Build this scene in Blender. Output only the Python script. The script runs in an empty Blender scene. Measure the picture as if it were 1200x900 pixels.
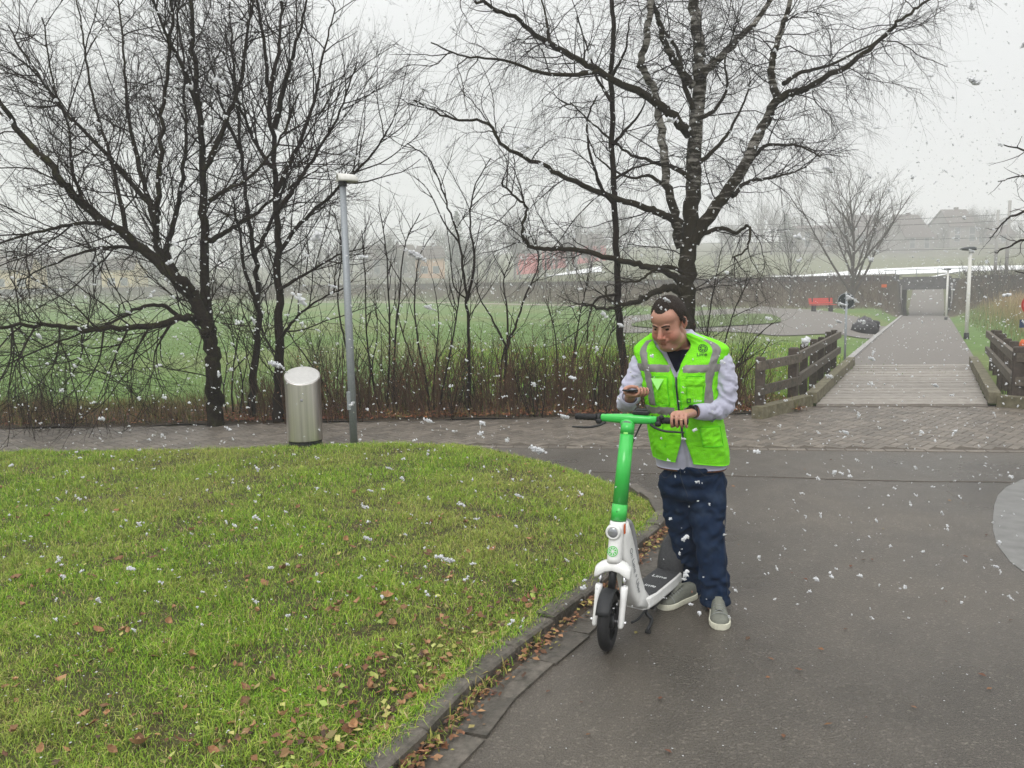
import bpy, bmesh, math, random
import numpy as np
from mathutils import Vector, Matrix, noise as mnoise
from mathutils.bvhtree import BVHTree
from math import sin, cos, pi, radians, sqrt, atan2, tan

scene = bpy.context.scene
COL = scene.collection
rng = np.random.default_rng(7)
random.seed(7)

# ------------------------------------------------------------------ camera
FPX, PITCH, ROLL, CAMH = 903.0, radians(6.63), 0.02, 1.75
_F = np.array([0, cos(PITCH), -sin(PITCH)])
_R0 = np.array([1.0, 0, 0]); _U0 = np.array([0, sin(PITCH), cos(PITCH)])
_R = _R0 * cos(ROLL) - _U0 * sin(ROLL)
_U = _U0 * cos(ROLL) + _R0 * sin(ROLL)
HAZE = 0.0031
CAM = np.array([0.0, 0.0, CAMH])
cd = bpy.data.cameras.new('camera'); cam = bpy.data.objects.new('camera', cd); COL.objects.link(cam)
cd.sensor_width = 36.0; cd.lens = 36.0 * FPX / 1200.0; cd.clip_start = 0.05; cd.clip_end = 2000
M = Matrix(((_R[0], _U[0], -_F[0], 0), (_R[1], _U[1], -_F[1], 0), (_R[2], _U[2], -_F[2], CAMH), (0, 0, 0, 1)))
cam.matrix_world = M
scene.camera = cam

def ray(px, py):
    return _F + _R * ((px - 600) / FPX) - _U * ((py - 450) / FPX)
def W(px, py, D):
    """world point seen at pixel (1200 wide) whose world Y is D"""
    d = ray(px, py); return CAM + d * (D / d[1])
def G(px, py, z=0.0):
    d = ray(px, py); return CAM + d * ((z - CAMH) / d[2])

# ------------------------------------------------------------------ light
world = bpy.data.worlds.new('World'); scene.world = world; world.use_nodes = True
SUN_EL, SUN_AZ = radians(48), radians(200)
nt = world.node_tree; nt.nodes.clear()
def wn(t, **k):
    n = nt.nodes.new(t)
    for a, b in k.items(): setattr(n, a, b)
    return n
out = wn('ShaderNodeOutputWorld'); bg = wn('ShaderNodeBackground'); bg.inputs[1].default_value = 0.1
sky = wn('ShaderNodeTexSky', sky_type='NISHITA', sun_disc=False, sun_elevation=SUN_EL, sun_rotation=SUN_AZ)
tc = wn('ShaderNodeTexCoord'); sep = wn('ShaderNodeSeparateXYZ')
nt.links.new(tc.outputs['Generated'], sep.inputs[0])
mx = wn('ShaderNodeMath', operation='MAXIMUM'); mx.inputs[1].default_value = 0.0
nt.links.new(sep.outputs[2], mx.inputs[0])
# overcast luminance: even near the horizon, about three times brighter overhead
sq = wn('ShaderNodeMath', operation='POWER'); sq.inputs[1].default_value = 2.0; nt.links.new(mx.outputs[0], sq.inputs[0])
ma = wn('ShaderNodeMath', operation='MULTIPLY_ADD'); ma.inputs[1].default_value = 14.0; ma.inputs[2].default_value = 6.6
nt.links.new(sq.outputs[0], ma.inputs[0])
cl = wn('ShaderNodeTexNoise'); cl.inputs['Scale'].default_value = 2.2; cl.inputs['Detail'].default_value = 4
nt.links.new(tc.outputs['Generated'], cl.inputs['Vector'])
mr = wn('ShaderNodeMapRange'); mr.inputs[3].default_value = 0.93; mr.inputs[4].default_value = 1.07
nt.links.new(cl.outputs[0], mr.inputs[0])
mm = wn('ShaderNodeMath', operation='MULTIPLY'); nt.links.new(ma.outputs[0], mm.inputs[0]); nt.links.new(mr.outputs[0], mm.inputs[1])
vm = wn('ShaderNodeVectorMath', operation='SCALE'); vm.inputs[0].default_value = (0.995, 1.0, 1.0)
nt.links.new(mm.outputs[0], vm.inputs['Scale'])
mixw = wn('ShaderNodeMix', data_type='RGBA'); mixw.inputs[0].default_value = 0.94
nt.links.new(sky.outputs[0], mixw.inputs[6]); nt.links.new(vm.outputs[0], mixw.inputs[7])
nt.links.new(mixw.outputs[2], bg.inputs[0]); nt.links.new(bg.outputs[0], out.inputs[0])

sd = bpy.data.lights.new('sun', 'SUN'); sd.energy = 1.5; sd.angle = radians(30); sd.color = (1.0, 0.98, 0.95)
sun = bpy.data.objects.new('sun', sd); COL.objects.link(sun)
dirv = Vector((sin(SUN_AZ) * cos(SUN_EL), cos(SUN_AZ) * cos(SUN_EL), sin(SUN_EL)))
sun.rotation_euler = dirv.to_track_quat('Z', 'Y').to_euler(); sun.location = dirv * 60

scene.view_settings.view_transform = 'Standard'; scene.view_settings.look = 'None'
scene.view_settings.exposure = 0.25; scene.view_settings.gamma = 1.0
scene.render.engine = 'CYCLES'
cy = scene.cycles
cy.use_denoising = True
try: cy.denoiser = 'OPENIMAGEDENOISE'
except Exception: pass
cy.max_bounces = 5; cy.diffuse_bounces = 2; cy.glossy_bounces = 3; cy.transmission_bounces = 4; cy.volume_bounces = 2
cy.transparent_max_bounces = 8
cy.volume_step_rate = 4

# ------------------------------------------------------------------ materials
MATS = {}
def mat(name, col, rough=0.7, var=0.0, scale=8.0, col2=None, bump=0.0, bscale=40.0, metal=0.0, coat=0.0,
        objrand=0.0, attr=None, spec=0.28, coords='Object', stretch=None, detail=4.0, rvar=0.0, sheen=0.0, sss=0.0, contrast=None, voronoi=False):
    m = bpy.data.materials.new(name); m.use_nodes = True; t = m.node_tree; N = t.nodes; L = t.links
    b = N['Principled BSDF']
    b.inputs['Roughness'].default_value = rough; b.inputs['Metallic'].default_value = metal
    b.inputs['Specular IOR Level'].default_value = spec
    if coat: b.inputs['Coat Weight'].default_value = coat; b.inputs['Coat Roughness'].default_value = 0.15
    if sheen: b.inputs['Sheen Weight'].default_value = sheen
    if sss:
        b.inputs['Subsurface Weight'].default_value = sss; b.inputs['Subsurface Radius'].default_value = (0.012, 0.005, 0.003); b.inputs['Subsurface Scale'].default_value = 1.0
    tcn = N.new('ShaderNodeTexCoord'); vec = tcn.outputs[coords]
    if stretch:
        mp = N.new('ShaderNodeMapping'); mp.inputs['Scale'].default_value = stretch; L.new(vec, mp.inputs[0]); vec = mp.outputs[0]
    cur = None
    if attr:
        a = N.new('ShaderNodeAttribute'); a.attribute_name = attr; cur = a.outputs['Color']
    else:
        rgb = N.new('ShaderNodeRGB'); rgb.outputs[0].default_value = (*col, 1); cur = rgb.outputs[0]
    if var or col2:
        nz = N.new('ShaderNodeTexNoise'); nz.inputs['Scale'].default_value = scale; nz.inputs['Detail'].default_value = detail
        nz.inputs['Roughness'].default_value = 0.6
        L.new(vec, nz.inputs['Vector'])
        fac = nz.outputs[0]
        if col2:
            rp = N.new('ShaderNodeMapRange'); lo, hi = contrast or (0.35, 0.65)
            rp.inputs[1].default_value = lo; rp.inputs[2].default_value = hi; L.new(fac, rp.inputs[0])
            mxn = N.new('ShaderNodeMix'); mxn.data_type = 'RGBA'; L.new(rp.outputs[0], mxn.inputs[0]); L.new(cur, mxn.inputs[6])
            mxn.inputs[7].default_value = (*col2, 1); cur = mxn.outputs[2]
        if var:
            nz2 = N.new('ShaderNodeTexNoise'); nz2.inputs['Scale'].default_value = scale * 2.7; nz2.inputs['Detail'].default_value = detail
            L.new(vec, nz2.inputs['Vector'])
            rp = N.new('ShaderNodeMapRange'); rp.inputs[1].default_value = 0.25; rp.inputs[2].default_value = 0.75
            rp.inputs[3].default_value = 1 - var; rp.inputs[4].default_value = 1 + var; L.new(nz2.outputs[0], rp.inputs[0])
            sc = N.new('ShaderNodeVectorMath'); sc.operation = 'SCALE'; L.new(cur, sc.inputs[0]); L.new(rp.outputs[0], sc.inputs['Scale']); cur = sc.outputs[0]
        if rvar:
            rp = N.new('ShaderNodeMapRange'); rp.inputs[1].default_value = 0.35; rp.inputs[2].default_value = 0.65
            rp.inputs[3].default_value = max(0.03, rough - rvar); rp.inputs[4].default_value = min(1, rough + rvar); L.new(nz.outputs[0], rp.inputs[0]); L.new(rp.outputs[0], b.inputs['Roughness'])
    if objrand:
        oi = N.new('ShaderNodeObjectInfo'); rp = N.new('ShaderNodeMapRange'); rp.inputs[3].default_value = 1 - objrand; rp.inputs[4].default_value = 1 + objrand
        L.new(oi.outputs['Random'], rp.inputs[0])
        sc = N.new('ShaderNodeVectorMath'); sc.operation = 'SCALE'; L.new(cur, sc.inputs[0]); L.new(rp.outputs[0], sc.inputs['Scale']); cur = sc.outputs[0]
    L.new(cur, b.inputs['Base Color'])
    if bump:
        if voronoi:
            bn = N.new('ShaderNodeTexVoronoi'); bn.inputs['Scale'].default_value = bscale; L.new(vec, bn.inputs['Vector'])
        else:
            bn = N.new('ShaderNodeTexNoise'); bn.inputs['Scale'].default_value = bscale; bn.inputs['Detail'].default_value = 5; L.new(vec, bn.inputs['Vector'])
        bp = N.new('ShaderNodeBump'); bp.inputs['Strength'].default_value = min(1, bump); bp.inputs['Distance'].default_value = 0.01 * max(1, bump)
        L.new(bn.outputs[0], bp.inputs['Height']); L.new(bp.outputs[0], b.inputs['Normal'])
    MATS[name] = m
    return m

def asphalt_mat():
    m = bpy.data.materials.new('asphalt'); m.use_nodes = True; t = m.node_tree; N = t.nodes; L = t.links; b = N['Principled BSDF']
    tcn = N.new('ShaderNodeTexCoord'); vec = tcn.outputs['Object']
    def nz(scale, detail, rough=.6):
        n = N.new('ShaderNodeTexNoise'); n.inputs['Scale'].default_value = scale; n.inputs['Detail'].default_value = detail; n.inputs['Roughness'].default_value = rough; L.new(vec, n.inputs['Vector']); return n.outputs[0]
    def mr_(src, a, b_, c, d):
        r = N.new('ShaderNodeMapRange'); r.inputs[1].default_value = a; r.inputs[2].default_value = b_; r.inputs[3].default_value = c; r.inputs[4].default_value = d; L.new(src, r.inputs[0]); return r.outputs[0]
    def mixc(f, c0, c1):
        x = N.new('ShaderNodeMix'); x.data_type = 'RGBA'; L.new(f, x.inputs[0])
        for i, c in ((6, c0), (7, c1)):
            if isinstance(c, tuple): x.inputs[i].default_value = (*c, 1)
            else: L.new(c, x.inputs[i])
        return x.outputs[2]
    fine = nz(170, 3, .7); big = nz(.55, 5, .55); mid = nz(4.5, 5)
    vo = N.new('ShaderNodeTexVoronoi'); vo.inputs['Scale'].default_value = 95; L.new(vec, vo.inputs['Vector'])
    sepc = N.new('ShaderNodeSeparateColor'); L.new(vo.outputs['Color'], sepc.inputs[0])
    c = mixc(mr_(fine, .35, .65, 0, 1), (.036, .030, .0235), (.118, .102, .082))
    c = mixc(mr_(sepc.outputs[0], .90, .95, 0, .30), c, (.24, .21, .175))
    sc = N.new('ShaderNodeVectorMath'); sc.operation = 'SCALE'; L.new(c, sc.inputs[0]); L.new(mr_(big, .34, .66, .70, 1.26), sc.inputs['Scale'])
    sc2 = N.new('ShaderNodeVectorMath'); sc2.operation = 'SCALE'; L.new(sc.outputs[0], sc2.inputs[0]); L.new(mr_(mid, .3, .7, .88, 1.12), sc2.inputs['Scale'])
    L.new(sc2.outputs[0], b.inputs['Base Color']); L.new(mr_(big, .38, .62, .24, .50), b.inputs['Roughness'])
    bp = N.new('ShaderNodeBump'); bp.inputs['Strength'].default_value = .7; bp.inputs['Distance'].default_value = .006; L.new(vo.outputs['Distance'], bp.inputs['Height'])
    bp2 = N.new('ShaderNodeBump'); bp2.inputs['Strength'].default_value = .5; bp2.inputs['Distance'].default_value = .01; L.new(fine, bp2.inputs['Height']); L.new(bp.outputs[0], bp2.inputs['Normal']); L.new(bp2.outputs[0], b.inputs['Normal'])
    MATS['asphalt'] = m
asphalt_mat()
mat('far_asphalt', (0.15, 0.136, 0.122), 0.7, var=0.12, scale=3, bump=0.2, bscale=30)
mat('wet_patch', (0.150, 0.148, 0.142), 0.45, var=0.25, scale=3, bump=0.15, bscale=150)
mat('joint', (0.085, 0.072, 0.058), 0.9, var=0.3, scale=20)
mat('paver_unused', (0.165, 0.135, 0.115), 0.55, var=0.20, scale=5, col2=(0.115, 0.092, 0.080), bump=0.25, bscale=120, attr=None)
mat('kerb_stone', (0.112, 0.098, 0.082), 0.55, var=0.3, scale=14, col2=(0.066, 0.060, 0.049), bump=0.5, bscale=70, objrand=0.2)
mat('soil', (0.060, 0.045, 0.030), 0.95, var=0.4, scale=12, bump=0.6, bscale=30)
mat('turf', (0.050, 0.056, 0.016), 0.95, var=0.4, scale=6, col2=(0.052, 0.036, 0.018), bump=0.5, bscale=30)
mat('blade', None, 0.6, attr='Col', spec=0.10)
mat('terrain', None, 0.95, attr='Col', var=0.28, scale=1.3, bump=0.6, bscale=4, detail=8, spec=0.15)
mat('leaf', None, 0.6, attr='Col', spec=0.3)
mat('leaf_brown', (0.17, 0.080, 0.036), 0.5, var=0.35, scale=30, objrand=0.45)
mat('leaf_tan', (0.30, 0.17, 0.085), 0.55, var=0.3, scale=30, objrand=0.35)
mat('wood', (0.125, 0.105, 0.082), 0.8, var=0.35, scale=9, col2=(0.075, 0.066, 0.052), stretch=(1, 1, 1), bump=0.5, bscale=60, objrand=0.15)
mat('wood_dark', (0.066, 0.052, 0.042), 0.8, var=0.35, scale=9, bump=0.5, bscale=60, objrand=0.2)
mat('plank', (0.27, 0.245, 0.215), 0.55, var=0.18, scale=7, col2=(0.20, 0.178, 0.152), bump=0.35, bscale=40, objrand=0.14)
mat('beam', (0.19, 0.17, 0.115), 0.8, var=0.3, scale=6, col2=(0.115, 0.105, 0.062), bump=0.5, bscale=50, objrand=0.1)
mat('bark', (0.020, 0.0135, 0.010), 0.9, var=0.5, scale=16, col2=(0.010, 0.007, 0.005), stretch=(1, 1, 0.4), bump=1.0, bscale=50, spec=.08)
mat('bark_moss', (0.019, 0.014, 0.010), 0.9, var=0.5, scale=12, col2=(0.032, 0.032, 0.010), contrast=(0.5, 0.7), bump=1.0, bscale=45, spec=.08)
mat('twig', (0.017, 0.011, 0.009), 0.85, var=0.25, scale=3, spec=.1)
mat('birch_twig', (0.016, 0.011, 0.010), 0.85, var=0.3, scale=3)
mat('stem', (0.075, 0.040, 0.022), 0.85, var=0.3, scale=3, objrand=0.25)
mat('far_twig', (0.050, 0.040, 0.034), 0.9)
mat('steel', (0.72, 0.68, 0.655), 0.36, metal=1.0, var=0.25, scale=9, stretch=(1, 1, 0.015), bump=0.03, bscale=60)
mat('steel_lid', (0.62, 0.61, 0.59), 0.5, metal=0.6, var=0.06, scale=9)
mat('galvanised', (0.27, 0.29, 0.31), 0.55, metal=0.35, var=0.12, scale=20)
mat('lamp_white', (0.62, 0.61, 0.58), 0.5, var=0.08, scale=8)
mat('pole_grey', (0.33, 0.32, 0.31), 0.6, var=0.1, scale=8)
mat('dark_plastic', (0.018, 0.019, 0.021), 0.5, var=0.2, scale=30)
mat('rubber', (0.016, 0.016, 0.017), 0.7, var=0.3, scale=30, bump=0.2, bscale=90)
mat('deck_mat', (0.040, 0.041, 0.044), 0.6, var=0.2, scale=30, bump=0.5, bscale=140)
mat('green_paint', (0.045, 0.47, 0.075), 0.28, coat=0.4, var=0.05, scale=10)
mat('white_paint', (0.76, 0.76, 0.745), 0.34, coat=0.25, var=0.04, scale=12, col2=(0.60, 0.585, 0.55), contrast=(.56, .78))
mat('grey_plastic', (0.26, 0.26, 0.27), 0.5, var=0.1, scale=20)
mat('chrome', (0.7, 0.7, 0.72), 0.18, metal=1.0)
mat('orange', (0.55, 0.10, 0.02), 0.35)
mat('lens', (0.35, 0.36, 0.38), 0.12, metal=0.5)
mat('logo_green', (0.10, 0.55, 0.10), 0.4)
mat('logo_dark', (0.015, 0.03, 0.02), 0.5)
mat('print_grey', (0.22, 0.23, 0.24), 0.5)
mat('print_white', (0.6, 0.62, 0.62), 0.5)
mat('vest', (0.19, 0.70, 0.012), 0.62, var=0.10, scale=9, bump=0.5, bscale=160, sheen=0.0, spec=.2)
mat('vest_seam', (0.10, 0.60, 0.01), 0.6, var=0.05, scale=20)
mat('vest_clear', (0.36, 0.88, 0.22), 0.25, var=0.05, scale=20)
mat('tape', (0.20, 0.195, 0.185), 0.42, metal=0.1, var=0.10, scale=25, bump=0.12, bscale=200)
mat('zip', (0.012, 0.022, 0.03), 0.5)
mat('shirt', (0.40, 0.40, 0.50), 0.75, var=0.05, scale=12, bump=0.12, bscale=500, sheen=0.2)
mat('tee', (0.009, 0.011, 0.022), 0.9, spec=.1, var=0.1, scale=40)
mat('denim', (0.0095, 0.0205, 0.048), 0.8, var=0.30, scale=9, col2=(0.028, 0.043, 0.074), contrast=(0.55, 0.8), bump=0.25, bscale=350, sheen=0.0, spec=.08)
mat('denim_seam', (0.022, 0.03, 0.05), 0.8)
mat('skin', None, 0.5, attr='Col', var=0.07, scale=40, bump=0.10, bscale=220, spec=0.4, sss=0.12)
mat('hair', (0.022, 0.0135, 0.009), 0.6, var=0.5, scale=120, bump=0.8, bscale=260, stretch=(1, 1, 0.4))
mat('shoe', (0.145, 0.150, 0.125), 0.7, var=0.15, scale=25, bump=0.2, bscale=150)
mat('sole', (0.58, 0.57, 0.46), 0.6, var=0.1, scale=20)
mat('lace', (0.20, 0.21, 0.20), 0.8)
mat('phone', (0.012, 0.012, 0.014), 0.15)
mat('gold', (0.75, 0.60, 0.35), 0.25, metal=1.0)
mat('eye_white', (0.55, 0.50, 0.46), 0.2)
mat('eye_dark', (0.02, 0.014, 0.01), 0.2)
mat('leather', (0.20, 0.085, 0.04), 0.5, var=0.2, scale=30)
def snow_mat():
    m = bpy.data.materials.new('snow'); m.use_nodes = True; t = m.node_tree; N = t.nodes; L = t.links; N.clear()
    o = N.new('ShaderNodeOutputMaterial'); d = N.new('ShaderNodeBsdfDiffuse'); d.inputs[0].default_value = (.9, .91, .93, 1); r = N.new('ShaderNodeBsdfTranslucent'); r.inputs[0].default_value = (.9, .91, .93, 1)
    x = N.new('ShaderNodeMixShader'); x.inputs[0].default_value = .45; L.new(d.outputs[0], x.inputs[1]); L.new(r.outputs[0], x.inputs[2]); y = N.new('ShaderNodeMixShader'); y.inputs[0].default_value = .22; tr = N.new('ShaderNodeBsdfTransparent'); L.new(x.outputs[0], y.inputs[1]); L.new(tr.outputs[0], y.inputs[2]); L.new(y.outputs[0], o.inputs[0]); MATS['snow'] = m
snow_mat()
mat('concrete', (0.30, 0.29, 0.28), 0.8, var=0.2, scale=2, bump=0.2, bscale=20)
mat('concrete_dark', (0.085, 0.082, 0.085), 0.85, var=0.35, scale=1.5, bump=0.2, bscale=10)
mat('bench_red', (0.55, 0.055, 0.045), 0.5, var=0.1, scale=5)
mat('sign_back', (0.035, 0.042, 0.045), 0.5, var=0.2, scale=12)
mat('sign_red', (0.40, 0.02, 0.02), 0.4)
mat('sign_white', (0.55, 0.56, 0.56), 0.4)
mat('sign_blue', (0.018, 0.03, 0.095), 0.4)
mat('tarp', (0.018, 0.017, 0.021), 0.45, var=0.3, scale=4, bump=0.5, bscale=9)
mat('tarp_grey', (0.085, 0.08, 0.088), 0.5, var=0.3, scale=4, bump=0.5, bscale=9)
mat('fleece', (0.80, 0.81, 0.82), 0.8, var=0.06, scale=0.2, bump=0.4, bscale=1.0)
mat('house_wall', (0.17, 0.155, 0.14), 0.8, var=0.08, scale=0.8)
mat('house_yellow', (0.46, 0.37, 0.19), 0.8, var=0.08, scale=0.8)
mat('house_orange', (0.42, 0.26, 0.15), 0.8, var=0.08, scale=0.8)
mat('house_red', (0.48, 0.06, 0.06), 0.8, var=0.08, scale=0.8)
mat('roof', (0.060, 0.040, 0.035), 0.8, var=0.2, scale=1.5)
mat('window', (0.06, 0.07, 0.08), 0.2)
mat('window_frame', (0.28, 0.28, 0.27), 0.5)
mat('conifer', (0.030, 0.048, 0.034), 0.9, var=0.3, scale=1)

# birch bark: pale skin with dark bands on upper wood, dark furrowed bark low down
def birch_bark():
    m = bpy.data.materials.new('birch_bark'); m.use_nodes = True; t = m.node_tree; N = t.nodes; L = t.links; b = N['Principled BSDF']
    b.inputs['Roughness'].default_value = 0.85; b.inputs['Specular IOR Level'].default_value = .08
    tcn = N.new('ShaderNodeTexCoord'); mp = N.new('ShaderNodeMapping'); mp.inputs['Scale'].default_value = (3.0, 3.0, 16.0); L.new(tcn.outputs['Object'], mp.inputs[0])
    nz = N.new('ShaderNodeTexNoise'); nz.inputs['Scale'].default_value = 1.0; nz.inputs['Detail'].default_value = 6; nz.inputs['Roughness'].default_value = 0.7; L.new(mp.outputs[0], nz.inputs['Vector'])
    a = N.new('ShaderNodeAttribute'); a.attribute_name = 'Col'   # how much of the white skin this piece of wood still has
    ad = N.new('ShaderNodeMath'); ad.operation = 'ADD'; L.new(nz.outputs[0], ad.inputs[0]); L.new(a.outputs['Fac'], ad.inputs[1])
    rp = N.new('ShaderNodeMapRange'); rp.inputs[1].default_value = 0.95; rp.inputs[2].default_value = 1.06; L.new(ad.outputs[0], rp.inputs[0])
    nz2 = N.new('ShaderNodeTexNoise'); nz2.inputs['Scale'].default_value = 9; nz2.inputs['Detail'].default_value = 5; L.new(tcn.outputs['Object'], nz2.inputs['Vector'])
    dk = N.new('ShaderNodeMix'); dk.data_type = 'RGBA'; dk.inputs[6].default_value = (0.012, 0.009, 0.007, 1); dk.inputs[7].default_value = (0.034, 0.028, 0.014, 1); L.new(nz2.outputs[0], dk.inputs[0])
    mxn = N.new('ShaderNodeMix'); mxn.data_type = 'RGBA'; L.new(rp.outputs[0], mxn.inputs[0]); L.new(dk.outputs[2], mxn.inputs[6]); mxn.inputs[7].default_value = (0.26, 0.245, 0.22, 1)
    L.new(mxn.outputs[2], b.inputs['Base Color'])
    bp = N.new('ShaderNodeBump'); bp.inputs['Strength'].default_value = 1.0; bp.inputs['Distance'].default_value = 0.015
    nz3 = N.new('ShaderNodeTexNoise'); nz3.inputs['Scale'].default_value = 40; L.new(tcn.outputs['Object'], nz3.inputs['Vector']); L.new(nz3.outputs[0], bp.inputs['Height']); L.new(bp.outputs[0], b.inputs['Normal'])
    MATS['birch_bark'] = m
birch_bark()

# ------------------------------------------------------------------ mesh helpers
WL = {}   # world location of things (their children are built in world space, then shifted)
def wloc(o): return WL.get(o.name, np.zeros(3))

def mesh_np(name, V, faces, material=None, parent=None, smooth=False, col=None, origin=None):
    """V (n,3) world coords; faces: list of int arrays (m,k)"""
    V = np.asarray(V, dtype=np.float32).reshape(-1, 3)
    base = wloc(parent) if parent is not None else np.zeros(3)
    org = np.zeros(3) if origin is None else np.asarray(origin, float)
    me = bpy.data.meshes.new(name)
    off = org if origin is not None else base
    Vl = V - off.astype(np.float32)
    me.vertices.add(len(Vl)); me.vertices.foreach_set('co', Vl.ravel())
    faces = [np.asarray(f, dtype=np.int32) for f in faces if len(f)]
    tot = sum(f.size for f in faces); nf = sum(len(f) for f in faces)
    me.loops.add(tot); me.polygons.add(nf)
    me.loops.foreach_set('vertex_index', np.concatenate([f.ravel() for f in faces]))
    starts = []; s = 0; totals = []
    for f in faces:
        k = f.shape[1]; starts.append(s + np.arange(len(f)) * k); s += f.size; totals.append(np.full(len(f), k))
    me.polygons.foreach_set('loop_start', np.concatenate(starts).astype(np.int32))
    me.polygons.foreach_set('loop_total', np.concatenate(totals).astype(np.int32))
    me.polygons.foreach_set('use_smooth', np.full(nf, bool(smooth)))
    me.update(calc_edges=True)
    if col is not None:
        at = me.color_attributes.new('Col', 'FLOAT_COLOR', 'POINT')
        c = np.ones((len(V), 4), dtype=np.float32); c[:, :3] = col
        at.data.foreach_set('color', c.ravel())
    if material: me.materials.append(MATS[material] if isinstance(material, str) else material)
    o = bpy.data.objects.new(name, me); COL.objects.link(o)
    if parent is not None: o.parent = parent
    if origin is not None:
        o.location = org - base
        WL[o.name] = org
    else:
        WL[o.name] = base
    return o

class MB:
    """collects shapes; build() links them as ONE object"""
    def __init__(s): s.V = []; s.F = {}; s.n = 0
    def add(s, V, F):
        V = np.asarray(V, float).reshape(-1, 3)
        for f in F:
            s.F.setdefault(len(f), []).append([i + s.n for i in f])
        s.V.append(V); s.n += len(V); return s
    def box(s, c, size, R=None, bev=0.0):
        sx, sy, sz = [a / 2 for a in size]; c = np.asarray(c, float); R = np.eye(3) if R is None else np.asarray(R)
        if bev <= 0:
            P = np.array([(x, y, z) for z in (-sz, sz) for y in (-sy, sy) for x in (-sx, sx)])
            F = [(0, 2, 3, 1), (4, 5, 7, 6), (0, 1, 5, 4), (2, 6, 7, 3), (0, 4, 6, 2), (1, 3, 7, 5)]
        else:
            # chamfered in plan, with a bevelled top and bottom ring
            b = min(bev, sx * .9, sy * .9, sz * .9)
            def ring(ix, z): 
                x, y = sx - ix, sy - ix
                return [(-x + b, -y, z), (x - b, -y, z), (x, -y + b, z), (x, y - b, z), (x - b, y, z), (-x + b, y, z), (-x, y - b, z), (-x, -y + b, z)]
            P = np.array(ring(b * .8, -sz) + ring(0, -sz + b) + ring(0, sz - b) + ring(b * .8, sz))
            F = []
            for r in range(3):
                for i in range(8):
                    j = (i + 1) % 8; F.append((r * 8 + i, r * 8 + j, r * 8 + 8 + j, r * 8 + 8 + i))
            F.append(tuple(range(7, -1, -1))); F.append(tuple(range(24, 32)))
        return s.add(P @ R.T + c, F)
    def tube(s, pts, r, k=8, cap=True, sq=1.0):
        P = np.asarray(pts, float); n = len(P); r = np.broadcast_to(np.asarray(r, float), (n,))
        T = np.gradient(P, axis=0); T /= np.linalg.norm(T, axis=1)[:, None] + 1e-12
        ref = np.array([0, 0, 1.0]) if abs(T.mean(0)[2]) < 0.8 else np.array([0, 1.0, 0])
        A = np.cross(T, ref); A /= np.linalg.norm(A, axis=1)[:, None] + 1e-12; B = np.cross(A, T)
        an = np.arange(k) * 2 * pi / k
        V = P[:, None] + r[:, None, None] * (A[:, None] * np.cos(an)[None, :, None] + sq * B[:, None] * np.sin(an)[None, :, None])
        F = []
        for i in range(n - 1):
            for j in range(k):
                j2 = (j + 1) % k; F.append((i * k + j, i * k + j2, (i + 1) * k + j2, (i + 1) * k + j))
        if cap: F.append(tuple(range(k))[::-1]); F.append(tuple((n - 1) * k + j for j in range(k)))
        return s.add(V.reshape(-1, 3), F)
    def loft(s, rings, cap=True, closed=True):
        k = len(rings[0]); V = np.concatenate([np.asarray(r, float) for r in rings]); F = []
        for i in range(len(rings) - 1):
            for j in range(k if closed else k - 1):
                j2 = (j + 1) % k; F.append((i * k + j, i * k + j2, (i + 1) * k + j2, (i + 1) * k + j))
        if cap: F.append(tuple(range(k))[::-1]); F.append(tuple((len(rings) - 1) * k + j for j in range(k)))
        return s.add(V, F)
    def ell(s, c, r, R=None, n=16, m=10):
        R = np.eye(3) if R is None else np.asarray(R); V = [(0, 0, -1)]
        for i in range(1, m):
            a = -pi / 2 + pi * i / m
            for j in range(n): V.append((cos(a) * cos(2 * pi * j / n), cos(a) * sin(2 * pi * j / n), sin(a)))
        V.append((0, 0, 1)); F = []
        for j in range(n): F.append((0, 1 + (j + 1) % n, 1 + j))
        for i in range(m - 2):
            for j in range(n):
                a = 1 + i * n + j; b_ = 1 + i * n + (j + 1) % n; F.append((a, b_, b_ + n, a + n))
        t = len(V) - 1; q = 1 + (m - 2) * n
        for j in range(n): F.append((q + j, q + (j + 1) % n, t))
        return s.add((np.array(V) * np.asarray(r)) @ R.T + np.asarray(c), F)
    def cap(s, a, b_, r1, r2, n=14):
        """tapered capsule"""
        a = np.asarray(a, float); b_ = np.asarray(b_, float); d = b_ - a; L_ = np.linalg.norm(d) + 1e-9; t = d / L_
        pts = []; rr = []
        for q in (0.02, .3, .6, .85): pts.append(a - t * r1 * cos(q * pi / 2)); rr.append(r1 * sin(q * pi / 2))
        pts.append(a); rr.append(r1); pts.append((a + b_) / 2); rr.append((r1 + r2) / 2); pts.append(b_); rr.append(r2)
        for q in (.85, .6, .3, .02): pts.append(b_ + t * r2 * cos(q * pi / 2)); rr.append(r2 * sin(q * pi / 2))
        return s.tube(pts, rr, n)
    def prism(s, poly, o, ex, ey, ez, h):
        """extrude a 2-D polygon (in ex,ey from o) by h along ez"""
        o, ex, ey, ez = [np.asarray(a, float) for a in (o, ex, ey, ez)]; n = len(poly)
        a = np.array([o + ex * p[0] + ey * p[1] for p in poly]); V = np.concatenate([a, a + ez * h])
        F = [tuple(range(n))[::-1], tuple(range(n, 2 * n))] + [(i, (i + 1) % n, n + (i + 1) % n, n + i) for i in range(n)]
        return s.add(V, F)
    def build(s, name, material, parent=None, smooth=False, origin=None, col=None):
        return mesh_np(name, np.concatenate(s.V), [np.array(f) for f in s.F.values()], material, parent, smooth, col, origin)

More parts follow.
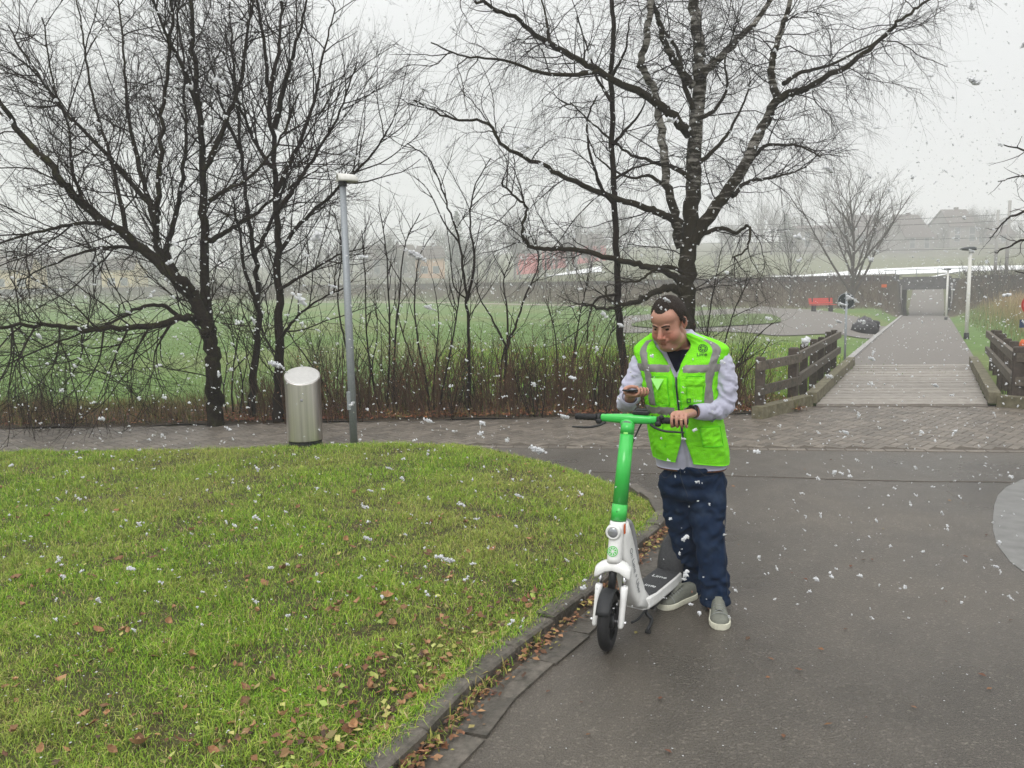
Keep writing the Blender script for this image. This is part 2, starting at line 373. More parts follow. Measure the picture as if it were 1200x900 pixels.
def rotz(a): return np.array([[cos(a), -sin(a), 0], [sin(a), cos(a), 0], [0, 0, 1.0]])
def rotx(a): return np.array([[1, 0, 0], [0, cos(a), -sin(a)], [0, sin(a), cos(a)]])
def roty(a): return np.array([[cos(a), 0, sin(a)], [0, 1, 0], [-sin(a), 0, cos(a)]])
def unit(v): v = np.asarray(v, float); return v / np.linalg.norm(v)

def thing(name, label, cat, loc, group=None):
    o = bpy.data.objects.new(name, None); COL.objects.link(o); o.location = loc; o.empty_display_size = 0.1
    WL[o.name] = np.asarray(loc, float); tag(o, label, cat, group); return o
def tag(o, label=None, cat=None, group=None, kind=None):
    if label: o['label'] = label
    if cat: o['category'] = cat
    if group: o['group'] = group
    if kind: o['kind'] = kind
    return o
def dup(root, loc, rz=0, sc=1.0, label=None):
    def cp(o, par):
        c = o.copy(); COL.objects.link(c)
        if par is not None: c.parent = par
        for ch in list(o.children): cp(ch, c)
        return c
    r = cp(root, None); r.location = loc; r.rotation_euler = (0, 0, rz); r.scale = (sc, sc, sc) if np.isscalar(sc) else sc
    if label: r['label'] = label
    return r

def catmull(P, per=6):
    P = np.asarray(P, float)
    if len(P) < 3: 
        t = np.linspace(0, 1, per + 1)[:, None]; return P[0] * (1 - t) + P[-1] * t
    Q = np.vstack([2 * P[0] - P[1], P, 2 * P[-1] - P[-2]]); out_ = []
    for i in range(1, len(Q) - 2):
        p0, p1, p2, p3 = Q[i - 1], Q[i], Q[i + 1], Q[i + 2]
        for t in np.linspace(0, 1, per, endpoint=False):
            out_.append(0.5 * ((2 * p1) + (-p0 + p2) * t + (2 * p0 - 5 * p1 + 4 * p2 - p3) * t * t + (-p0 + 3 * p1 - 3 * p2 + p3) * t ** 3))
    out_.append(P[-1]); return np.array(out_)

def tubes_np(groups, k_of):
    """groups: list of (P (M,n,3), R (M,n), k) -> V, F"""
    Vs = []; Fs = []; off = 0
    for P, R, k in groups:
        Mn, n = P.shape[:2]
        if Mn == 0: continue
        T = np.gradient(P, axis=1); T /= np.linalg.norm(T, axis=2)[..., None] + 1e-12
        mt = T.mean(1); ref = np.where(np.abs(mt[:, 2:3]) < 0.75, np.array([[0, 0, 1.0]]), np.array([[0, 1.0, 0.1]]))
        A = np.cross(T, np.broadcast_to(ref[:, None], T.shape)); A /= np.linalg.norm(A, axis=2)[..., None] + 1e-12; B = np.cross(A, T)
        an = np.arange(k) * 2 * pi / k
        V = P[:, :, None] + R[:, :, None, None] * (A[:, :, None] * np.cos(an)[:, None] + B[:, :, None] * np.sin(an)[:, None])
        idx = (np.arange(Mn)[:, None, None] * n + np.arange(n - 1)[None, :, None]) * k
        j = np.arange(k)[None, None, :]; j2 = (j + 1) % k
        F = np.stack([idx + j, idx + j2, idx + k + j2, idx + k + j], -1).reshape(-1, 4) + off
        Vs.append(V.reshape(-1, 3)); Fs.append(F); off += Mn * n * k
    return np.concatenate(Vs), np.concatenate(Fs)

def spawn(groups, density, L, r, ang, n, wob, trop, r_, t0=0.15, rmax=0.75, lvar=0.5, taper=0.35, endup=1.0):
    """children of a list of (P,R) polylines"""
    outP = []; outR = []
    for P, R in groups:
        Mn, m = P.shape[:2]
        seg = np.linalg.norm(np.diff(P, axis=1), axis=2).sum(1)
        cnt = r_.poisson(seg * density * (1 - t0))
        ids = np.repeat(np.arange(Mn), cnt); K = len(ids)
        if K == 0: continue
        t = t0 + (1 - t0) * r_.random(K) ** 0.85
        f = t * (m - 1); i0 = np.minimum(f.astype(int), m - 2); fr = (f - i0)[:, None]
        S = P[ids, i0] * (1 - fr) + P[ids, i0 + 1] * fr
        T = P[ids, i0 + 1] - P[ids, i0]; T /= np.linalg.norm(T, axis=1)[:, None] + 1e-9
        pr = R[ids, i0] * (1 - fr[:, 0]) + R[ids, i0 + 1] * fr[:, 0]
        q = r_.normal(size=(K, 3)); q -= (q * T).sum(1)[:, None] * T; q /= np.linalg.norm(q, axis=1)[:, None] + 1e-9
        a = ang * r_.uniform(0.6, 1.35, K)[:, None]
        d = T * np.cos(a) + q * np.sin(a)
        ln = L * r_.uniform(1 - lvar, 1 + lvar, K) * (1.15 - 0.55 * t)
        st = (ln / (n - 1))[:, None]
        pts = [S]; cur = S.copy()
        for s_ in range(n - 1):
            d = d + r_.normal(size=(K, 3)) * wob; d[:, 2] += trop
            d /= np.linalg.norm(d, axis=1)[:, None]
            cur = cur + d * st; pts.append(cur.copy())
        PP = np.stack(pts, 1)
        r0 = np.minimum(pr * rmax, r * r_.uniform(0.8, 1.25, K))
        RR = r0[:, None] * np.linspace(1, taper, n)[None]
        outP.append(PP); outR.append(RR)
    if not outP: return (np.zeros((0, n, 3)), np.zeros((0, n)))
    return (np.concatenate(outP), np.concatenate(outR))

def remeshed(mb, voxel, smooth_it=4, smooth_f=0.5):
    """union of overlapping closed shapes as one continuous surface -> (V, faces list)"""
    me = bpy.data.meshes.new('tmp')
    me.from_pydata(np.concatenate(mb.V).tolist(), [], [tuple(f) for fs in mb.F.values() for f in fs])
    bm = bmesh.new(); bm.from_mesh(me); bmesh.ops.recalc_face_normals(bm, faces=bm.faces); bm.to_mesh(me); bm.free()
    o = bpy.data.objects.new('tmp', me); COL.objects.link(o)
    rm = o.modifiers.new('r', 'REMESH'); rm.mode = 'VOXEL'; rm.voxel_size = voxel; rm.adaptivity = 0
    if smooth_it:
        sm = o.modifiers.new('s', 'SMOOTH'); sm.iterations = smooth_it; sm.factor = smooth_f
    dg = bpy.context.evaluated_depsgraph_get(); dg.update()
    ev = o.evaluated_get(dg); m2 = ev.to_mesh()
    V = np.empty(len(m2.vertices) * 3, dtype=np.float32); m2.vertices.foreach_get('co', V); V = V.reshape(-1, 3).astype(float)
    lt = np.empty(len(m2.polygons), dtype=np.int32); m2.polygons.foreach_get('loop_total', lt)
    li = np.empty(len(m2.loops), dtype=np.int32); m2.loops.foreach_get('vertex_index', li)
    Nn = np.empty(len(m2.vertices) * 3, dtype=np.float32); m2.vertices.foreach_get('normal', Nn); Nn = Nn.reshape(-1, 3).astype(float)
    st = np.concatenate([[0], np.cumsum(lt)[:-1]]); F = []
    for k in np.unique(lt):
        s_ = st[lt == k]; F.append(li[s_[:, None] + np.arange(k)[None]])
    ev.to_mesh_clear(); bpy.data.objects.remove(o); bpy.data.meshes.remove(me)
    return V, F, Nn
def fnoise(V, scale, seed=0.0):
    return np.array([mnoise.noise(Vector((v[0] * scale + seed, v[1] * scale - seed, v[2] * scale))) for v in V])
# ================================================================== SETTING
# ---- path frame: origin at the near edge of the bridge, u along the path, v to its right
B0 = G(1057, 476); PANG = radians(28.5)
PU = np.array([sin(PANG), cos(PANG)]); PV = np.array([cos(PANG), -sin(PANG)])
def PW(u, v, z=0.0): return np.array([B0[0] + PU[0] * u + PV[0] * v, B0[1] + PU[1] * u + PV[1] * v, z])
def smooth(a, b, x): t = np.clip((x - a) / (b - a), 0, 1); return t * t * (3 - 2 * t)
UT0, UT1 = 52.5, 66.0           # underpass from .. to
def path_z(u):
    u = np.asarray(u, float)
    z = -0.36 * smooth(6, 50, u) - 0.75 * smooth(50, 56, u) + 0.9 * smooth(61, 75, u) + np.maximum(0, u - 68) * 0.10
    return z
EX = np.array([-400, -160, -60, -10, 8, 19, 28, 60, 400]); EY = np.array([190, 140, 125, 105, 82, 64, 60, 50, -20])
def emb_t(x, y): return (y - np.interp(x, EX, EY)) * 0.8
def H(x, y, path=True):
    x = np.asarray(x, float); y = np.asarray(y, float)
    s = np.clip((y - 15) / 85, 0, 1.0)
    z = -0.03 + s * (0.95 + np.clip(-x / 60, -0.7, 1.2) * 0.8)
    z = z - 0.35 * np.exp(-((y - 13.7) / 0.55) ** 2) * smooth(-60, -50, x)
    t = emb_t(x, y)
    z = z + 1.95 * smooth(-5, -1.5, t) - 0.5 * smooth(3.5, 7, t)
    hill = np.clip(t - 9, 0, 170)
    z = z + hill * 0.074 + np.maximum(0, np.clip(t, 0, 300) - 60) * 0.03
    z = z + 0.25 * np.sin(x * 0.09 + 1) * np.sin(y * 0.07) * np.clip(t / 25, 0, 1) * 3
    if path:
        dx, dy = x - B0[0], y - B0[1]; u = dx * PU[0] + dy * PU[1]; v = np.abs(dx * PV[0] + dy * PV[1])
        on = smooth(5.0, 6.5, u) * (1 - smooth(84, 90, u))
        wide = np.where((u > UT0 - 1) & (u < UT1 + 1), 1.9, 3.2)
        k = on * (1 - smooth(1.6, wide, v))
        z = z * (1 - k) + (path_z(u) - 0.05) * k
    return z

# ---- terrain: one sheet out to the horizon
def axis(fine0, fine1, step, far0, far1, g=1.12):
    a = list(np.arange(fine0, fine1 + 1e-6, step)); s = step
    while a[-1] < far1: s *= g; a.append(min(far1, a[-1] + s))
    s = step; b = []
    c = fine0
    while c > far0: s *= g; c = max(far0, c - s); b.append(c)
    return np.array(b[::-1] + a)
xs = axis(-24, 44, 0.5, -300, 300); ys = axis(10, 78, 0.5, -40, 290)
XX, YY = np.meshgrid(xs, ys); ZZ = H(XX, YY)
nx, ny = len(xs), len(ys)
i0 = (np.arange(ny - 1)[:, None] * nx + np.arange(nx - 1)[None]).ravel()
FT = np.stack([i0, i0 + 1, i0 + nx + 1, i0 + nx], 1)
tt = emb_t(XX, YY)
def lerp3(c0, c1, k): return c0 * (1 - k[..., None]) + np.array(c1) * k[..., None]
C = np.zeros(XX.shape + (3,)) + np.array([0.100, 0.165, 0.046])
pn = np.sin(XX * 0.31 + 2 * np.sin(YY * 0.13)) * np.sin(YY * 0.23 + 1.3 * np.sin(XX * 0.11))
C = lerp3(C, (0.128, 0.165, 0.055), smooth(-0.3, 0.8, pn))
C = lerp3(C, (0.085, 0.068, 0.045), smooth(-6, -4, tt) * (1 - smooth(7, 9, tt)))
C = lerp3(C, (0.060, 0.050, 0.040), smooth(-3, -1.5, tt) * (1 - smooth(4, 7, tt)))
C = lerp3(C, (0.120, 0.128, 0.065), smooth(8, 12, tt))
C = lerp3(C, (0.085, 0.080, 0.055), smooth(20, 26, tt) * (0.4 + 0.4 * np.sin(XX * 0.05 + YY * .02)))
duX, dvX = (XX - B0[0]) * PU[0] + (YY - B0[1]) * PU[1], (XX - B0[0]) * PV[0] + (YY - B0[1]) * PV[1]
reed = smooth(3, 4.5, dvX) * smooth(7, 12, duX) * (1 - smooth(46, 50, duX)) * (1 - smooth(18, 22, dvX))
C = lerp3(C, (0.16, 0.125, 0.06), reed * .8)
terrain = mesh_np('ground', np.stack([XX, YY, ZZ], -1).reshape(-1, 3), [FT], 'terrain', smooth=True, col=C.reshape(-1, 3))
tag(terrain, kind='structure')

def hit(px, py, off=0.0):
    """first terrain point along a pixel's ray"""
    d = ray(px, py); t = 8.0; p = CAM
    for _ in range(4000):
        p = CAM + d * t
        if p[2] < H(p[0], p[1]) + off: break
        t *= 1.004
    return p

def strip(name, L, Rr, material, off, n=40, m=4, kind='structure', follow=True, seg=6):
    """ribbon between two world polylines, draped on the terrain"""
    L = catmull(np.array(L)[:, :3], seg); Rr = catmull(np.array(Rr)[:, :3], seg)
    def rs(P):
        dd = np.concatenate([[0], np.cumsum(np.linalg.norm(np.diff(P, axis=0), axis=1))]); q = np.linspace(0, dd[-1], n)
        return np.stack([np.interp(q, dd, P[:, i]) for i in range(3)], 1)
    A, B = rs(L), rs(Rr); k = np.linspace(0, 1, m)[None, :, None]
    P = A[:, None] * (1 - k) + B[:, None] * k
    if follow: P[..., 2] = H(P[..., 0], P[..., 1]) + off
    else: P[..., 2] += off
    idx = (np.arange(n - 1)[:, None] * m + np.arange(m - 1)[None]).ravel()
    o = mesh_np(name, P.reshape(-1, 3), [np.stack([idx, idx + 1, idx + m + 1, idx + m], 1)[:, ::-1]], material, smooth=True)
    return tag(o, kind=kind)

# ---- asphalt forecourt (z = 0) and brick band
def edgeD(x): return np.where(x > -0.4, 8.70 - 0.15 * x, 8.76)
ax = np.arange(-16, 18.1, 0.5); ayy = np.arange(-6, 11.31, 0.35)
AX, AY = np.meshgrid(ax, ayy); i0 = (np.arange(len(ayy) - 1)[:, None] * len(ax) + np.arange(len(ax) - 1)[None]).ravel()
asph = mesh_np('asphalt', np.stack([AX, AY, AX * 0], -1).reshape(-1, 3), [np.stack([i0, i0 + 1, i0 + len(ax) + 1, i0 + len(ax)], 1)], 'asphalt')
tag(asph, kind='structure')
# a crack-like seam between two asphalt pours, and the round concrete patch at the right
seam_pts = [G(x, y, 0.0) for x, y in ((690, 553), (760, 555), (860, 558), (960, 561), (1060, 564), (1200, 565), (1290, 566))]
sm = MB(); P = catmull(seam_pts, 10)
P[:, :2] += rng.normal(size=(len(P), 2)) * 0.008
wd = 0.010 + 0.008 * rng.random(len(P))
sm.V.append(np.concatenate([np.c_[P[:, 0], P[:, 1] - wd, P[:, 2] * 0 + .003], np.c_[P[:, 0], P[:, 1] + wd, P[:, 2] * 0 + .003]])); n_ = len(P)
sm.F[4] = [[i, i + 1, n_ + i + 1, n_ + i] for i in range(n_ - 1)]
tag(sm.build('asphalt_seam', 'joint'), kind='structure')
A_, B_c, C_c = [G(x, y)[:2] for x, y in ((1163, 592), (1203, 558), (1203, 662))]
_m = np.array([B_c - A_, C_c - A_]) * 2; cc = np.linalg.solve(_m, np.array([B_c @ B_c - A_ @ A_, C_c @ C_c - A_ @ A_])); CR = float(np.linalg.norm(A_ - cc)); an = np.linspace(0, 2 * pi, 72, endpoint=False)
rr = CR * (1 + .012 * np.sin(an * 5) + .008 * np.sin(an * 11 + 1))
cp = MB(); cp.loft([np.c_[cc[0] + (rr + .004) * np.cos(an), cc[1] + (rr + .004) * np.sin(an), an * 0 - .01], np.c_[cc[0] + rr * np.cos(an), cc[1] + rr * np.sin(an), an * 0 + .004]])
tag(cp.build('concrete_patch', 'wet_patch'), kind='structure')

bx = np.arange(-17, 18.1, 0.5); far = 10.78
near_l = np.array([[x, float(edgeD(x)), 0.0012] for x in bx]); far_l = np.array([[x, far, 0.0012] for x in bx])
bb = MB(); nb = len(bx); bb.V.append(np.concatenate([near_l, far_l])); bb.n = 2 * nb; bb.F[4] = [[i, i + 1, nb + i + 1, nb + i] for i in range(nb - 1)]
# apron in front of the bridge, as far as the first plank
dl, dr = G(957, 476), G(1158, 476)
bb.add([[3.6, far, .0012], [3.6 + .3, 11.2, .0012], [dl[0] - .05, dl[1] + .02, .0012], [dr[0] + .3, dr[1], .0012], [8.3, far, .0012]], [(0, 4, 3, 2, 1)])
bricks = bb.build('brick_path', 'joint'); tag(bricks, kind='structure')
pw, pl = 0.10, 0.20
V = []; F = []; n_ = 0; cols = []
def add_paver(c, ex_, ey_, L_, Wd):
    global n_
    h = 0.0055 + rng.random() * 0.002; g = .0035; q = .003; a_, b_ = L_ / 2 - g, Wd / 2 - g
    for k, z in ((0, .0008), (1, h)):
        for sx_, sy_ in ((-1, -1), (1, -1), (1, 1), (-1, 1)):
            p = c + ex_ * sx_ * (a_ - q * k) + ey_ * sy_ * (b_ - q * k); V.append((p[0], p[1], z))
    F.extend([[n_ + 4, n_ + 5, n_ + 6, n_ + 7]] + [[n_ + i, n_ + (i + 1) % 4, n_ + 4 + (i + 1) % 4, n_ + 4 + i] for i in range(4)])
    n_ += 8; cols.extend([rng.random()] * 8)
def in_band(p):
    top_ = far - .02
    if 3.9 < p[0] < 7.7: top_ = max(top_, dl[1] + (dr[1] - dl[1]) * (p[0] - dl[0]) / (dr[0] - dl[0]) - .02)
    return float(edgeD(p[0])) + .095 < p[1] < top_ and -14.5 < p[0] < 9.6
e45, f45 = np.array([.7071, .7071]), np.array([-.7071, .7071])
for i in range(-70, 175):
    for j in range(-30, 175):
        d_ = (i - j) % 4
        if d_ == 0: c, hx, hy = np.array([(i + 1) * pw, (j + .5) * pw]), pw, pw / 2
        elif d_ == 3: c, hx, hy = np.array([(i + .5) * pw, (j + 1) * pw]), pw / 2, pw
        else: continue
        w_ = e45 * c[0] + f45 * c[1] + np.array([.0, 0.0])
        if not (-15 < w_[0] < 10 and 7.5 < w_[1] < 11.8): continue
        if all(in_band(w_ + e45 * hx * sx_ + f45 * hy * sy_) for sx_, sy_ in ((-1, -1), (1, -1), (1, 1), (-1, 1))):
            add_paver(w_, e45, f45, 2 * hx, 2 * hy)
x = -14.4
while x < 9.5:      # border course along the asphalt
    c = np.array([x + .1, float(edgeD(x + .1)) + .05]); t_ = unit(np.array([.2, float(edgeD(x + .2) - edgeD(x))])); add_paver(c, t_, np.array([-t_[1], t_[0]]), .2, .1); x += .2
pv = mesh_np('paver', np.array(V), [np.array(F)], None, bricks)
cv = np.array(cols)[:, None]; base = np.array([0.140, 0.120, 0.098]) * (0.72 + 0.56 * cv)
at = pv.data.color_attributes.new('Col', 'FLOAT_COLOR', 'POINT'); c4 = np.ones((len(V), 4), dtype=np.float32); c4[:, :3] = base; at.data.foreach_set('color', c4.ravel())
mat('paver_col', None, 0.48, attr='Col', var=0.22, scale=6, bump=0.25, bscale=120); pv.data.materials.append(MATS['paver_col'])
tag(pv, kind='stuff')

# ---- lawn
lawn_px = [(-420, 540), (-200, 537), (0, 532), (120, 531), (250, 529), (340, 526), (420, 523), (480, 522), (530, 524), (580, 532), (640, 547), (700, 566), (745, 586), (768, 600), (776, 611)]
kerb_px = [(782, 616), (757, 640), (724, 674), (691, 705), (651, 738), (618, 763), (571, 799), (545, 827), (515, 861), (484, 887), (455, 915), (420, 952), (380, 1000)]
top_edge = catmull([G(x, y) for x, y in lawn_px], 5); kerb_line = catmull([G(x, y) for x, y in kerb_px], 8)
KW = 0.112
def offset_line(Pl, d):
    T = np.gradient(Pl[:, :2], axis=0); T /= np.linalg.norm(T, axis=1)[:, None]
    return np.c_[Pl[:, 0] + T[:, 1] * d, Pl[:, 1] - T[:, 0] * d, Pl[:, 2]]
# kerb_line runs towards the camera; its right-hand normal (T.y,-T.x) points to the lawn side (image left)
kin = offset_line(kerb_line, KW)
poly = np.vstack([top_edge[:, :2], kin[:, :2], [[-0.6, 0.6], [-9, 0.6], [-16, 4]]])
def inside(px_, py_, pol):
    c = np.zeros(np.shape(px_), bool); n = len(pol); j = n - 1
    for i in range(n):
        xi, yi = pol[i]; xj, yj = pol[j]
        cond = ((yi > py_) != (yj > py_)) & (px_ < (xj - xi) * (py_ - yi) / (yj - yi + 1e-12) + xi)
        c ^= cond; j = i
    return c
def dist_poly(px_, py_, pl_):
    d = np.full(np.shape(px_), 1e9)
    for a, b in zip(pl_[:-1], pl_[1:]):
        ab = b - a; t = np.clip(((px_ - a[0]) * ab[0] + (py_ - a[1]) * ab[1]) / (ab @ ab + 1e-12), 0, 1)
        d = np.minimum(d, np.hypot(px_ - a[0] - t * ab[0], py_ - a[1] - t * ab[1]))
    return d
edge_all = np.vstack([top_edge[::2, :2], kin[::3, :2]])
def LZ(x, y):
    d = dist_poly(x, y, edge_all)
    return 0.022 + 0.05 * smooth(0, 0.5, d) + 0.012 * np.sin(x * 2.3 + 1.1 * np.sin(y * 1.7)) * np.sin(y * 1.9) * smooth(0.1, .8, d)
gx = np.arange(-15, 1.8, 0.09); gy = np.arange(0.6, 9.6, 0.09); GX, GY = np.meshgrid(gx, gy)
GZ = LZ(GX, GY); ing = inside(GX + .045, GY + .045, poly)
i0 = (np.arange(len(gy))[:, None] * len(gx) + np.arange(len(gx))[None]); sel = ing[:-1, :-1]
q = i0[:-1, :-1][sel]; Fq = np.stack([q, q + 1, q + len(gx) + 1, q + len(gx)], 1)
used = np.unique(Fq); remap = np.zeros(GX.size, int); remap[used] = np.arange(len(used))
lawn = mesh_np('lawn', np.stack([GX, GY, GZ], -1).reshape(-1, 3)[used], [remap[Fq]], 'turf', smooth=True)
tag(lawn, kind='structure')

# ---- kerb stones and gutter slabs along the lawn
def along(line, s0, s1):
    dd = np.concatenate([[0], np.cumsum(np.linalg.norm(np.diff(line[:, :2], axis=0), axis=1))])
    return [np.array([np.interp(s, dd, line[:, i]) for i in range(2)]) for s in (s0, s1)], dd[-1]
kerb = bpy.data.objects.new('kerb', None); COL.objects.link(kerb); tag(kerb, kind='structure'); WL[kerb.name] = np.zeros(3)
gutter = bpy.data.objects.new('gutter', None); COL.objects.link(gutter); tag(gutter, kind='structure'); WL[gutter.name] = np.zeros(3)
full_kerb = np.vstack([catmull([G(x, y) for x, y in ((748, 574), (778, 594), (790, 606))], 6)[:-1], kerb_line])
total = along(full_kerb, 0, 1)[1]; s = 0.0; r2 = random.Random(3)
while s < total - 0.1:
    ln = r2.uniform(0.24, 0.44); e = min(total, s + ln)
    (a, b), _ = along(full_kerb, s + 0.004, e - 0.006); d = unit(b - a); nrm = np.array([d[1], -d[0]])
    hz = 0.062 + r2.uniform(-.008, .008); wv = KW + r2.uniform(-.012, .012); jo = r2.uniform(-.006, .006); bv = .012
    A, B_ = a + nrm * jo, b + nrm * (jo + r2.uniform(-.004, .004)); n0 = nrm * wv
    def P3(p, z): return (p[0], p[1], z)
    tl = r2.uniform(-.006, .006)
    V = [P3(A, -.03), P3(B_, -.03), P3(B_ + n0, -.03), P3(A + n0, -.03), P3(A + nrm * .004, hz - bv), P3(B_ + nrm * .004, hz - bv + tl), P3(B_ + n0, hz - .004 + tl), P3(A + n0, hz - .004),
         P3(A + nrm * (bv + .004) + d * .006, hz), P3(B_ + nrm * (bv + .004) - d * .006, hz + tl), P3(B_ + n0 - d * .006 - nrm * .006, hz + tl), P3(A + n0 + d * .006 - nrm * .006, hz)]
    Fk = [(8, 9, 10, 11)] + [(i, (i + 1) % 4, 4 + (i + 1) % 4, 4 + i) for i in range(4)] + [(4 + i, 4 + (i + 1) % 4, 8 + (i + 1) % 4, 8 + i) for i in range(4)]
    o = MB().add(V, [f[::-1] for f in Fk]).build('kerb_stone', 'kerb_stone', kerb)
    s = e
gl = offset_line(kerb_line, -0.05); s = 0.0; total = along(gl, 0, 1)[1]
while s < total - .1:
    ln = r2.uniform(0.30, 0.5); e = min(total, s + ln)
    (a, b), _ = along(gl, s + 0.004, e - 0.005); d = unit(b - a); nrm = -np.array([d[1], -d[0]]); wv = 0.135 + r2.uniform(-.012, .012)
    z0, z1 = 0.006 + r2.uniform(0, .007), 0.010 + r2.uniform(0, .006)
    V = [P3(a, z0), P3(b, z0 + r2.uniform(-.003, .003)), P3(b + nrm * wv, z1), P3(a + nrm * wv, z1), P3(a, -.02), P3(b, -.02), P3(b + nrm * wv, -.02), P3(a + nrm * wv, -.02)]
    MB().add(V, [(0, 1, 2, 3)] + [(4 + i, 4 + (i + 1) % 4, (i + 1) % 4, i) for i in range(4)]).build('gutter_slab', 'kerb_stone', gutter)
    s = e
# soil in the joint between kerb and slabs
a_, b_ = offset_line(kerb_line, 0.02), offset_line(kerb_line, -0.07)
tag(strip('gutter_soil', a_, b_, 'soil', 0.003, n=60, m=3, follow=False, seg=2), kind='structure')
# thin flush edging along the far curve of the lawn
edg = catmull([G(x, y) for x, y in lawn_px[8:]], 6); a_, b_ = offset_line(edg, 0.03), offset_line(edg, -0.035)
tag(strip('lawn_edging', a_, b_, 'kerb_stone', 0.006, n=60, m=2, follow=False, seg=2), kind='structure')

# ---- verge with leaf litter behind the brick path
vx = np.arange(-20, 3.66, 0.25); vy = np.array([10.76, 10.9, 11.2, 11.6, 12.0, 12.5, 13.0])
VX, VY = np.meshgrid(vx, vy); VZ = 0.012 + 0.05 * smooth(10.8, 11.6, VY) - 0.10 * smooth(11.9, 13.0, VY) + 0.02 * np.sin(VX * 3.1) * np.sin(VY * 4)
VY2 = VY.copy(); VY2[1:] += 0.06 * np.sin(VX[1:] * 1.7)
i0 = (np.arange(len(vy) - 1)[:, None] * len(vx) + np.arange(len(vx) - 1)[None]).ravel()
verge = mesh_np('verge', np.stack([VX, VY2, VZ], -1).reshape(-1, 3), [np.stack([i0, i0 + 1, i0 + len(vx) + 1, i0 + len(vx)], 1)], 'soil', smooth=True)
tag(verge, kind='structure')

# ---- footpath beyond the bridge, through the underpass, and side paths
us = np.concatenate([np.arange(6.4, 50, 1.0), np.arange(50, 70, .5), np.arange(70, 86.5, 2)])
hw = 1.30 + 0.15 * smooth(8, 45, us)
Lp = np.array([PW(u, -w, float(path_z(u))) for u, w in zip(us, hw)]); Rp = np.array([PW(u, w, float(path_z(u))) for u, w in zip(us, hw)])
kk = np.linspace(0, 1, 5)[None, :, None]; PP = Lp[:, None] * (1 - kk) + Rp[:, None] * kk; PP[..., 2] += 0.012
i0 = (np.arange(len(us) - 1)[:, None] * 5 + np.arange(4)[None]).ravel()
tag(mesh_np('footpath', PP.reshape(-1, 3), [np.stack([i0, i0 + 1, i0 + 6, i0 + 5], 1)], 'far_asphalt', smooth=True), kind='structure')
# pale kerb on the left side of the footpath
ke = MB()
for sgn, u0, u1 in ((-1, 7.0, 51.0),):
    rings = []
    for u in np.arange(u0, u1, 1.5):
        w = 1.30 + 0.15 * float(smooth(8, 45, u)); z = float(path_z(u))
        rings.append([PW(u, sgn * (w + .00), z - .05), PW(u, sgn * (w + .14), z - .05), PW(u, sgn * (w + .14), z + .06), PW(u, sgn * (w + .00), z + .06)])
    ke.loft(rings)
tag(ke.build('footpath_kerb', 'concrete'), kind='structure')
L = [hit(x, y) for x, y in ((1042, 383), (1022, 380), (1000, 371), (960, 364), (905, 361), (860, 362), (800, 366), (720, 372))]
R = [hit(x, y) for x, y in ((1036, 398), (1010, 397), (985, 393), (950, 393), (910, 394), (880, 391), (820, 389), (730, 391))]
strip('side_path', L, R, 'far_asphalt', 0.03, n=70, m=6)
# green island between the side path's two arms
isl = [hit(x, y) for x, y in ((896, 381), (914, 379), (912, 373), (895, 369), (840, 370), (770, 375), (740, 383), (800, 386))]
c_ = np.mean(isl, 0); mb = MB(); ring = catmull(isl + [isl[0]], 5)[:-1]
for r_ in (1,): 
    ringz = ring.copy(); ringz[:, 2] = H(ring[:, 0], ring[:, 1]) + .07
    cz = c_.copy(); cz[2] = float(H(c_[0], c_[1])) + .16
    mb.add(np.vstack([ringz, cz]), [(i, (i + 1) % len(ring), len(ring)) for i in range(len(ring))])
tag(mb.build('grass_island', 'terrain', col=np.array([0.085, 0.12, 0.04])), kind='structure')
fx = np.linspace(-150, 9, 60)
fa = np.array([[x, np.interp(x, EX, EY) - 9.5, 0] for x in fx]); fb = np.array([[x, np.interp(x, EX, EY) - 13.5, 0] for x in fx])
mat('gravel', (0.30, 0.25, 0.21), 0.9, var=0.2, scale=2)
strip('field_path', fa, fb, 'gravel', 0.05, n=120, m=4, seg=1)

# ---- bridge
bridge = thing('footbridge', 'low timber plank footbridge carrying the footpath over the ditch', 'bridge', PW(2.8, 0, 0))
e_ = (dr - dl)[:2]; LDK = (1000, 429)
ulen = 6.5
def deck_edge(v, u): return PW(u, v)
WB = 1.28
ang_e = atan2(e_[1], e_[0])
# planks run parallel to the near edge (skewed to the path), cut along the path direction
vl = (dl[:2] - B0[:2]) @ PV; vr = (dr[:2] - B0[:2]) @ PV; ul = (dl[:2] - B0[:2]) @ PU; ur = (dr[:2] - B0[:2]) @ PU
npl = 30; pwid = (ulen - 0.0) / npl
for i in range(npl):
    g = 0.012; z = 0.035 + r2.uniform(-.004, .004); a0, a1 = i * pwid + g / 2, (i + 1) * pwid - g / 2
    ex = r2.uniform(-.02, .02)
    c4 = [PW(ul + a0, vl + ex), PW(ur + a0, vr + ex), PW(ur + a1, vr + ex), PW(ul + a1, vl + ex)]
    V = [(p[0], p[1], z - .06) for p in c4] + [(p[0], p[1], z) for p in c4]
    MB().add(V, [(4, 5, 6, 7), (3, 2, 1, 0)] + [(j, (j + 1) % 4, 4 + (j + 1) % 4, 4 + j) for j in range(4)]).build('plank', 'plank', bridge)
def beam_between(mb, a, b, w, h, up=(0, 0, 1)):
    a, b = np.asarray(a, float), np.asarray(b, float); d = unit(b - a); s_ = unit(np.cross(d, up)); t = np.cross(s_, d)
    rings = [[p + s_ * w / 2 * sx + t * h / 2 * sz for sx, sz in ((-1, -1), (1, -1), (1, 1), (-1, 1))] for p in (a, b)]
    return mb.loft(rings)
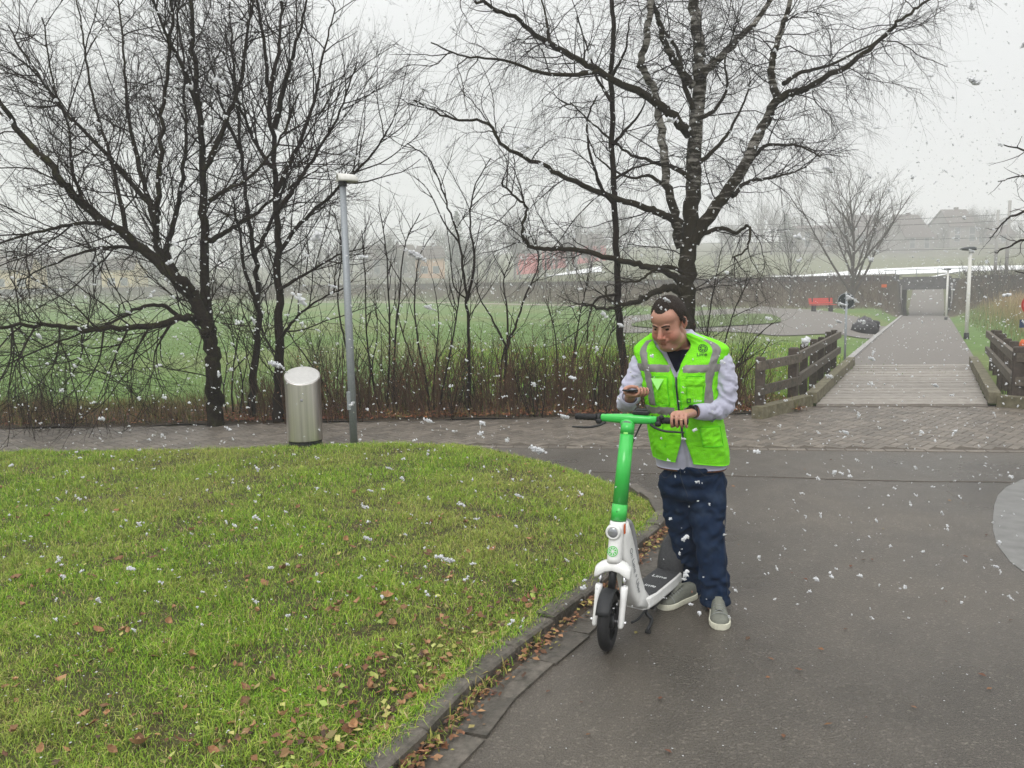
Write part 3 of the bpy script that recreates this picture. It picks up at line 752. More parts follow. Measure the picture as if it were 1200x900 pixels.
for sgn, v0, u0 in ((-1, vl, ul), (1, vr, ur)):
    m_ = MB(); beam_between(m_, PW(u0 - .05, v0 + sgn * .07, .13), PW(u0 + ulen, v0 + sgn * .07, .13), .15, .16); m_.build('edge_beam', 'beam', bridge)
    m_ = MB(); beam_between(m_, PW(u0 + .3, v0 - sgn * .25, -.12), PW(u0 + ulen, v0 - sgn * .25, -.12), .18, .2); m_.build('girder', 'wood_dark', bridge)

def timber_fence(label, sgn, v0, u0, wing_px):
    """bridge railing: posts outside, two rails inside, and a wing that turns away along the brick path"""
    bp = PW(u0 + 3, v0 + sgn * .3, 0); f = thing('timber_fence', label, 'fence', bp, 'timber railings at the footbridge')
    vo = v0 + sgn * 0.30
    corner = PW(u0 + 0.10, vo - sgn * .05)
    wing_end = G(*wing_px); wing_end = np.array([wing_end[0], wing_end[1], 0])
    wd = wing_end - corner; wl = np.linalg.norm(wd); wdn = wd / wl
    def post(p, h, w=.12, nm='post'):
        p = np.asarray(p, float); mb = MB(); R_ = rotz(-PANG + r2.uniform(-.05, .05)); lean = r2.uniform(-.01, .01)
        mb.box((p[0] + lean, p[1], h / 2 - .15), (w, w, h + .3), R_, .012); mb.build(nm, 'wood_dark', f)
    for k in range(6):
        uu = u0 + 0.45 + k * 1.12
        post(PW(uu, vo + sgn * .10), 0.83 + r2.uniform(-.02, .03))
    post(corner + np.array([PV[0], PV[1], 0]) * sgn * .10 + np.array([-PU[0], -PU[1], 0]) * .0, .86, .14)
    post(corner + wdn * .22 + np.array([0, .1, 0]), .87, .13)
    post(wing_end + np.array([0, .06, 0]), 0.83, .12)
    if wl > 2.2: post(corner + wdn * wl * .5 + np.array([0, .1, 0]), .83, .12)
    for z in (0.72, 0.38):
        m_ = MB(); beam_between(m_, PW(u0 + .12, vo, z), PW(u0 + ulen - .2, vo, z), .06, .13); m_.build('rail', 'wood', f)
        a = corner + wdn * .04; m_ = MB(); beam_between(m_, np.array([a[0], a[1] - .02, z - .004]), np.array([wing_end[0] + wdn[0] * .1, wing_end[1] + wdn[1] * .1 - .02, z - .004]), .05, .125); m_.build('rail', 'wood', f)
    a = PW(u0 - .02, v0 + sgn * .12, .085); b = wing_end + wdn * .15; m_ = MB(); beam_between(m_, a, (b[0], b[1] - .05, .085), .16, .17); m_.build('ground_beam', 'beam', f)
    return f
timber_fence('weathered timber railing left of the plank footbridge, beside the round sign', -1, vl, ul, (891, 489))
timber_fence('weathered timber railing right of the plank footbridge, in front of the reeds', 1, vr, ur, (1290, 486))

# ---- railway underpass
up = thing('railway_underpass', 'dark concrete railway underpass at the far end of the footpath', 'underpass', PW(UT0, 0, 0))
for sgn in (-1, 1):
    m_ = MB(); R_ = rotz(-PANG)
    m_.box(PW((UT0 + UT1) / 2, sgn * 1.85, 0.35), (0.5, UT1 - UT0, 3.9), R_); m_.build('side_wall', 'concrete_dark', up)
    m_ = MB(); m_.box(PW(UT0 - .02, sgn * 1.66, .55), (.10, .16, 2.6), R_); m_.build('portal_edge', 'concrete', up)
m_ = MB(); m_.box(PW((UT0 + UT1) / 2, 0, 1.98), (3.2, UT1 - UT0 - .1, .95), rotz(-PANG)); m_.build('deck', 'concrete_dark', up)
m_ = MB()
for v in np.linspace(-2.1, 2.1, 4): m_.tube([PW(UT0 + .3, v, 2.3), PW(UT0 + .3, v, 3.0)], .03, 6)
m_.tube([PW(UT0 + .3, -2.9, 3.0), PW(UT0 + .3, 2.9, 3.0)], .03, 6); m_.tube([PW(UT0 + .3, -2.1, 2.65), PW(UT0 + .3, 2.1, 2.65)], .02, 6)
m_.build('guard_rail', 'galvanised', up)
# dark retaining wall along the track on top of the bank (left and right of the underpass)
def bank_wall(label, x0, x1, zt=0.75):
    rings = []
    for x in np.linspace(x0, x1, 24):
        y = np.interp(x, EX, EY) - 0.8; z = float(H(x, y, False)) - .15
        rings.append([(x, y - .12, z - .6), (x, y + .12, z - .6), (x, y + .12, z + zt), (x, y - .12, z + zt)])
    m_ = MB().loft(rings); o = m_.build('track_wall', 'concrete_dark', origin=np.array(rings[0][0])); tag(o, label, 'wall', 'low walls along the railway')
lx = PW(UT0 + 2, -2.1)[0]; rx = PW(UT0 + 2, 2.1)[0]
bank_wall('long low dark wall along the railway bank left of the underpass', -140, lx - .5, .55)
bank_wall('short low dark wall along the railway bank right of the underpass', rx + .5, 58, .45)

# ---- white fleece sheets over the crop rows on the slope
def sheet(px_top, px_bot, label):
    a = [hit(x, y) for x, y in px_top]; b = [hit(x, y) for x, y in px_bot]
    o = strip('fleece_sheet', a, b, 'fleece', 0.35, n=50, m=8, kind='thing'); tag(o, label, 'crop cover', 'white sheets on the far slope')
def on(px, D):   # terrain point under a pixel column at distance D
    d = ray(px, 340); x = CAM[0] + d[0] / d[1] * D; return np.array([x, D, float(H(x, D))])
def sheetD(name, pts_near, pts_far, label):
    o = strip('fleece_sheet', [on(*p) for p in pts_far], [on(*p) for p in pts_near], 'fleece', 0.10, n=60, m=6, kind='thing'); tag(o, label, 'crop cover', 'white sheets on the far slope')
SHEETS = []
# ================================================================== VEGETATION
def limb_world(px_pts, D, r0, r1, dD, seed, power=0.8, wob=0.010):
    """a limb traced in the photo, standing at distance D and wandering dD metres in depth towards its tip"""
    n = len(px_pts); rl = np.random.default_rng(seed); t = np.linspace(0, 1, n)
    dd = dD * t ** 1.2 + np.concatenate([[0], rl.normal(size=n - 1) * abs(dD) * 0.06])
    P = np.array([W(x, y, D + d) for (x, y), d in zip(px_pts, dd)])
    P = catmull(P, 6); m = len(P); P[1:] += rl.normal(size=(m - 1, 3)) * wob * min(1.0, r0 / 6)
    R = (r1 * .8 + (r0 * .92 - r1 * .8) * (1 - np.linspace(0, 1, m)) ** (power if r0 > 8 else 1.25)) * D / FPX
    return P[None], R[None]

def build_tree(label, base_px, D, limbs, tw, trunk_mat, twig_mat, seed, group, base=None, white=None, name='tree', kside=9):
    r_ = np.random.default_rng(seed)
    groups = []; wcol = []
    for i, L in enumerate(limbs):
        pts, r0, r1, dD = L[:4]
        groups.append(limb_world(pts, D + (L[5] if len(L) > 5 else 0), r0, r1, dD, seed * 31 + i, wob=0.014))
        wcol.append(L[4] if len(L) > 4 else 0.3)
    b = W(*base_px, D) if base is None else base
    b = np.array([b[0], b[1], float(H(b[0], b[1])) if b[1] > 12.4 else 0.0])
    t = thing(name, label, 'tree', b, group)
    tr = [(P, R, kside if R[0, 0] > .03 else 6) for P, R in groups]
    V, F = tubes_np(tr, None)
    if white is not None:
        wc = np.concatenate([np.full(P.shape[1] * k, w) for (P, R, k), w in zip(tr, wcol)])
        if white:  # white skin starts higher up the trunk
            wc = wc + 0.16 * smooth(2.2, 4.2, V[:, 2]) - 0.1
        mesh_np('trunk', V, [F], trunk_mat, t, True, col=np.repeat(wc[:, None], 3, 1))
    else:
        mesh_np('trunk', V, [F], trunk_mat, t, True)
    lev = list(groups); allg = []
    for q in tw:
        kw = dict(q); k = kw.pop('k'); src = kw.pop('src', None)
        base_g = groups if src == 'limbs' else (groups + allg_last if src == 'all' else lev)
        P, R = spawn(base_g, r_=r_, **kw)
        if len(P) == 0: continue
        allg.append((P, R, k)); lev = [(P, R)]; allg_last = [(P, R)]
    # fine wood hides below ground
    V, F = tubes_np(allg, None)
    mesh_np('crown', V, [F], twig_mat, t, False)
    return t

TREE_A = [dict(density=6.0, L=1.45, r=.0095, ang=0.85, n=9, wob=.15, trop=.03, t0=.10, k=4),
          dict(density=7.6, L=.70, r=.0050, ang=0.75, n=7, wob=.17, trop=.02, t0=.10, k=3),
          dict(density=7.5, L=.34, r=.0032, ang=0.7, n=4, wob=.16, trop=.01, t0=.08, k=3)]
G1 = 'bare trees behind the brick path'
limbsA = [
 ([(252, 499), (251, 470), (250, 440), (247, 405), (243, 385), (228, 350), (210, 330), (174, 298), (126, 262), (90, 232), (60, 196), (24, 155), (0, 120), (-40, 60)], 10.6, 1.4, -1.2),
 ([(247, 400), (243, 370), (241, 330), (239, 260), (238, 200), (233, 130), (226, 60), (222, -30), (220, -90)], 8, 2, .8),
 ([(230, 352), (212, 338), (204, 325), (184, 290), (183, 264), (186, 204), (192, 120), (200, 30), (205, -50)], 6.5, 1.6, -.5),
 ([(226, 350), (205, 318), (196, 290), (206, 250), (214, 200), (218, 140), (214, 70), (206, 0)], 5, 1.3, 1.4),
 ([(186, 250), (168, 232), (120, 176), (78, 132), (42, 84), (10, 30)], 4, 1.2, .9),
 ([(246, 388), (234, 376), (215, 373), (180, 381), (120, 386), (60, 380), (0, 384), (-60, 392)], 6, 1.6, -1.6),
 ([(215, 374), (190, 358), (160, 362), (130, 378), (70, 400), (10, 425)], 3, 1, -.8),
 ([(240, 285), (258, 276), (282, 262), (312, 240), (345, 215), (372, 200)], 4, 1.1, 1.0),
 ([(238, 200), (258, 160), (280, 100), (290, 40), (300, -30)], 4, 1.3, .7),
 ([(233, 130), (215, 80), (190, 30), (170, -30)], 3.4, 1.2, -.9),
 ([(190, 300), (150, 290), (110, 292), (60, 310), (20, 330)], 3, 1, 1.0),
 ([(126, 262), (95, 262), (50, 270), (0, 285), (-50, 310)], 2.8, 1, -1.0),
 ([(150, 280), (140, 230), (128, 180), (110, 120), (100, 60), (90, 0)], 3.2, 1, .5),
 ([(100, 240), (85, 200), (80, 150), (60, 90), (50, 20)], 2.6, 1, -.4),
 ([(239, 240), (262, 225), (296, 205), (330, 160), (350, 110)], 3, 1, -.8),
 ([(184, 270), (165, 200), (150, 130), (145, 60), (135, -20)], 3.4, 1.1, 1.2),
]
drop = [([(x, y), (x - 12 + 9 * math.sin(x), y + 40), (x - 22 + 14 * math.sin(x * .7), y + 85)], 1.5, .5, -.3 + .5 * math.sin(x * 1.3)) for x, y in ((200, 380), (175, 382), (150, 385), (122, 386), (96, 384), (70, 381), (42, 381), (14, 383), (-14, 386), (-40, 389))]
DT = float(G(252, 499)[1])
build_tree('big dark spreading bare tree with a long low limb reaching to the left', (252, 499), DT, limbsA + drop, TREE_A, 'bark_moss', 'twig', 11, G1)
limbsB = [
 ([(294, 497), (297, 450), (301, 400), (303, 350), (296, 290), (288, 230), (281, 160), (274, 80), (268, 0)], 5.6, 1.2, .5),
 ([(302, 360), (288, 320), (280, 270), (272, 230)], 3, 1, -.6), ([(298, 300), (318, 260), (332, 220), (350, 180)], 3, 1, .6), ([(283, 180), (262, 130), (250, 80)], 2.6, .9, .5)]
build_tree('slim dark bare tree between the big spreading tree and the tall straight one', (294, 497), DT + .5, limbsB, TREE_A, 'bark', 'twig', 12, G1)
limbsC = [
 ([(326, 500), (327, 460), (327, 400), (326, 330), (324, 250), (320, 160), (312, 80), (300, -20), (292, -80)], 7.6, 1.3, .3),
 ([(321, 150), (333, 100), (347, 50), (362, -10)], 4, 1.2, -.6), ([(324, 250), (348, 215), (372, 178), (398, 130), (418, 72)], 3.5, 1.0, .7),
 ([(325, 300), (352, 262), (392, 225), (436, 180), (456, 150)], 3, 1, -.8), ([(326, 340), (360, 320), (395, 300), (430, 290)], 2.6, .9, .8),
 ([(322, 200), (300, 170), (280, 120), (262, 60)], 3, 1, .5), ([(323, 225), (345, 180), (368, 120), (380, 60), (392, 10)], 3.4, 1, 1.0), ([(326, 400), (345, 375), (372, 352), (405, 338)], 2.4, .8, -.5),
 ([(316, 110), (326, 60), (330, 10), (338, -40)], 3, 1, .8)]
TREE_C = [dict(density=5.0, L=1.25, r=.010, ang=0.75, n=8, wob=.10, trop=.08, t0=.12, k=4),
          dict(density=6.4, L=.66, r=.005, ang=0.6, n=6, wob=.12, trop=.05, t0=.10, k=3),
          dict(density=6.5, L=.33, r=.0031, ang=0.6, n=4, wob=.12, trop=.04, t0=.1, k=3)]
build_tree('tall straight bare tree behind the steel bin, with rising branches', (326, 500), DT + .2, limbsC, TREE_C, 'bark', 'twig', 13, G1)

# birch behind the man
DB = 11.9
limbsD = [
 ([(803, 492), (803, 440), (804, 390), (805, 340), (808, 280), (812, 220), (815, 160), (819, 100), (818, 50), (813, 0), (808, -60)], 13, 6, .2, .44),
 ([(812, 285), (836, 245), (863, 207), (893, 150), (912, 115)], 8.5, 5.5, -.5, .43),
 ([(912, 117), (903, 90), (906, 66), (912, 46), (922, 15), (930, -30)], 5, 3, .0, .40, -.5),
 ([(911, 117), (930, 108), (951, 100), (1000, 73), (1031, 46), (1058, 23), (1085, 2), (1115, -14)], 5, 1.2, -.9, .2, -.5),
 ([(918, 98), (940, 85), (970, 77), (1027, 50), (1052, 30)], 3, 1, .7, .15, -.5),
 ([(798, 290), (790, 250), (782, 215), (774, 153), (766, 105), (752, 76), (758, 40), (763, 0), (768, -40)], 6, 4, -.6, .46),
 ([(808, 158), (790, 138), (753, 111), (698, 83), (642, 50), (603, 22), (560, 2), (520, -20)], 6.5, 1.4, -1.2, .2),
 ([(798, 262), (775, 250), (753, 242), (709, 228), (670, 211), (637, 194), (592, 172), (570, 144), (531, 139), (487, 120)], 5, 1.2, -1.4, .1),
 ([(797, 330), (775, 316), (753, 311), (720, 303), (681, 294), (642, 292), (622, 289), (612, 272), (617, 244), (600, 228), (587, 214)], 4.6, 1.3, -1.0, .1),
 ([(804, 346), (788, 337), (772, 340), (748, 352), (728, 357), (703, 361), (682, 354)], 6, 1.4, -.7, .1),
 ([(722, 357), (712, 348), (709, 335)], 2.4, 1, .1, .1, -.5),
 ([(815, 278), (843, 268), (863, 272), (878, 265), (876, 290), (858, 302)], 3.2, 1.1, -.8, .1),
 ([(858, 230), (875, 214), (900, 209), (925, 203), (945, 196)], 3, 1, .9, .15),
 ([(880, 188), (895, 172), (912, 169), (939, 172), (962, 184)], 2.8, .9, -.6, .15),
 ([(822, 90), (844, 66), (866, 46), (890, 20), (910, -10)], 5.5, 3, .5, .42),
 ([(812, 100), (795, 78), (782, 57), (767, 8), (752, -30)], 5.5, 3, -.5, .35),
 ([(812, 128), (800, 90), (795, 62), (770, 20), (760, -20)], 3.5, 1.5, .8, .2),
 ([(811, 210), (790, 196), (765, 190), (735, 178), (700, 150), (668, 120)], 3.4, 1, .9, .1),
 ([(783, 220), (760, 206), (738, 208), (705, 190), (690, 165)], 2.6, .9, .6, .1),
 ([(813, 195), (832, 180), (850, 160), (868, 130), (880, 95)], 3.5, 1.2, .8, .2),
 ([(803, 320), (780, 312), (765, 318), (745, 330), (722, 328)], 3, 1, -.9, .1),
 ([(816, 140), (838, 128), (852, 102), (850, 70), (862, 30)], 3, 1, 1.1, .25),
 ([(700, 84), (670, 88), (630, 84), (590, 70), (545, 66), (505, 50)], 3, .9, -.6, .1, -.8),
 ([(644, 52), (640, 20), (632, -10)], 2.4, .9, .2, .1, -.8),
]
TREE_D = [dict(density=5.4, L=1.15, r=.0085, ang=0.95, n=10, wob=.20, trop=-.010, t0=.10, k=4),
          dict(density=7.4, L=.74, r=.0042, ang=0.8, n=8, wob=.16, trop=-.09, t0=.08, k=3),
          dict(density=8.5, L=.50, r=.0027, ang=0.6, n=5, wob=.12, trop=-.16, t0=.08, k=3)]
build_tree('old birch with dark furrowed trunk and whitish limbs, behind the man', (803, 492), DB, limbsD, TREE_D, 'birch_bark', 'birch_twig', 14, G1, white=True, kside=12)
limbsE = [
 ([(737, 492), (735, 465), (731, 440), (726, 380), (723, 333), (720, 239), (717, 167), (717, 83), (719, 22), (712, -30)], 6, 3, .3),
 ([(720, 240), (706, 222), (692, 180), (688, 140), (700, 112)], 2.6, 1, -.6), ([(718, 170), (735, 150), (752, 130), (760, 100)], 2.4, .9, .6), ([(724, 345), (700, 350), (690, 372), (688, 400)], 2, .8, -.4),
 ([(719, 210), (745, 196), (770, 190), (790, 180)], 2, .8, .5), ([(717, 120), (700, 92), (690, 60), (676, 20)], 2.4, .9, .4), ([(717, 90), (732, 60), (738, 20)], 2.2, .9, -.4)]
build_tree('thin dark straight tree just left of the birch, behind the phone hand', (737, 492), DB - .3, limbsE, [dict(TREE_A[0], density=1.6, L=.9), TREE_A[1], dict(TREE_A[2], density=4)], 'bark', 'twig', 15, G1)

# saplings in the shrub belt
SAP = [dict(density=3.6, L=.75, r=.007, ang=0.65, n=7, wob=.12, trop=.05, t0=.25, k=4),
       dict(density=4.5, L=.36, r=.0035, ang=0.6, n=5, wob=.14, trop=.03, t0=.1, k=3),
       dict(density=4.5, L=.18, r=.0022, ang=0.6, n=4, wob=.14, trop=.02, t0=.1, k=3)]
GS = 'saplings in the shrub belt'
saps = [
 ('slender sapling with a kinked fork, midway between the lamp post and the thin dark tree', 548, [([(549, 494), (550, 450), (549, 400), (547, 352), (543, 320), (537, 277), (523, 236), (505, 190), (478, 168)], 3.8, 1, -.3), ([(548, 350), (556, 308), (551, 261), (556, 220), (575, 185)], 2.8, .9, .4), ([(538, 285), (520, 260), (503, 225), (490, 210)], 1.8, .7, .3), ([(549, 352), (532, 335), (527, 290), (520, 250)], 1.6, .6, -.4)]),
 ('sapling with a wide V fork, right of the kinked one', 592, [([(591, 494), (592, 460), (594, 410), (603, 384), (616, 345), (631, 311), (625, 280)], 3.6, 1, .3), ([(593, 405), (578, 376), (564, 352), (556, 330)], 2.2, .8, -.3), ([(595, 404), (594, 360), (590, 330), (600, 300)], 2.2, .8, .3), ([(588, 494), (586, 440), (592, 405)], 2.4, 1.6, .0)]),
 ('cluster of thin upright stems growing just right of the grey lamp post', 450, [([(452, 494), (456, 440), (456, 360), (452, 290), (444, 240)], 2.6, .8, .4), ([(447, 494), (438, 450), (430, 400), (428, 330), (424, 270)], 2.4, .8, -.4), ([(462, 494), (462, 420), (468, 350), (474, 290), (492, 250)], 2.4, .8, .2)]),
 ('group of dark arching stems between the stem cluster and the kinked sapling', 500, [([(505, 494), (500, 450), (490, 400), (486, 350), (492, 300), (510, 270)], 2.6, .8, .4), ([(511, 494), (520, 450), (530, 400), (538, 350), (545, 300)], 2.4, .8, -.5), ([(498, 494), (488, 440), (472, 390), (462, 350)], 2.2, .8, .3), ([(508, 494), (509, 440), (514, 380), (508, 330)], 2, .7, .2)]),
 ('thin stems behind the lamp post foot, arching over the bin', 425, [([(424, 496), (418, 450), (404, 400), (396, 350), (400, 290), (392, 250)], 2.6, .8, .5), ([(430, 496), (434, 440), (442, 390), (438, 340)], 2, .7, -.3), ([(402, 496), (380, 450), (352, 410), (335, 385)], 2.4, .8, -.3)]),
 ('thin twiggy sapling left of the thin dark tree', 665, [([(668, 494), (670, 440), (676, 390), (684, 350), (690, 320)], 2.2, .7, .4), ([(660, 494), (654, 440), (650, 390), (640, 350)], 2, .7, -.3), ([(694, 494), (700, 440), (712, 400), (726, 372)], 2, .7, .3)]),
 ('spreading twiggy bush stems right of the birch, behind the man\'s shoulder', 848, [([(838, 490), (842, 440), (850, 400), (862, 360), (880, 325)], 2.4, .8, .3), ([(842, 490), (858, 440), (878, 405), (905, 378)], 2.2, .7, -.4), ([(835, 490), (828, 430), (830, 380), (838, 330), (846, 290)], 2.4, .8, .4), ([(846, 490), (866, 450), (890, 420), (902, 400)], 2, .7, .5)]),
 ('short thin stems at the foot of the big spreading tree, on its right', 275, [([(274, 497), (272, 450), (278, 400), (285, 370)], 2.2, .8, .3), ([(280, 497), (284, 450), (276, 410), (268, 380)], 2, .7, -.3), ([(268, 497), (262, 460), (266, 420), (256, 390)], 1.8, .7, .3)]),
]
for i, (lab, bx_, limbs) in enumerate(saps):
    limbs = [(a_, b_ * .68, c_ * .8, d_) for a_, b_, c_, d_ in limbs]
    build_tree(lab, (bx_, 496), 11.25 + .1 * (i % 3), limbs, SAP, 'bark', 'twig', 40 + i, GS, name='sapling', kside=6)

# low shrub thicket: three kinds, copied along the belt
def shrub_proto(seed, h, nst, twd, matn, leafn):
    r_ = np.random.default_rng(seed); P = []; n = 7
    for k in range(nst):
        a = r_.uniform(0, 2 * pi); rad = r_.uniform(0, .22); p = np.array([rad * cos(a), rad * sin(a), -.05]); d = unit([.25 * cos(a), .25 * sin(a), 1]); hh = h * r_.uniform(.55, 1.1); pts = [p]
        for _ in range(n - 1):
            d = unit(d + r_.normal(size=3) * .09 + np.array([0, 0, .03])); p = p + d * hh / (n - 1); pts.append(p)
        P.append(pts)
    P = np.array(P); R = np.linspace(.0062, .0025, n)[None] * r_.uniform(.7, 1.2, (len(P), 1))
    t1 = spawn([(P, R)], twd, .34, .0034, .6, 5, .12, .05, r_, t0=.2); t2 = spawn([t1], 5, .16, .0022, .6, 4, .12, .03, r_)
    V, F = tubes_np([(P, R, 4), (t1[0], t1[1], 3), (t2[0], t2[1], 3)], None)
    lv = []; 
    tips = np.concatenate([t1[0][:, -1], t1[0][:, 2], t2[0][:, -1]]); sel = r_.choice(len(tips), min(leafn, len(tips)), replace=False)
    m_ = MB(); 
    for s_ in tips[sel]:
        a = r_.uniform(0, 2 * pi); e1 = np.array([cos(a), sin(a), r_.uniform(-.8, .3)]); e2 = unit(np.cross(e1, r_.normal(size=3))); L_ = r_.uniform(.018, .04)
        m_.add([s_, s_ + e1 * L_ * .5 + e2 * L_ * .28, s_ + e1 * L_, s_ + e1 * L_ * .5 - e2 * L_ * .28], [(0, 1, 2, 3)])
    return (V, F, m_)
kinds = [('thicket', 1.15, 20, 4.5, 'stem', 34), ('dark_thicket', 1.45, 13, 5.5, 'twig', 12), ('dry_stalks', .8, 26, 2.0, 'stem', 16)]
protos = [shrub_proto(70 + i, h, nst, twd, mt, lf) for i, (lab, h, nst, twd, mt, lf) in enumerate(kinds)] + [shrub_proto(80 + i, h * .9, nst, twd, mt, lf) for i, (lab, h, nst, twd, mt, lf) in enumerate(kinds)]
r3 = random.Random(5); place = {k: [] for k in range(6)}
for row, (yb, stp) in enumerate(((11.05, .27), (11.45, .24), (11.95, .26))):
    x = -9.2 + row * .1
    while x < 3.6:
        px = 600 + x / yb * FPX
        dens = 1.0 if px > 300 else (0.45 if px > 180 else .3)
        if r3.random() < dens:
            k = r3.choices((0, 1, 2), (5, 2, 3))[0] if px > 240 else r3.choices((0, 1, 2), (1, 1, 5))[0]
            yy = yb + r3.uniform(-.15, .15); xx = x + r3.uniform(-.1, .1)
            sc = r3.uniform(.65, 1.12) * (1.0 if px > 300 else .75)
            place[k + 3 * r3.randrange(2)].append((xx, yy, .02 + .03 * float(smooth(10.8, 11.6, yy)), r3.uniform(0, 6.28), sc, sc * r3.uniform(.85, 1.15)))
        x += stp
for k in range(3):
    Vs, Fs, off, LV = [], [], 0, MB()
    for q in (k, k + 3):
        V, F, mb = protos[q]; lvV = np.concatenate(mb.V)
        for (xx, yy, zz, a, sc, sz) in place[q]:
            T = rotz(a).T * np.array([sc, sc, sz]); Vs.append(V @ T + np.array([xx, yy, zz])); Fs.append(F + off); off += len(V)
            LV.add(lvV @ T + np.array([xx, yy, zz]), mb.F[4])
    tag(mesh_np(kinds[k][0], np.concatenate(Vs), [np.concatenate(Fs)], kinds[k][4]), kind='stuff')
    tag(LV.build('clinging_leaves', 'leaf_brown'), kind='stuff')

# grass and dry stalks on the verge, and leaf litter under the shrubs
def blades(name, x, y, z, h, w, colr, r_, lean=.35, material='blade', parent=None, kind='stuff', nseg=2):
    n = len(x); a = r_.uniform(0, 2 * pi, n); ca, sa = np.cos(a), np.sin(a); b = r_.uniform(0, 2 * pi, n); l = h * lean * r_.uniform(.2, 1.6, n)
    V = np.zeros((n, 5, 3)); hx, hy = w / 2 * ca, w / 2 * sa; lx_, ly_ = l * np.cos(b), l * np.sin(b)
    V[:, 0] = np.stack([x - hx, y - hy, z - .004], 1); V[:, 1] = np.stack([x + hx, y + hy, z - .004], 1)
    V[:, 2] = np.stack([x - hx * .8 + lx_ * .35, y - hy * .8 + ly_ * .35, z + h * .6], 1); V[:, 3] = np.stack([x + hx * .8 + lx_ * .35, y + hy * .8 + ly_ * .35, z + h * .6], 1)
    V[:, 4] = np.stack([x + lx_, y + ly_, z + h * (1 - .25 * (l / h) ** 2)], 1)
    i = np.arange(n)[:, None] * 5
    Q = np.concatenate([i + np.array([[0, 1, 3, 2]])]); T = i + np.array([[2, 3, 4]])
    o = mesh_np(name, V.reshape(-1, 3), [Q, T], material, parent, False, np.repeat(colr, 5, 0))
    if kind: tag(o, kind=kind)
    return o
def pick(cols, wts, n, r_, var=.25):
    c = np.array(cols)[r_.choice(len(cols), n, p=np.array(wts) / sum(wts))]
    return c * r_.uniform(1 - var, 1 + var, (n, 1)) * r_.uniform(.93, 1.07, (n, 3))
GREENS = [(.160, .315, .026), (.220, .385, .030), (.300, .410, .048), (.43, .43, .13), (.50, .41, .22), (.060, .125, .016)]
r_ = np.random.default_rng(21)
N = 640000
D_ = r_.uniform(1.6, 9.4, N); fr = r_.uniform(-1.25, .35, N); X_ = fr * D_
k_ = r_.random(N) < 1.0
ok = inside(X_, D_, poly); X_, D_ = X_[ok], D_[ok]
keep = (X_ / D_ > -.80) | (r_.random(len(X_)) < .25); X_, D_ = X_[keep], D_[keep]
pat = np.array(0.5 + .5 * np.sin(X_ * 1.9 + 1.4 * np.sin(D_ * 2.1)) * np.sin(D_ * 1.6 + 1.2 * np.sin(X_ * 1.3)))
pat2 = 0.5 + .5 * np.sin(X_ * 5.1 + 2 * np.sin(D_ * 4.3)) * np.sin(D_ * 4.7 + np.sin(X_ * 3.9))
thin = r_.random(len(X_)) < .40 + .60 * np.clip(pat2 * 1.4, 0, 1); X_, D_, pat, pat2 = X_[thin], D_[thin], pat[thin], pat2[thin]
n = len(X_); tuft = np.clip(np.sin(X_ * 9.3 + 3 * np.sin(D_ * 6.1)) * np.sin(D_ * 8.7 + 2.5 * np.sin(X_ * 7.7)), 0, 1) ** 1.5
hh = r_.uniform(.018, .05, n) * (0.62 + .55 * pat * pat2 + .3 * pat2 + 1.0 * tuft)
lc = pick(GREENS, (4, 5, 4, 1.6, .9, 2.2), n, r_); dry = np.array([.40, .35, .13]); kk = (np.clip((1 - pat) * .85 - .18, 0, .75) * r_.uniform(.3, 1, n))[:, None]
lc = lc * (1 - kk) + dry * kk
blades('grass', X_, D_, LZ(X_, D_), hh, r_.uniform(.0022, .0042, n) * (.8 + .05 * D_), lc, r_, lean=1.05)
# shaggy rim hanging over the kerb
n = 5000; q_ = r_.integers(0, len(kin) - 1, n); X_ = kin[q_, 0] + r_.normal(size=n) * .03; Y_ = kin[q_, 1] + r_.normal(size=n) * .03
ok = (Y_ > 2) ; X_, Y_ = X_[ok], Y_[ok]; n = len(X_)
blades('kerb_grass', X_, Y_, np.full(n, .045), r_.uniform(.02, .06, n), r_.uniform(.003, .005, n), pick(GREENS, (3, 4, 4, 3, 2, 2), n, r_), r_, lean=1.0)
q_ = r_.integers(0, len(edg) - 1, 6000); X_ = edg[q_, 0] + r_.normal(size=6000) * .035; Y_ = edg[q_, 1] + .05 + abs(r_.normal(size=6000)) * -.09
blades('edge_grass', X_, Y_, np.full(6000, .012), r_.uniform(.015, .05, 6000), r_.uniform(.003, .005, 6000), pick(GREENS, (3, 4, 4, 3, 2, 2), 6000, r_), r_, lean=.8)
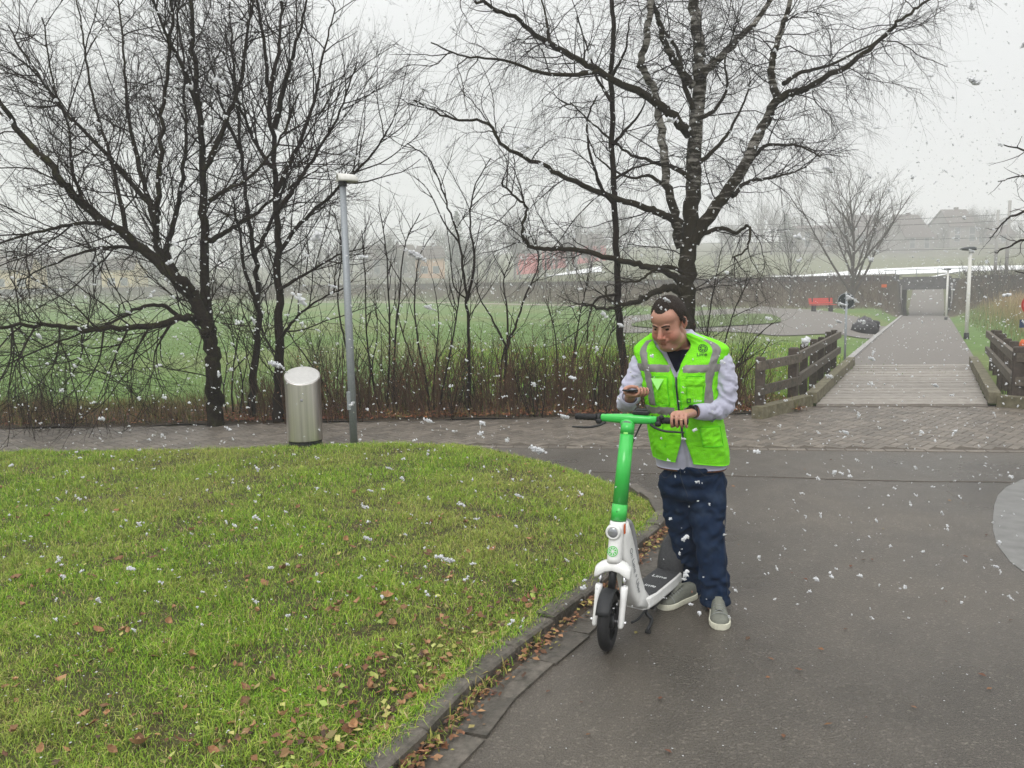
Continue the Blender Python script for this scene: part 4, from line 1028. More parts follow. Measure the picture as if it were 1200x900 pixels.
# verge grass and stalks
n = 26000; X_ = r_.uniform(-11, 4.2, n); Y_ = r_.uniform(10.85, 13.0, n); left = 600 + X_ / Y_ * FPX
ok = (r_.random(n) < np.where(left < 235, .9, .38)); X_, Y_ = X_[ok], Y_[ok]; n = len(X_)
blades('verge_grass', X_, Y_, .02 + 0 * X_, r_.uniform(.05, .28, n), r_.uniform(.004, .007, n), pick([(.10, .13, .03), (.20, .17, .06), (.26, .18, .08), (.12, .07, .035), (.30, .22, .11)], (4, 3, 3, 3, 1), n, r_), r_, lean=.5)
def leaflets(name, x, y, z, size, colr, r_, parent=None, curl=.35):
    n = len(x); a = r_.uniform(0, 2 * pi, n); e1 = np.stack([np.cos(a), np.sin(a), r_.normal(size=n) * curl], 1); b = a + pi / 2; e2 = np.stack([np.cos(b), np.sin(b), r_.normal(size=n) * curl], 1)
    c = np.stack([x, y, z], 1); s_ = size[:, None]; up = np.array([0, 0, 1.0])
    V = np.stack([c - e1 * s_ * .5, c + e2 * s_ * .3 + up * s_ * .14, c + e1 * s_ * .5, c - e2 * s_ * .3 + up * s_ * .10], 1); V[..., 2] = np.maximum(V[..., 2], z[:, None] - .001 * 0)
    i = np.arange(n)[:, None] * 4
    return tag(mesh_np(name, V.reshape(-1, 3), [i + np.array([[0, 1, 2]]), i + np.array([[0, 2, 3]])], 'leaf', parent, False, np.repeat(colr, 4, 0)), kind='stuff')
BROWNS = [(.12, .05, .025), (.19, .088, .040), (.27, .15, .07), (.075, .042, .026), (.20, .17, .06)]
n = 15000; X_ = r_.uniform(-11, 4.2, n); Y_ = 10.84 + abs(r_.normal(size=n)) * .75; px = 600 + X_ / Y_ * FPX
ok = (Y_ < 12.9) & (r_.random(n) < np.where(px < 235, .35, 1)); X_, Y_ = X_[ok], Y_[ok]; n = len(X_)
leaflets('leaf_litter', X_, Y_, .03 + .04 * smooth(10.8, 11.6, Y_) - .09 * smooth(11.9, 13, Y_) + r_.random(n) * .03, r_.uniform(.03, .065, n), pick([(.20, .062, .028), (.27, .095, .040), (.30, .15, .065), (.12, .05, .03), (.20, .17, .06)], (5, 5, 2, 2, 1), n, r_), r_)
# litter in the gutter, thickest near the camera and at the far end
kl = offset_line(kerb_line, -.02); n = 1500; q_ = np.concatenate([r_.integers(0, 26, 650), r_.integers(0, len(kl), 850)]); X_ = kl[q_, 0] + r_.normal(size=n) * .045 + .0; Y_ = kl[q_, 1] + r_.normal(size=n) * .045
offk = dist_poly(X_, Y_, kerb_line[:, :2]); 
ok = ~inside(X_, Y_, np.vstack([kerb_line[:, :2], [[-5, .5], [-5, 7]]])); X_, Y_ = X_[ok], Y_[ok]; n = len(X_)
leaflets('gutter_litter', X_, Y_, .016 + r_.random(n) * .018, r_.uniform(.015, .045, n), pick(BROWNS + [(.30, .27, .07)], (4, 4, 3, 3, 1, 1.4), n, r_), r_)
n = 700; q_ = np.concatenate([r_.integers(35, len(kl), 700)]); cl_ = np.sin(q_ * 1.7) > .3; q_ = q_[cl_]; n = len(q_); X_ = kl[q_, 0] + r_.normal(size=n) * .02; Y_ = kl[q_, 1] + r_.normal(size=n) * .025
blades('gutter_weeds', X_, Y_, np.full(n, .012), r_.uniform(.02, .07, n), r_.uniform(.004, .008, n), pick([(.22, .24, .05), (.12, .2, .03), (.30, .26, .09)], (3, 3, 2), n, r_), r_, lean=.9)

# fallen leaves one can pick out on the lawn
def leaf_mesh(seed, L_, wd_, fold, curl):
    rr_ = np.random.default_rng(seed); n = 7; V = []; 
    for i in range(n):
        t = i / (n - 1); w_ = wd_ * sin(pi * min(.98, max(.03, t)) ** .85); z = curl * (t - .5) ** 2 * 4; x = (t - .5) * L_
        V += [(x, -w_, z + fold * w_), (x, 0, z), (x, w_, z + fold * w_ * rr_.uniform(.4, 1.6))]
    F = []
    for i in range(n - 1):
        F += [(3 * i, 3 * i + 3, 3 * i + 4, 3 * i + 1), (3 * i + 1, 3 * i + 4, 3 * i + 5, 3 * i + 2)]
    return V, F
lmesh = []
for i in range(6):
    me = bpy.data.meshes.new('fallen_leaf'); V, F = leaf_mesh(i, .075 - .006 * i, .018 + .003 * (i % 3), (.4, .9, -.3, .7, .2, 1.2)[i], (.012, .02, -.006, .026, .008, .016)[i]); me.from_pydata(V, [], F)
    me.materials.append(MATS['leaf_brown' if i % 2 == 0 else 'leaf_tan']); lmesh.append(me)
spots = [(290, 682), (310, 690), (335, 674), (352, 672), (414, 857), (376, 872), (383, 862), (398, 718), (345, 690), (300, 727), (362, 720), (368, 727), (412, 650), (455, 707), (82, 622), (165, 880), (163, 885), (112, 858), (150, 750), (133, 777), (290, 820), (318, 812), (322, 818), (22, 690), (14, 712), (25, 722), (230, 715), (232, 713), (222, 628), (180, 663), (140, 664), (208, 635), (55, 615), (430, 870), (436, 866), (408, 860), (385, 722), (470, 700), (500, 660), (505, 655), (530, 742), (545, 700), (460, 740), (620, 640), (585, 615), (640, 590), (60, 680), (6, 820), (18, 815), (236, 690), (240, 686), (285, 835), (470, 830), (458, 845), (445, 860), (520, 800), (500, 815), (490, 700), (465, 600), (350, 600), (415, 585), (440, 690), (450, 720), (475, 720)]
r4 = random.Random(9)
for i in range(215):
    if i < len(spots): x, y = spots[i]; x += r4.uniform(-3, 3)
    else:
        if r4.random() < .55: x, y = r4.gauss(470, 130), r4.uniform(610, 895)
        else: x, y = r4.uniform(0, 620), r4.uniform(560, 895)
    p = G(x, y, .05)
    if not inside(np.array(p[0]), np.array(p[1]), poly): continue
    o = bpy.data.objects.new('fallen_leaf', lmesh[r4.randrange(6)]); COL.objects.link(o); o.parent = lawn
    o.location = (p[0], p[1], float(LZ(p[0], p[1])) + r4.uniform(.020, .042)); o.rotation_euler = (r4.uniform(-.5, .5), r4.uniform(-.5, .5), r4.uniform(0, 6.28)); s_ = r4.uniform(.35, .95) if i >= len(spots) else r4.uniform(.7, 1.15); o.scale = (s_, s_, s_)

n = 4200; D_ = r_.uniform(2.2, 8.8, n); X_ = r_.uniform(-.85, .33, n) * D_; ok = inside(X_, D_, poly) & (r_.random(n) < .35 + .65 * smooth(-.25, .12, X_ / D_)); X_, D_ = X_[ok], D_[ok]; n = len(X_)
leaflets('leaf_bits', X_, D_, LZ(X_, D_) + r_.uniform(.008, .03, n), r_.uniform(.012, .038, n), pick(BROWNS + [(.33, .30, .10), (.06, .035, .02)], (4, 5, 4, 3, 2, 2, 3), n, r_), r_, curl=.5)
n = 620; q_ = r_.integers(int(len(kin) * .25), len(kin), n); X_ = kin[q_, 0] - abs(r_.normal(size=n)) * .30 + .02; Y_ = kin[q_, 1] + r_.normal(size=n) * .08; ok = inside(X_, Y_, poly); X_, Y_ = X_[ok], Y_[ok]; n = len(X_)
leaflets('kerb_litter', X_, Y_, LZ(X_, Y_) + r_.uniform(.012, .04, n), r_.uniform(.018, .05, n), pick(BROWNS + [(.36, .34, .11), (.26, .32, .07)], (3, 4, 4, 2, 2, 3, 2), n, r_), r_, curl=.5)
n = 90; Y_ = r_.uniform(2.3, 9.5, n); X_ = r_.uniform(.0, .72, n) * Y_; ok = ~inside(X_, Y_, poly); X_, Y_ = X_[ok], Y_[ok]; n = len(X_)
leaflets('leaves_on_asphalt', X_, Y_, .008 + 0 * X_, r_.uniform(.012, .04, n), pick(BROWNS, (4, 3, 1, 4, .5), n, r_), r_, curl=.2)
# reeds and weeds right of the path, scrub on the railway bank, grass left of the bridge
n = 34000; u_ = r_.uniform(7, 47, n); v_ = r_.uniform(1.7, 20, n); ok = (v_ > 2.0 + .9 * np.clip(1 - (u_ - 9) / 30, 0, 1) * r_.random(n)); u_, v_ = u_[ok], v_[ok]; n = len(u_)
X_ = B0[0] + PU[0] * u_ + PV[0] * v_; Y_ = B0[1] + PU[1] * u_ + PV[1] * v_
tall = smooth(2.6, 5.0, v_ + r_.normal(size=n) * .5) * smooth(10, 14, u_ + r_.normal(size=n))
hR = (.12 + 1.15 * tall) * r_.uniform(.6, 1.15, n); cR = pick([(.36, .26, .14), (.30, .20, .10), (.42, .33, .19), (.24, .15, .08)], (4, 3, 2, 2), n, r_); cG = pick([(.09, .15, .03), (.13, .17, .045), (.18, .18, .06)], (3, 3, 2), n, r_)
blades('reeds', X_, Y_, H(X_, Y_), hR, r_.uniform(.012, .028, n), cG * (1 - tall[:, None]) + cR * tall[:, None], r_, lean=.22)
n = 40000; X_ = r_.uniform(-2, 6.2, n); Y_ = r_.uniform(11.6, 24, n); du_, dv_ = (X_ - B0[0]) * PU[0] + (Y_ - B0[1]) * PU[1], (X_ - B0[0]) * PV[0] + (Y_ - B0[1]) * PV[1]
X_ = np.where(r_.random(n) < .6, X_, X_ + (Y_ - 12) * .3); dv_ = (X_ - B0[0]) * PV[0] + (Y_ - B0[1]) * PV[1]; du_ = (X_ - B0[0]) * PU[0] + (Y_ - B0[1]) * PU[1]
ok = (dv_ < -1.55) & (Y_ > 11.5) & ((Y_ > 12.9) | (X_ > 3.4)); X_, Y_ = X_[ok], Y_[ok]; n = len(X_)
blades('bank_grass', X_, Y_, H(X_, Y_), r_.uniform(.04, .11, n), r_.uniform(.008, .016, n), pick(GREENS, (4, 5, 4, 2, .8, 2), n, r_), r_, lean=.6)
n = 70000; X_ = r_.uniform(-75, 9, n); Y_ = 12.9 + 26 * r_.random(n) ** 2; ok = (abs(X_) < Y_ * .8); X_, Y_ = X_[ok], Y_[ok]; n = len(X_)
blades('field_grass', X_, Y_, H(X_, Y_), r_.uniform(.03, .10, n), r_.uniform(.010, .02, n) * (.5 + Y_ / 25), pick([(.11, .19, .035), (.135, .205, .045), (.17, .20, .06)], (4, 4, 1), n, r_), r_, lean=.7)

def scrub(name, X_, Y_, h, r_, matn):
    n = len(X_); m = 4; P = np.zeros((n, m, 3)); P[:, 0] = np.stack([X_, Y_, H(X_, Y_) - .05], 1); d = np.stack([r_.normal(size=n) * .35, r_.normal(size=n) * .35, np.ones(n)], 1)
    for i in range(1, m):
        d = d + r_.normal(size=(n, 3)) * .2; d /= np.linalg.norm(d, axis=1)[:, None]; P[:, i] = P[:, i - 1] + d * (h / (m - 1))[:, None]
    R = np.linspace(.016, .006, m)[None] * np.ones((n, 1)); t1 = spawn([(P, R)], 2.6, .5, .008, .7, 4, .15, .03, r_)
    V, F = tubes_np([(P, R, 3), (t1[0], t1[1], 3)], None); return tag(mesh_np(name, V, [F], matn), kind='stuff')
n = 9500; X_ = r_.uniform(-70, 56, n); Y_ = np.interp(X_, EX, EY) + r_.uniform(-6.5, -1.2, n)
du_ = (X_ - B0[0]) * PU[0] + (Y_ - B0[1]) * PU[1]; dv_ = abs((X_ - B0[0]) * PV[0] + (Y_ - B0[1]) * PV[1]); ok = dv_ > 2.2; X_, Y_, dv_ = X_[ok], Y_[ok], dv_[ok]
mat('scrub', (.085, .055, .040), .9, var=.3, scale=.7)
scrub('bank_scrub', X_, Y_, r_.uniform(.5, 1.15, len(X_)), r_, 'scrub')
n = 2600; X_ = r_.uniform(27, 48, n); Y_ = r_.uniform(36, 58, n); dv_ = (X_ - B0[0]) * PV[0] + (Y_ - B0[1]) * PV[1]; ok = (dv_ > 3.2) & (Y_ < np.interp(X_, EX, EY) - 3); 
mat('scrub_dark', (.045, .042, .036), .9, var=.3, scale=.7)
X_, Y_ = X_[ok], Y_[ok]; Xb = r_.uniform(32, 56, 1800); Yb = np.interp(Xb, EX, EY) - r_.uniform(1.0, 6, 1800); ok = abs((Xb - B0[0]) * PV[0] + (Yb - B0[1]) * PV[1]) > 2.4
scrub('dark_scrub', Xb[ok], Yb[ok], r_.uniform(.9, 1.7, ok.sum()), r_, 'scrub_dark')

# ---- bare trees farther off
def wild_tree(name, label, base, h, seed, levels, nlim, matn, group, spread=.5, r0=.12, fork=.22, fine=1.0, trunkmat=None):
    """a bare tree grown freely: leader, rising limbs, twigs"""
    rl = np.random.default_rng(seed); base = np.asarray(base, float); n = 10; lim = []
    P = [base - np.array([0, 0, .2])]; d = np.array([0, 0, 1.0])
    for i in range(n - 1):
        d = unit(d + rl.normal(size=3) * .05); P.append(P[-1] + d * h * .95 / (n - 1))
    P = np.array(P); R = r0 * np.linspace(1, .12, n); lim.append((P[None], R[None]))
    for k in range(nlim):
        t = fork + (.85 - fork) * (k + rl.random()) / nlim; f = t * (n - 1); i0 = int(f); S = P[i0] + (P[i0 + 1] - P[i0]) * (f - i0)
        a = k * 2.4 + rl.uniform(-.4, .4); tilt = spread * rl.uniform(.7, 1.3) * (1.1 - .5 * t); d = np.array([cos(a) * sin(tilt), sin(a) * sin(tilt), cos(tilt)]); ln = h * (1.0 - t) * rl.uniform(.75, 1.0) + h * .08; Q = [S]; m = 8
        for i in range(m - 1):
            d = unit(d + rl.normal(size=3) * .07 + np.array([0, 0, .035])); Q.append(Q[-1] + d * ln / (m - 1))
        lim.append((np.array(Q)[None], (R[i0] * .62 * np.linspace(1, .15, m))[None]))
    t_ = thing(name, label, 'tree', base, group)
    V, F = tubes_np([(a_, b_, 6) for a_, b_ in lim], None); mesh_np('trunk', V, [F], trunkmat or matn, t_, True)
    lev = lim; allg = []
    for q in levels:
        kw = dict(q); k = kw.pop('k'); Pq, Rq = spawn(lev, r_=rl, **kw)
        if len(Pq): allg.append((Pq, Rq, k)); lev = [(Pq, Rq)]
    V, F = tubes_np(allg, None); mesh_np('crown', V, [F], matn, t_); return t_
FAR = [dict(density=1.5, L=1.9, r=.028, ang=.55, n=6, wob=.09, trop=.05, t0=.15, k=3), dict(density=2.2, L=.95, r=.016, ang=.55, n=5, wob=.1, trop=.04, t0=.1, k=3), dict(density=2.6, L=.5, r=.011, ang=.5, n=3, wob=.1, trop=.03, t0=.1, k=3)]
b = on(999, 55); b_ = W(999, 347, 55); wild_tree('tree', 'large bare multi-stemmed tree rising behind the red bench, left of the underpass', (b_[0], 55, float(H(b_[0], 55)) + .2), 9.3, 5, [dict(FAR[0], density=2.6, r=.02, ang=.6), dict(FAR[1], density=3.2, r=.011), dict(FAR[2], density=3.4, r=.008)], 19, 'far_twig', 'bare trees along the railway', .80, .17, .06)
b_ = W(926, 345, 58); wild_tree('tree', 'smaller bare tree on the railway bank left of the large multi-stemmed one', (b_[0], 58, float(H(b_[0], 58))), 5.4, 6, [dict(FAR[0], density=2.2, r=.016, L=1.4), dict(FAR[1], r=.009, density=3)], 13, 'far_twig', 'bare trees along the railway', .65, .07, .12)
# far-off wood on the slope, one mass behind the falling snow
fp = []
for i in range(4):
    t_ = wild_tree('tmp_tree', '', (0, 0, 0), (8, 11, 6.5, 9)[i], 90 + i, [dict(FAR[0], r=.06, density=1.6, L=2.2), dict(FAR[1], r=.035, density=2.2, L=1.3)], (12, 14, 12, 15)[i], 'far_twig', None, .6, .2, .12)
    VV, FF, o_ = [], [], 0
    for ch in list(t_.children):
        me = ch.data; v = np.empty(len(me.vertices) * 3, dtype=np.float32); me.vertices.foreach_get('co', v); f = np.empty(len(me.loops), dtype=np.int32); me.loops.foreach_get('vertex_index', f)
        VV.append(v.reshape(-1, 3).astype(float)); FF.append(f.reshape(-1, 4) + o_); o_ += len(me.vertices); bpy.data.objects.remove(ch)
    bpy.data.objects.remove(t_); fp.append((np.concatenate(VV), np.concatenate(FF)))
VV, FF, o_ = [], [], 0
for i in range(150):
    px = r4.uniform(-60, 1290); D = r4.uniform(118, 215)
    if 1010 < px < 1170 and D < 165: D = r4.uniform(185, 215)
    if 860 < px <= 1010 and D < 150: D += 45
    if D < 150 and r4.random() < .4: D += 40
    loc = on(px, D); sc = r4.uniform(.7, 1.2) * (1 if D > 140 else .6)
    if px > 1000: sc *= .7
    V, F = fp[i % 4]; VV.append((V @ rotz(r4.uniform(0, 6.28)).T) * sc + loc); FF.append(F + o_); o_ += len(V)
tag(mesh_np('distant_wood', np.concatenate(VV), [np.concatenate(FF)], 'far_twig'), kind='stuff')
def conifer(px, D, h, label):
    b = on(px, D); t = thing('conifer', label, 'tree', b, None); MB().tube([b, b + np.array([0, 0, h])], [.2, .03], 6).build('trunk', 'bark', t); rl = np.random.default_rng(int(px)); m_ = MB()
    for i in range(520):
        z = rl.random() ** .8; rad = (1 - z) * h * .24 + .15; a = rl.uniform(0, 2 * pi); r1 = rad * rl.uniform(.3, 1.05); c = b + np.array([cos(a) * r1, sin(a) * r1, h * (.08 + .92 * z) - r1 * .25]); s_ = .28 * rl.uniform(.6, 1.5)
        e = np.array([cos(a), sin(a), -.35]); s2 = np.array([-sin(a), cos(a), rl.normal() * .3]); m_.add([c - s2 * s_ * .6, c + e * s_ * 1.6, c + s2 * s_ * .6, c + np.array([0, 0, s_ * .5])], [(0, 1, 3), (1, 2, 3)])
    m_.build('crown', 'conifer', t)
conifer(537, 165, 14, 'distant narrow conifer behind the kinked sapling'); conifer(920, 175, 8.5, 'distant broad conifer left of the pale house on the slope')
# tree beyond the right edge whose boughs reach into the picture
limbsR = [
 ([(1330, 520), (1328, 400), (1325, 300), (1318, 200), (1312, 80), (1318, -60), (1310, -200)], 11, 1.5, .2), ([(1316, 160), (1350, 90), (1370, 0), (1400, -90)], 5, 1.2, .6), ([(1322, 260), (1370, 200), (1420, 150), (1450, 80)], 5, 1.2, -.5), ([(1313, 90), (1280, 30), (1262, -50)], 4, 1, -.6), ([(1327, 340), (1270, 300), (1225, 282), (1200, 281), (1182, 289), (1166, 296)], 3.4, .8, -.4), ([(1322, 300), (1260, 262), (1215, 246), (1187, 253), (1175, 262), (1160, 280)], 3, .7, .4),
 ([(1318, 220), (1260, 196), (1205, 178), (1170, 168)], 3, .7, -.5), ([(1320, 260), (1260, 222), (1205, 207), (1170, 212)], 3, .7, .3), ([(1326, 380), (1270, 340), (1220, 325), (1190, 318)], 2.6, .7, .2)]
build_tree('bare tree past the right edge, its thin dark boughs reaching into the picture', (1330, 520), 12.5, limbsR, [dict(density=2.6, L=.55, r=.007, ang=.8, n=6, wob=.2, trop=.0, t0=.3, k=4), dict(density=4, L=.22, r=.0035, ang=.7, n=4, wob=.2, trop=.0, t0=.1, k=3)], 'bark', 'twig', 77, None)
# ================================================================== FURNITURE, SIGNS, HOUSES
# ---- slanted stainless bin
b = G(358.5, 526); b[2] = 0.0
t = thing('litter_bin', 'round stainless steel litter bin with slanted lid, on the lawn edge by the lamp post', 'litter bin', b)
R_b = 0.202; k = 64; an = np.linspace(0, 2 * pi, k, endpoint=False)
sl = np.array([-0.10, -0.42])         # the cut falls towards the camera and to the left
def rimz(r, h0): return h0 + sl[0] * r * np.cos(an) - sl[1] * r * np.sin(an)
hb = 0.865
lower = [np.c_[b[0] + R_b * np.cos(an), b[1] + R_b * np.sin(an), np.full(k, .115 + .0)], np.c_[b[0] + R_b * np.cos(an), b[1] + R_b * np.sin(an), np.full(k, .122)]]
mids = [np.c_[b[0] + R_b * np.cos(an), b[1] + R_b * np.sin(an), .122 + (rimz(R_b, hb) - .122) * q] for q in (.33, .66, .985, 1.0)]
inner = [np.c_[b[0] + (R_b - .004) * np.cos(an), b[1] + (R_b - .004) * np.sin(an), rimz(R_b - .004, hb + .002)], np.c_[b[0] + (R_b - .010) * np.cos(an), b[1] + (R_b - .010) * np.sin(an), rimz(R_b - .01, hb - .004)]]
MB().loft(lower + mids + inner).build('body', 'steel', t, True)
MB().loft([np.c_[b[0] + q * np.cos(an), b[1] + q * np.sin(an), rimz(q, hb + dz)] for q, dz in ((R_b - .012, -.02), (R_b - .012, .004), (R_b - .02, .007))]).build('lid', 'steel_lid', t)
MB().loft([np.c_[b[0] + q * np.cos(an), b[1] + q * np.sin(an), np.full(k, z)] for q, z in ((R_b - .012, -.05), (R_b - .012, .118))]).build('plinth', 'dark_plastic', t)
m_ = MB(); m_.box((b[0] + .035, b[1] - R_b - .001, .60), (.028, .010, .028), None, .004); m_.build('lock', 'grey_plastic', t)

# ---- lamp post on the lawn edge
b = G(415, 523); top = W(401.5, 216, b[1]); hp = top[2]
t = thing('lamp_post', 'grey galvanised lamp post with small hooded white head, right of the steel bin', 'lamp post', (b[0], b[1], 0))
MB().tube([(b[0], b[1], -.1), (b[0], b[1], 1.2), (top[0], b[1], hp)], [.045, .045, .036], 20).build('pole', 'galvanised', t, True)
m_ = MB(); m_.box((b[0] - .03, b[1] - .043, .55), (.045, .012, .22), None, .004); m_.build('hatch', 'galvanised', t)
MB().tube([(top[0], b[1], hp - .02), (top[0], b[1], hp + .035)], [.050, .050], 16).build('collar', 'dark_plastic', t)
hd = np.array([top[0] + .055, b[1], hp + .03]); ax = unit([.92, .40, 0]); sd_ = np.array([-ax[1], ax[0], 0]); rings = []
for q, sc_ in ((-.115, 1.0), (.0, 1.0), (.07, .92), (.115, .62), (.128, .1)):
    ring = []
    for a in np.linspace(0, pi, 13): ring.append(hd + ax * q + sd_ * .072 * cos(a) * sc_ + np.array([0, 0, .088 * sin(a) * sc_]))
    for a in np.linspace(pi, 0, 13): ring.append(hd + ax * q + sd_ * .066 * cos(a) * sc_ + np.array([0, 0, .082 * sin(a) * sc_ - .002]))
    rings.append(ring)
MB().loft(rings).build('lamp_hood', 'lamp_white', t, True)
MB().tube([hd - ax * .07 + np.array([0, 0, .0]), hd - ax * .06 + np.array([0, 0, .06])], [.03, .022], 12).build('bulb', 'lens', t, True)

# ---- round sign seen from behind at the end of the left railing
c = W(992, 353, 17.9); gb = float(H(c[0], c[1]))
t = thing('road_sign', 'round road sign seen from behind, dark disc on a grey post at the railing end', 'road sign', (c[0], c[1], gb))
MB().tube([(c[0], c[1], gb - .3), (c[0], c[1], c[2] + .16)], .026, 12).build('post', 'galvanised', t, True)
dv = unit([.12, 1, 0]); sx = np.array([dv[1], -dv[0], 0]); an = np.linspace(0, 2 * pi, 40, endpoint=False)
def disc(r, y0, y1, cc_=c): return [[cc_ + dv * y + sx * r_ * cos(a) + np.array([0, 0, r_ * sin(a)]) for a in an] for y, r_ in ((y0, r), (y1, r))]
MB().loft(disc(.185, .03, .036)).build('disc', 'sign_back', t)
MB().loft([[c + dv * y + sx * r_ * cos(a) + np.array([0, 0, r_ * sin(a)]) for a in an] for y, r_ in ((.026, .178), (.022, .19), (.040, .19))], cap=False).build('rim', 'galvanised', t, True)
for dz in (.07, -.07):
    m_ = MB(); m_.box(c + dv * .012 + np.array([0, 0, dz]), (.10, .03, .028), None, .004); m_.build('clamp', 'galvanised', t)

# ---- signs past the right edge
c = W(1209, 357, 19.0); gb = float(H(c[0], c[1]))
t = thing('prohibition_sign', 'round red-rimmed sign over a dark blue plate, cut by the right edge', 'road sign', (c[0], c[1], gb))
MB().tube([(c[0], c[1] + .04, gb - .3), (c[0], c[1] + .04, c[2] + .2)], .028, 10).build('post', 'galvanised', t, True)
dv = np.array([0, 1.0, 0]); sx = np.array([1.0, 0, 0])
MB().loft(disc(.25, 0, .01, c)).build('rim', 'sign_red', t); MB().loft(disc(.19, -.004, .002, c)).build('face', 'sign_white', t)
c2 = W(1208, 379, 19.0); m_ = MB(); m_.box(c2, (.56, .012, .20), None, .003); m_.build('plate', 'sign_blue', t)
m_ = MB(); m_.box(c2 + np.array([-.17, -.009, .02]), (.05, .004, .08)); m_.box(c2 + np.array([-.10, -.009, .0]), (.03, .004, .12)); m_.build('lettering', 'print_grey', t)
c3 = W(1198, 404, 17); t = thing('marker_cone', 'small orange marker in the weeds at the right edge', 'marker', (c3[0], c3[1], float(H(c3[0], c3[1]))))
MB().tube([(c3[0], c3[1], c3[2] - .10), (c3[0], c3[1], c3[2] + .04), (c3[0], c3[1], c3[2] + .12)], [.07, .06, .02], 12).build('body', 'orange', t, True)
MB().tube([(c3[0], c3[1], float(H(c3[0], c3[1])) - .02), (c3[0], c3[1], c3[2] - .09)], [.025, .025], 8).build('stake', 'dark_plastic', t)

# ---- two path lamps right of the footpath
def path_lamp(px, pyb, pyt, D, label, arm):
    b = W(px, pyb, D); bz = float(H(b[0], D)); tp = W(px + .024 * (pyb - pyt), pyt, D)
    t = thing('path_lamp', label, 'lamp post', (b[0], D, bz), 'white lamp posts along the footpath')
    MB().tube([(b[0], D, bz - .2), (b[0], D, tp[2])], [.066, .052], 14).build('pole', 'lamp_white', t, True)
    MB().tube([(b[0], D, bz - .1), (b[0], D, bz + .22)], .085, 14).build('base_sleeve', 'dark_plastic', t, True)
    m_ = MB(); z = tp[2]; rings = []
    for q, w_, h_ in ((-.16, .07, .05), (-.05, .13, .08), (.12, .15, .08), (.30, .13, .06), (.42, .05, .03)):
        rings.append([(b[0] - (q - .05) * .9 * arm, D + w_ * sy, z + .06 + h_ * sz) for sy, sz in ((-1, -.6), (1, -.6), (1, .3), (.5, 1), (-.5, 1), (-1, .3))])
    MB().loft(rings).build('lantern', 'sign_back', t, True)
    return t
path_lamp(1132.5, 393, 294, 27.0, 'nearer white path lamp with flat dark lantern, right of the footpath', 1.0)
path_lamp(1109, 363, 317, 47.0, 'farther white path lamp beside the underpass mouth', .8)

# ---- catenary masts and wires
def mast(px, pyt, D, label, group='railway masts', r=.13):
    bz = on(px, D); tp = W(px + .02 * 80, pyt, D); h = tp[2]
    t = thing('railway_mast', label, 'mast', bz, group)
    MB().tube([bz - np.array([0, 0, .4]), (bz[0], D, h)], [r, r * .85], 10).build('pole', 'pole_grey', t, True)
    m_ = MB(); m_.tube([(bz[0], D, h - .9), (bz[0] + 1.3, D - .7, h - .35)], .04, 6); m_.tube([(bz[0], D, h - 1.8), (bz[0] + 1.2, D - .6, h - .5)], .03, 6); m_.build('bracket', 'pole_grey', t)
    return np.array([bz[0], D, h])
w1 = mast(1165, 246, 64, 'left one of the two tall grey railway masts at the right'); w2 = mast(1178, 235, 60, 'right one of the two tall grey railway masts at the right')
w3 = mast(640, 264, 104, 'grey railway mast left of the thin dark tree, in front of the red facade', r=.14); w4 = mast(676, 276, 106, 'fainter grey railway mast just right of the one before the red facade', r=.11)
for i, (dz, off) in enumerate(((-.4, 0), (-.9, .3), (-2.2, .6), (-3.1, .9))):
    a = np.array([62, 44, 6.9 + dz]); P = [a, w1 + np.array([off, 0, dz]), w3 + np.array([off, 0, dz]), w3 + np.array([-70, 28, dz])]
    pts = []
    for p, q in zip(P[:-1], P[1:]):
        for s_ in np.linspace(0, 1, 10, endpoint=False): pts.append(p * (1 - s_) + q * s_ - np.array([0, 0, 1.2 * s_ * (1 - s_)]))
    o = MB().tube(pts + [P[-1]], .018, 4).build('overhead_wire', 'sign_back', origin=a)
    tag(o, ('topmost overhead wire strung between the railway masts', 'second overhead wire strung between the railway masts', 'third overhead wire strung between the railway masts', 'lowest overhead wire strung between the railway masts')[i], 'wire', 'overhead railway wires')

# ---- red bench by the bank
D = 50.0; c = W(962, 357.5, D); gz = float(H(c[0], D)); t = thing('park_bench', 'bright red park bench in front of the railway bank', 'bench', (c[0], D, gz)); W_ = 1.62; f = unit([.12, -1, 0]); sx = np.array([-f[1], f[0], 0])
for j in range(3):
    m_ = MB(); beam_between(m_, c * [1, 1, 0] + f * (.10 + .14 * j) - sx * W_ / 2 + [0, 0, gz + .44], c * [1, 1, 0] + f * (.10 + .14 * j) + sx * W_ / 2 + [0, 0, gz + .44], .12, .04); m_.build('seat_slat', 'bench_red', t)
for j in range(3):
    m_ = MB(); beam_between(m_, c * [1, 1, 0] - f * (.02 + .035 * j) - sx * W_ / 2 + [0, 0, gz + .56 + .125 * j], c * [1, 1, 0] - f * (.02 + .035 * j) + sx * W_ / 2 + [0, 0, gz + .56 + .125 * j], .03, .11); m_.build('back_slat', 'bench_red', t)
for sgn in (-.36, .36):
    m_ = MB(); q = c * [1, 1, 0] + sx * sgn * W_; m_.box(q + f * .25 + [0, 0, gz + .18], (.08, .36, .5)); m_.box(q - f * .05 + [0, 0, gz + .4], (.07, .06, 1.0)); m_.build('leg', 'dark_plastic', t)
# small orange plate on the bank
c = W(1036, 335, 50.5); t = thing('orange_plate', 'small orange plate on a stake in the bank, left of the underpass', 'sign', (c[0], c[1], float(H(c[0], c[1]))))
m_ = MB(); m_.box(c, (.34, .02, .20), None, .004); m_.build('plate', 'orange', t); MB().tube([(c[0], c[1] + .03, float(H(c[0], c[1])) - .2), (c[0], c[1] + .03, c[2])], .025, 6).build('stake', 'wood', t)

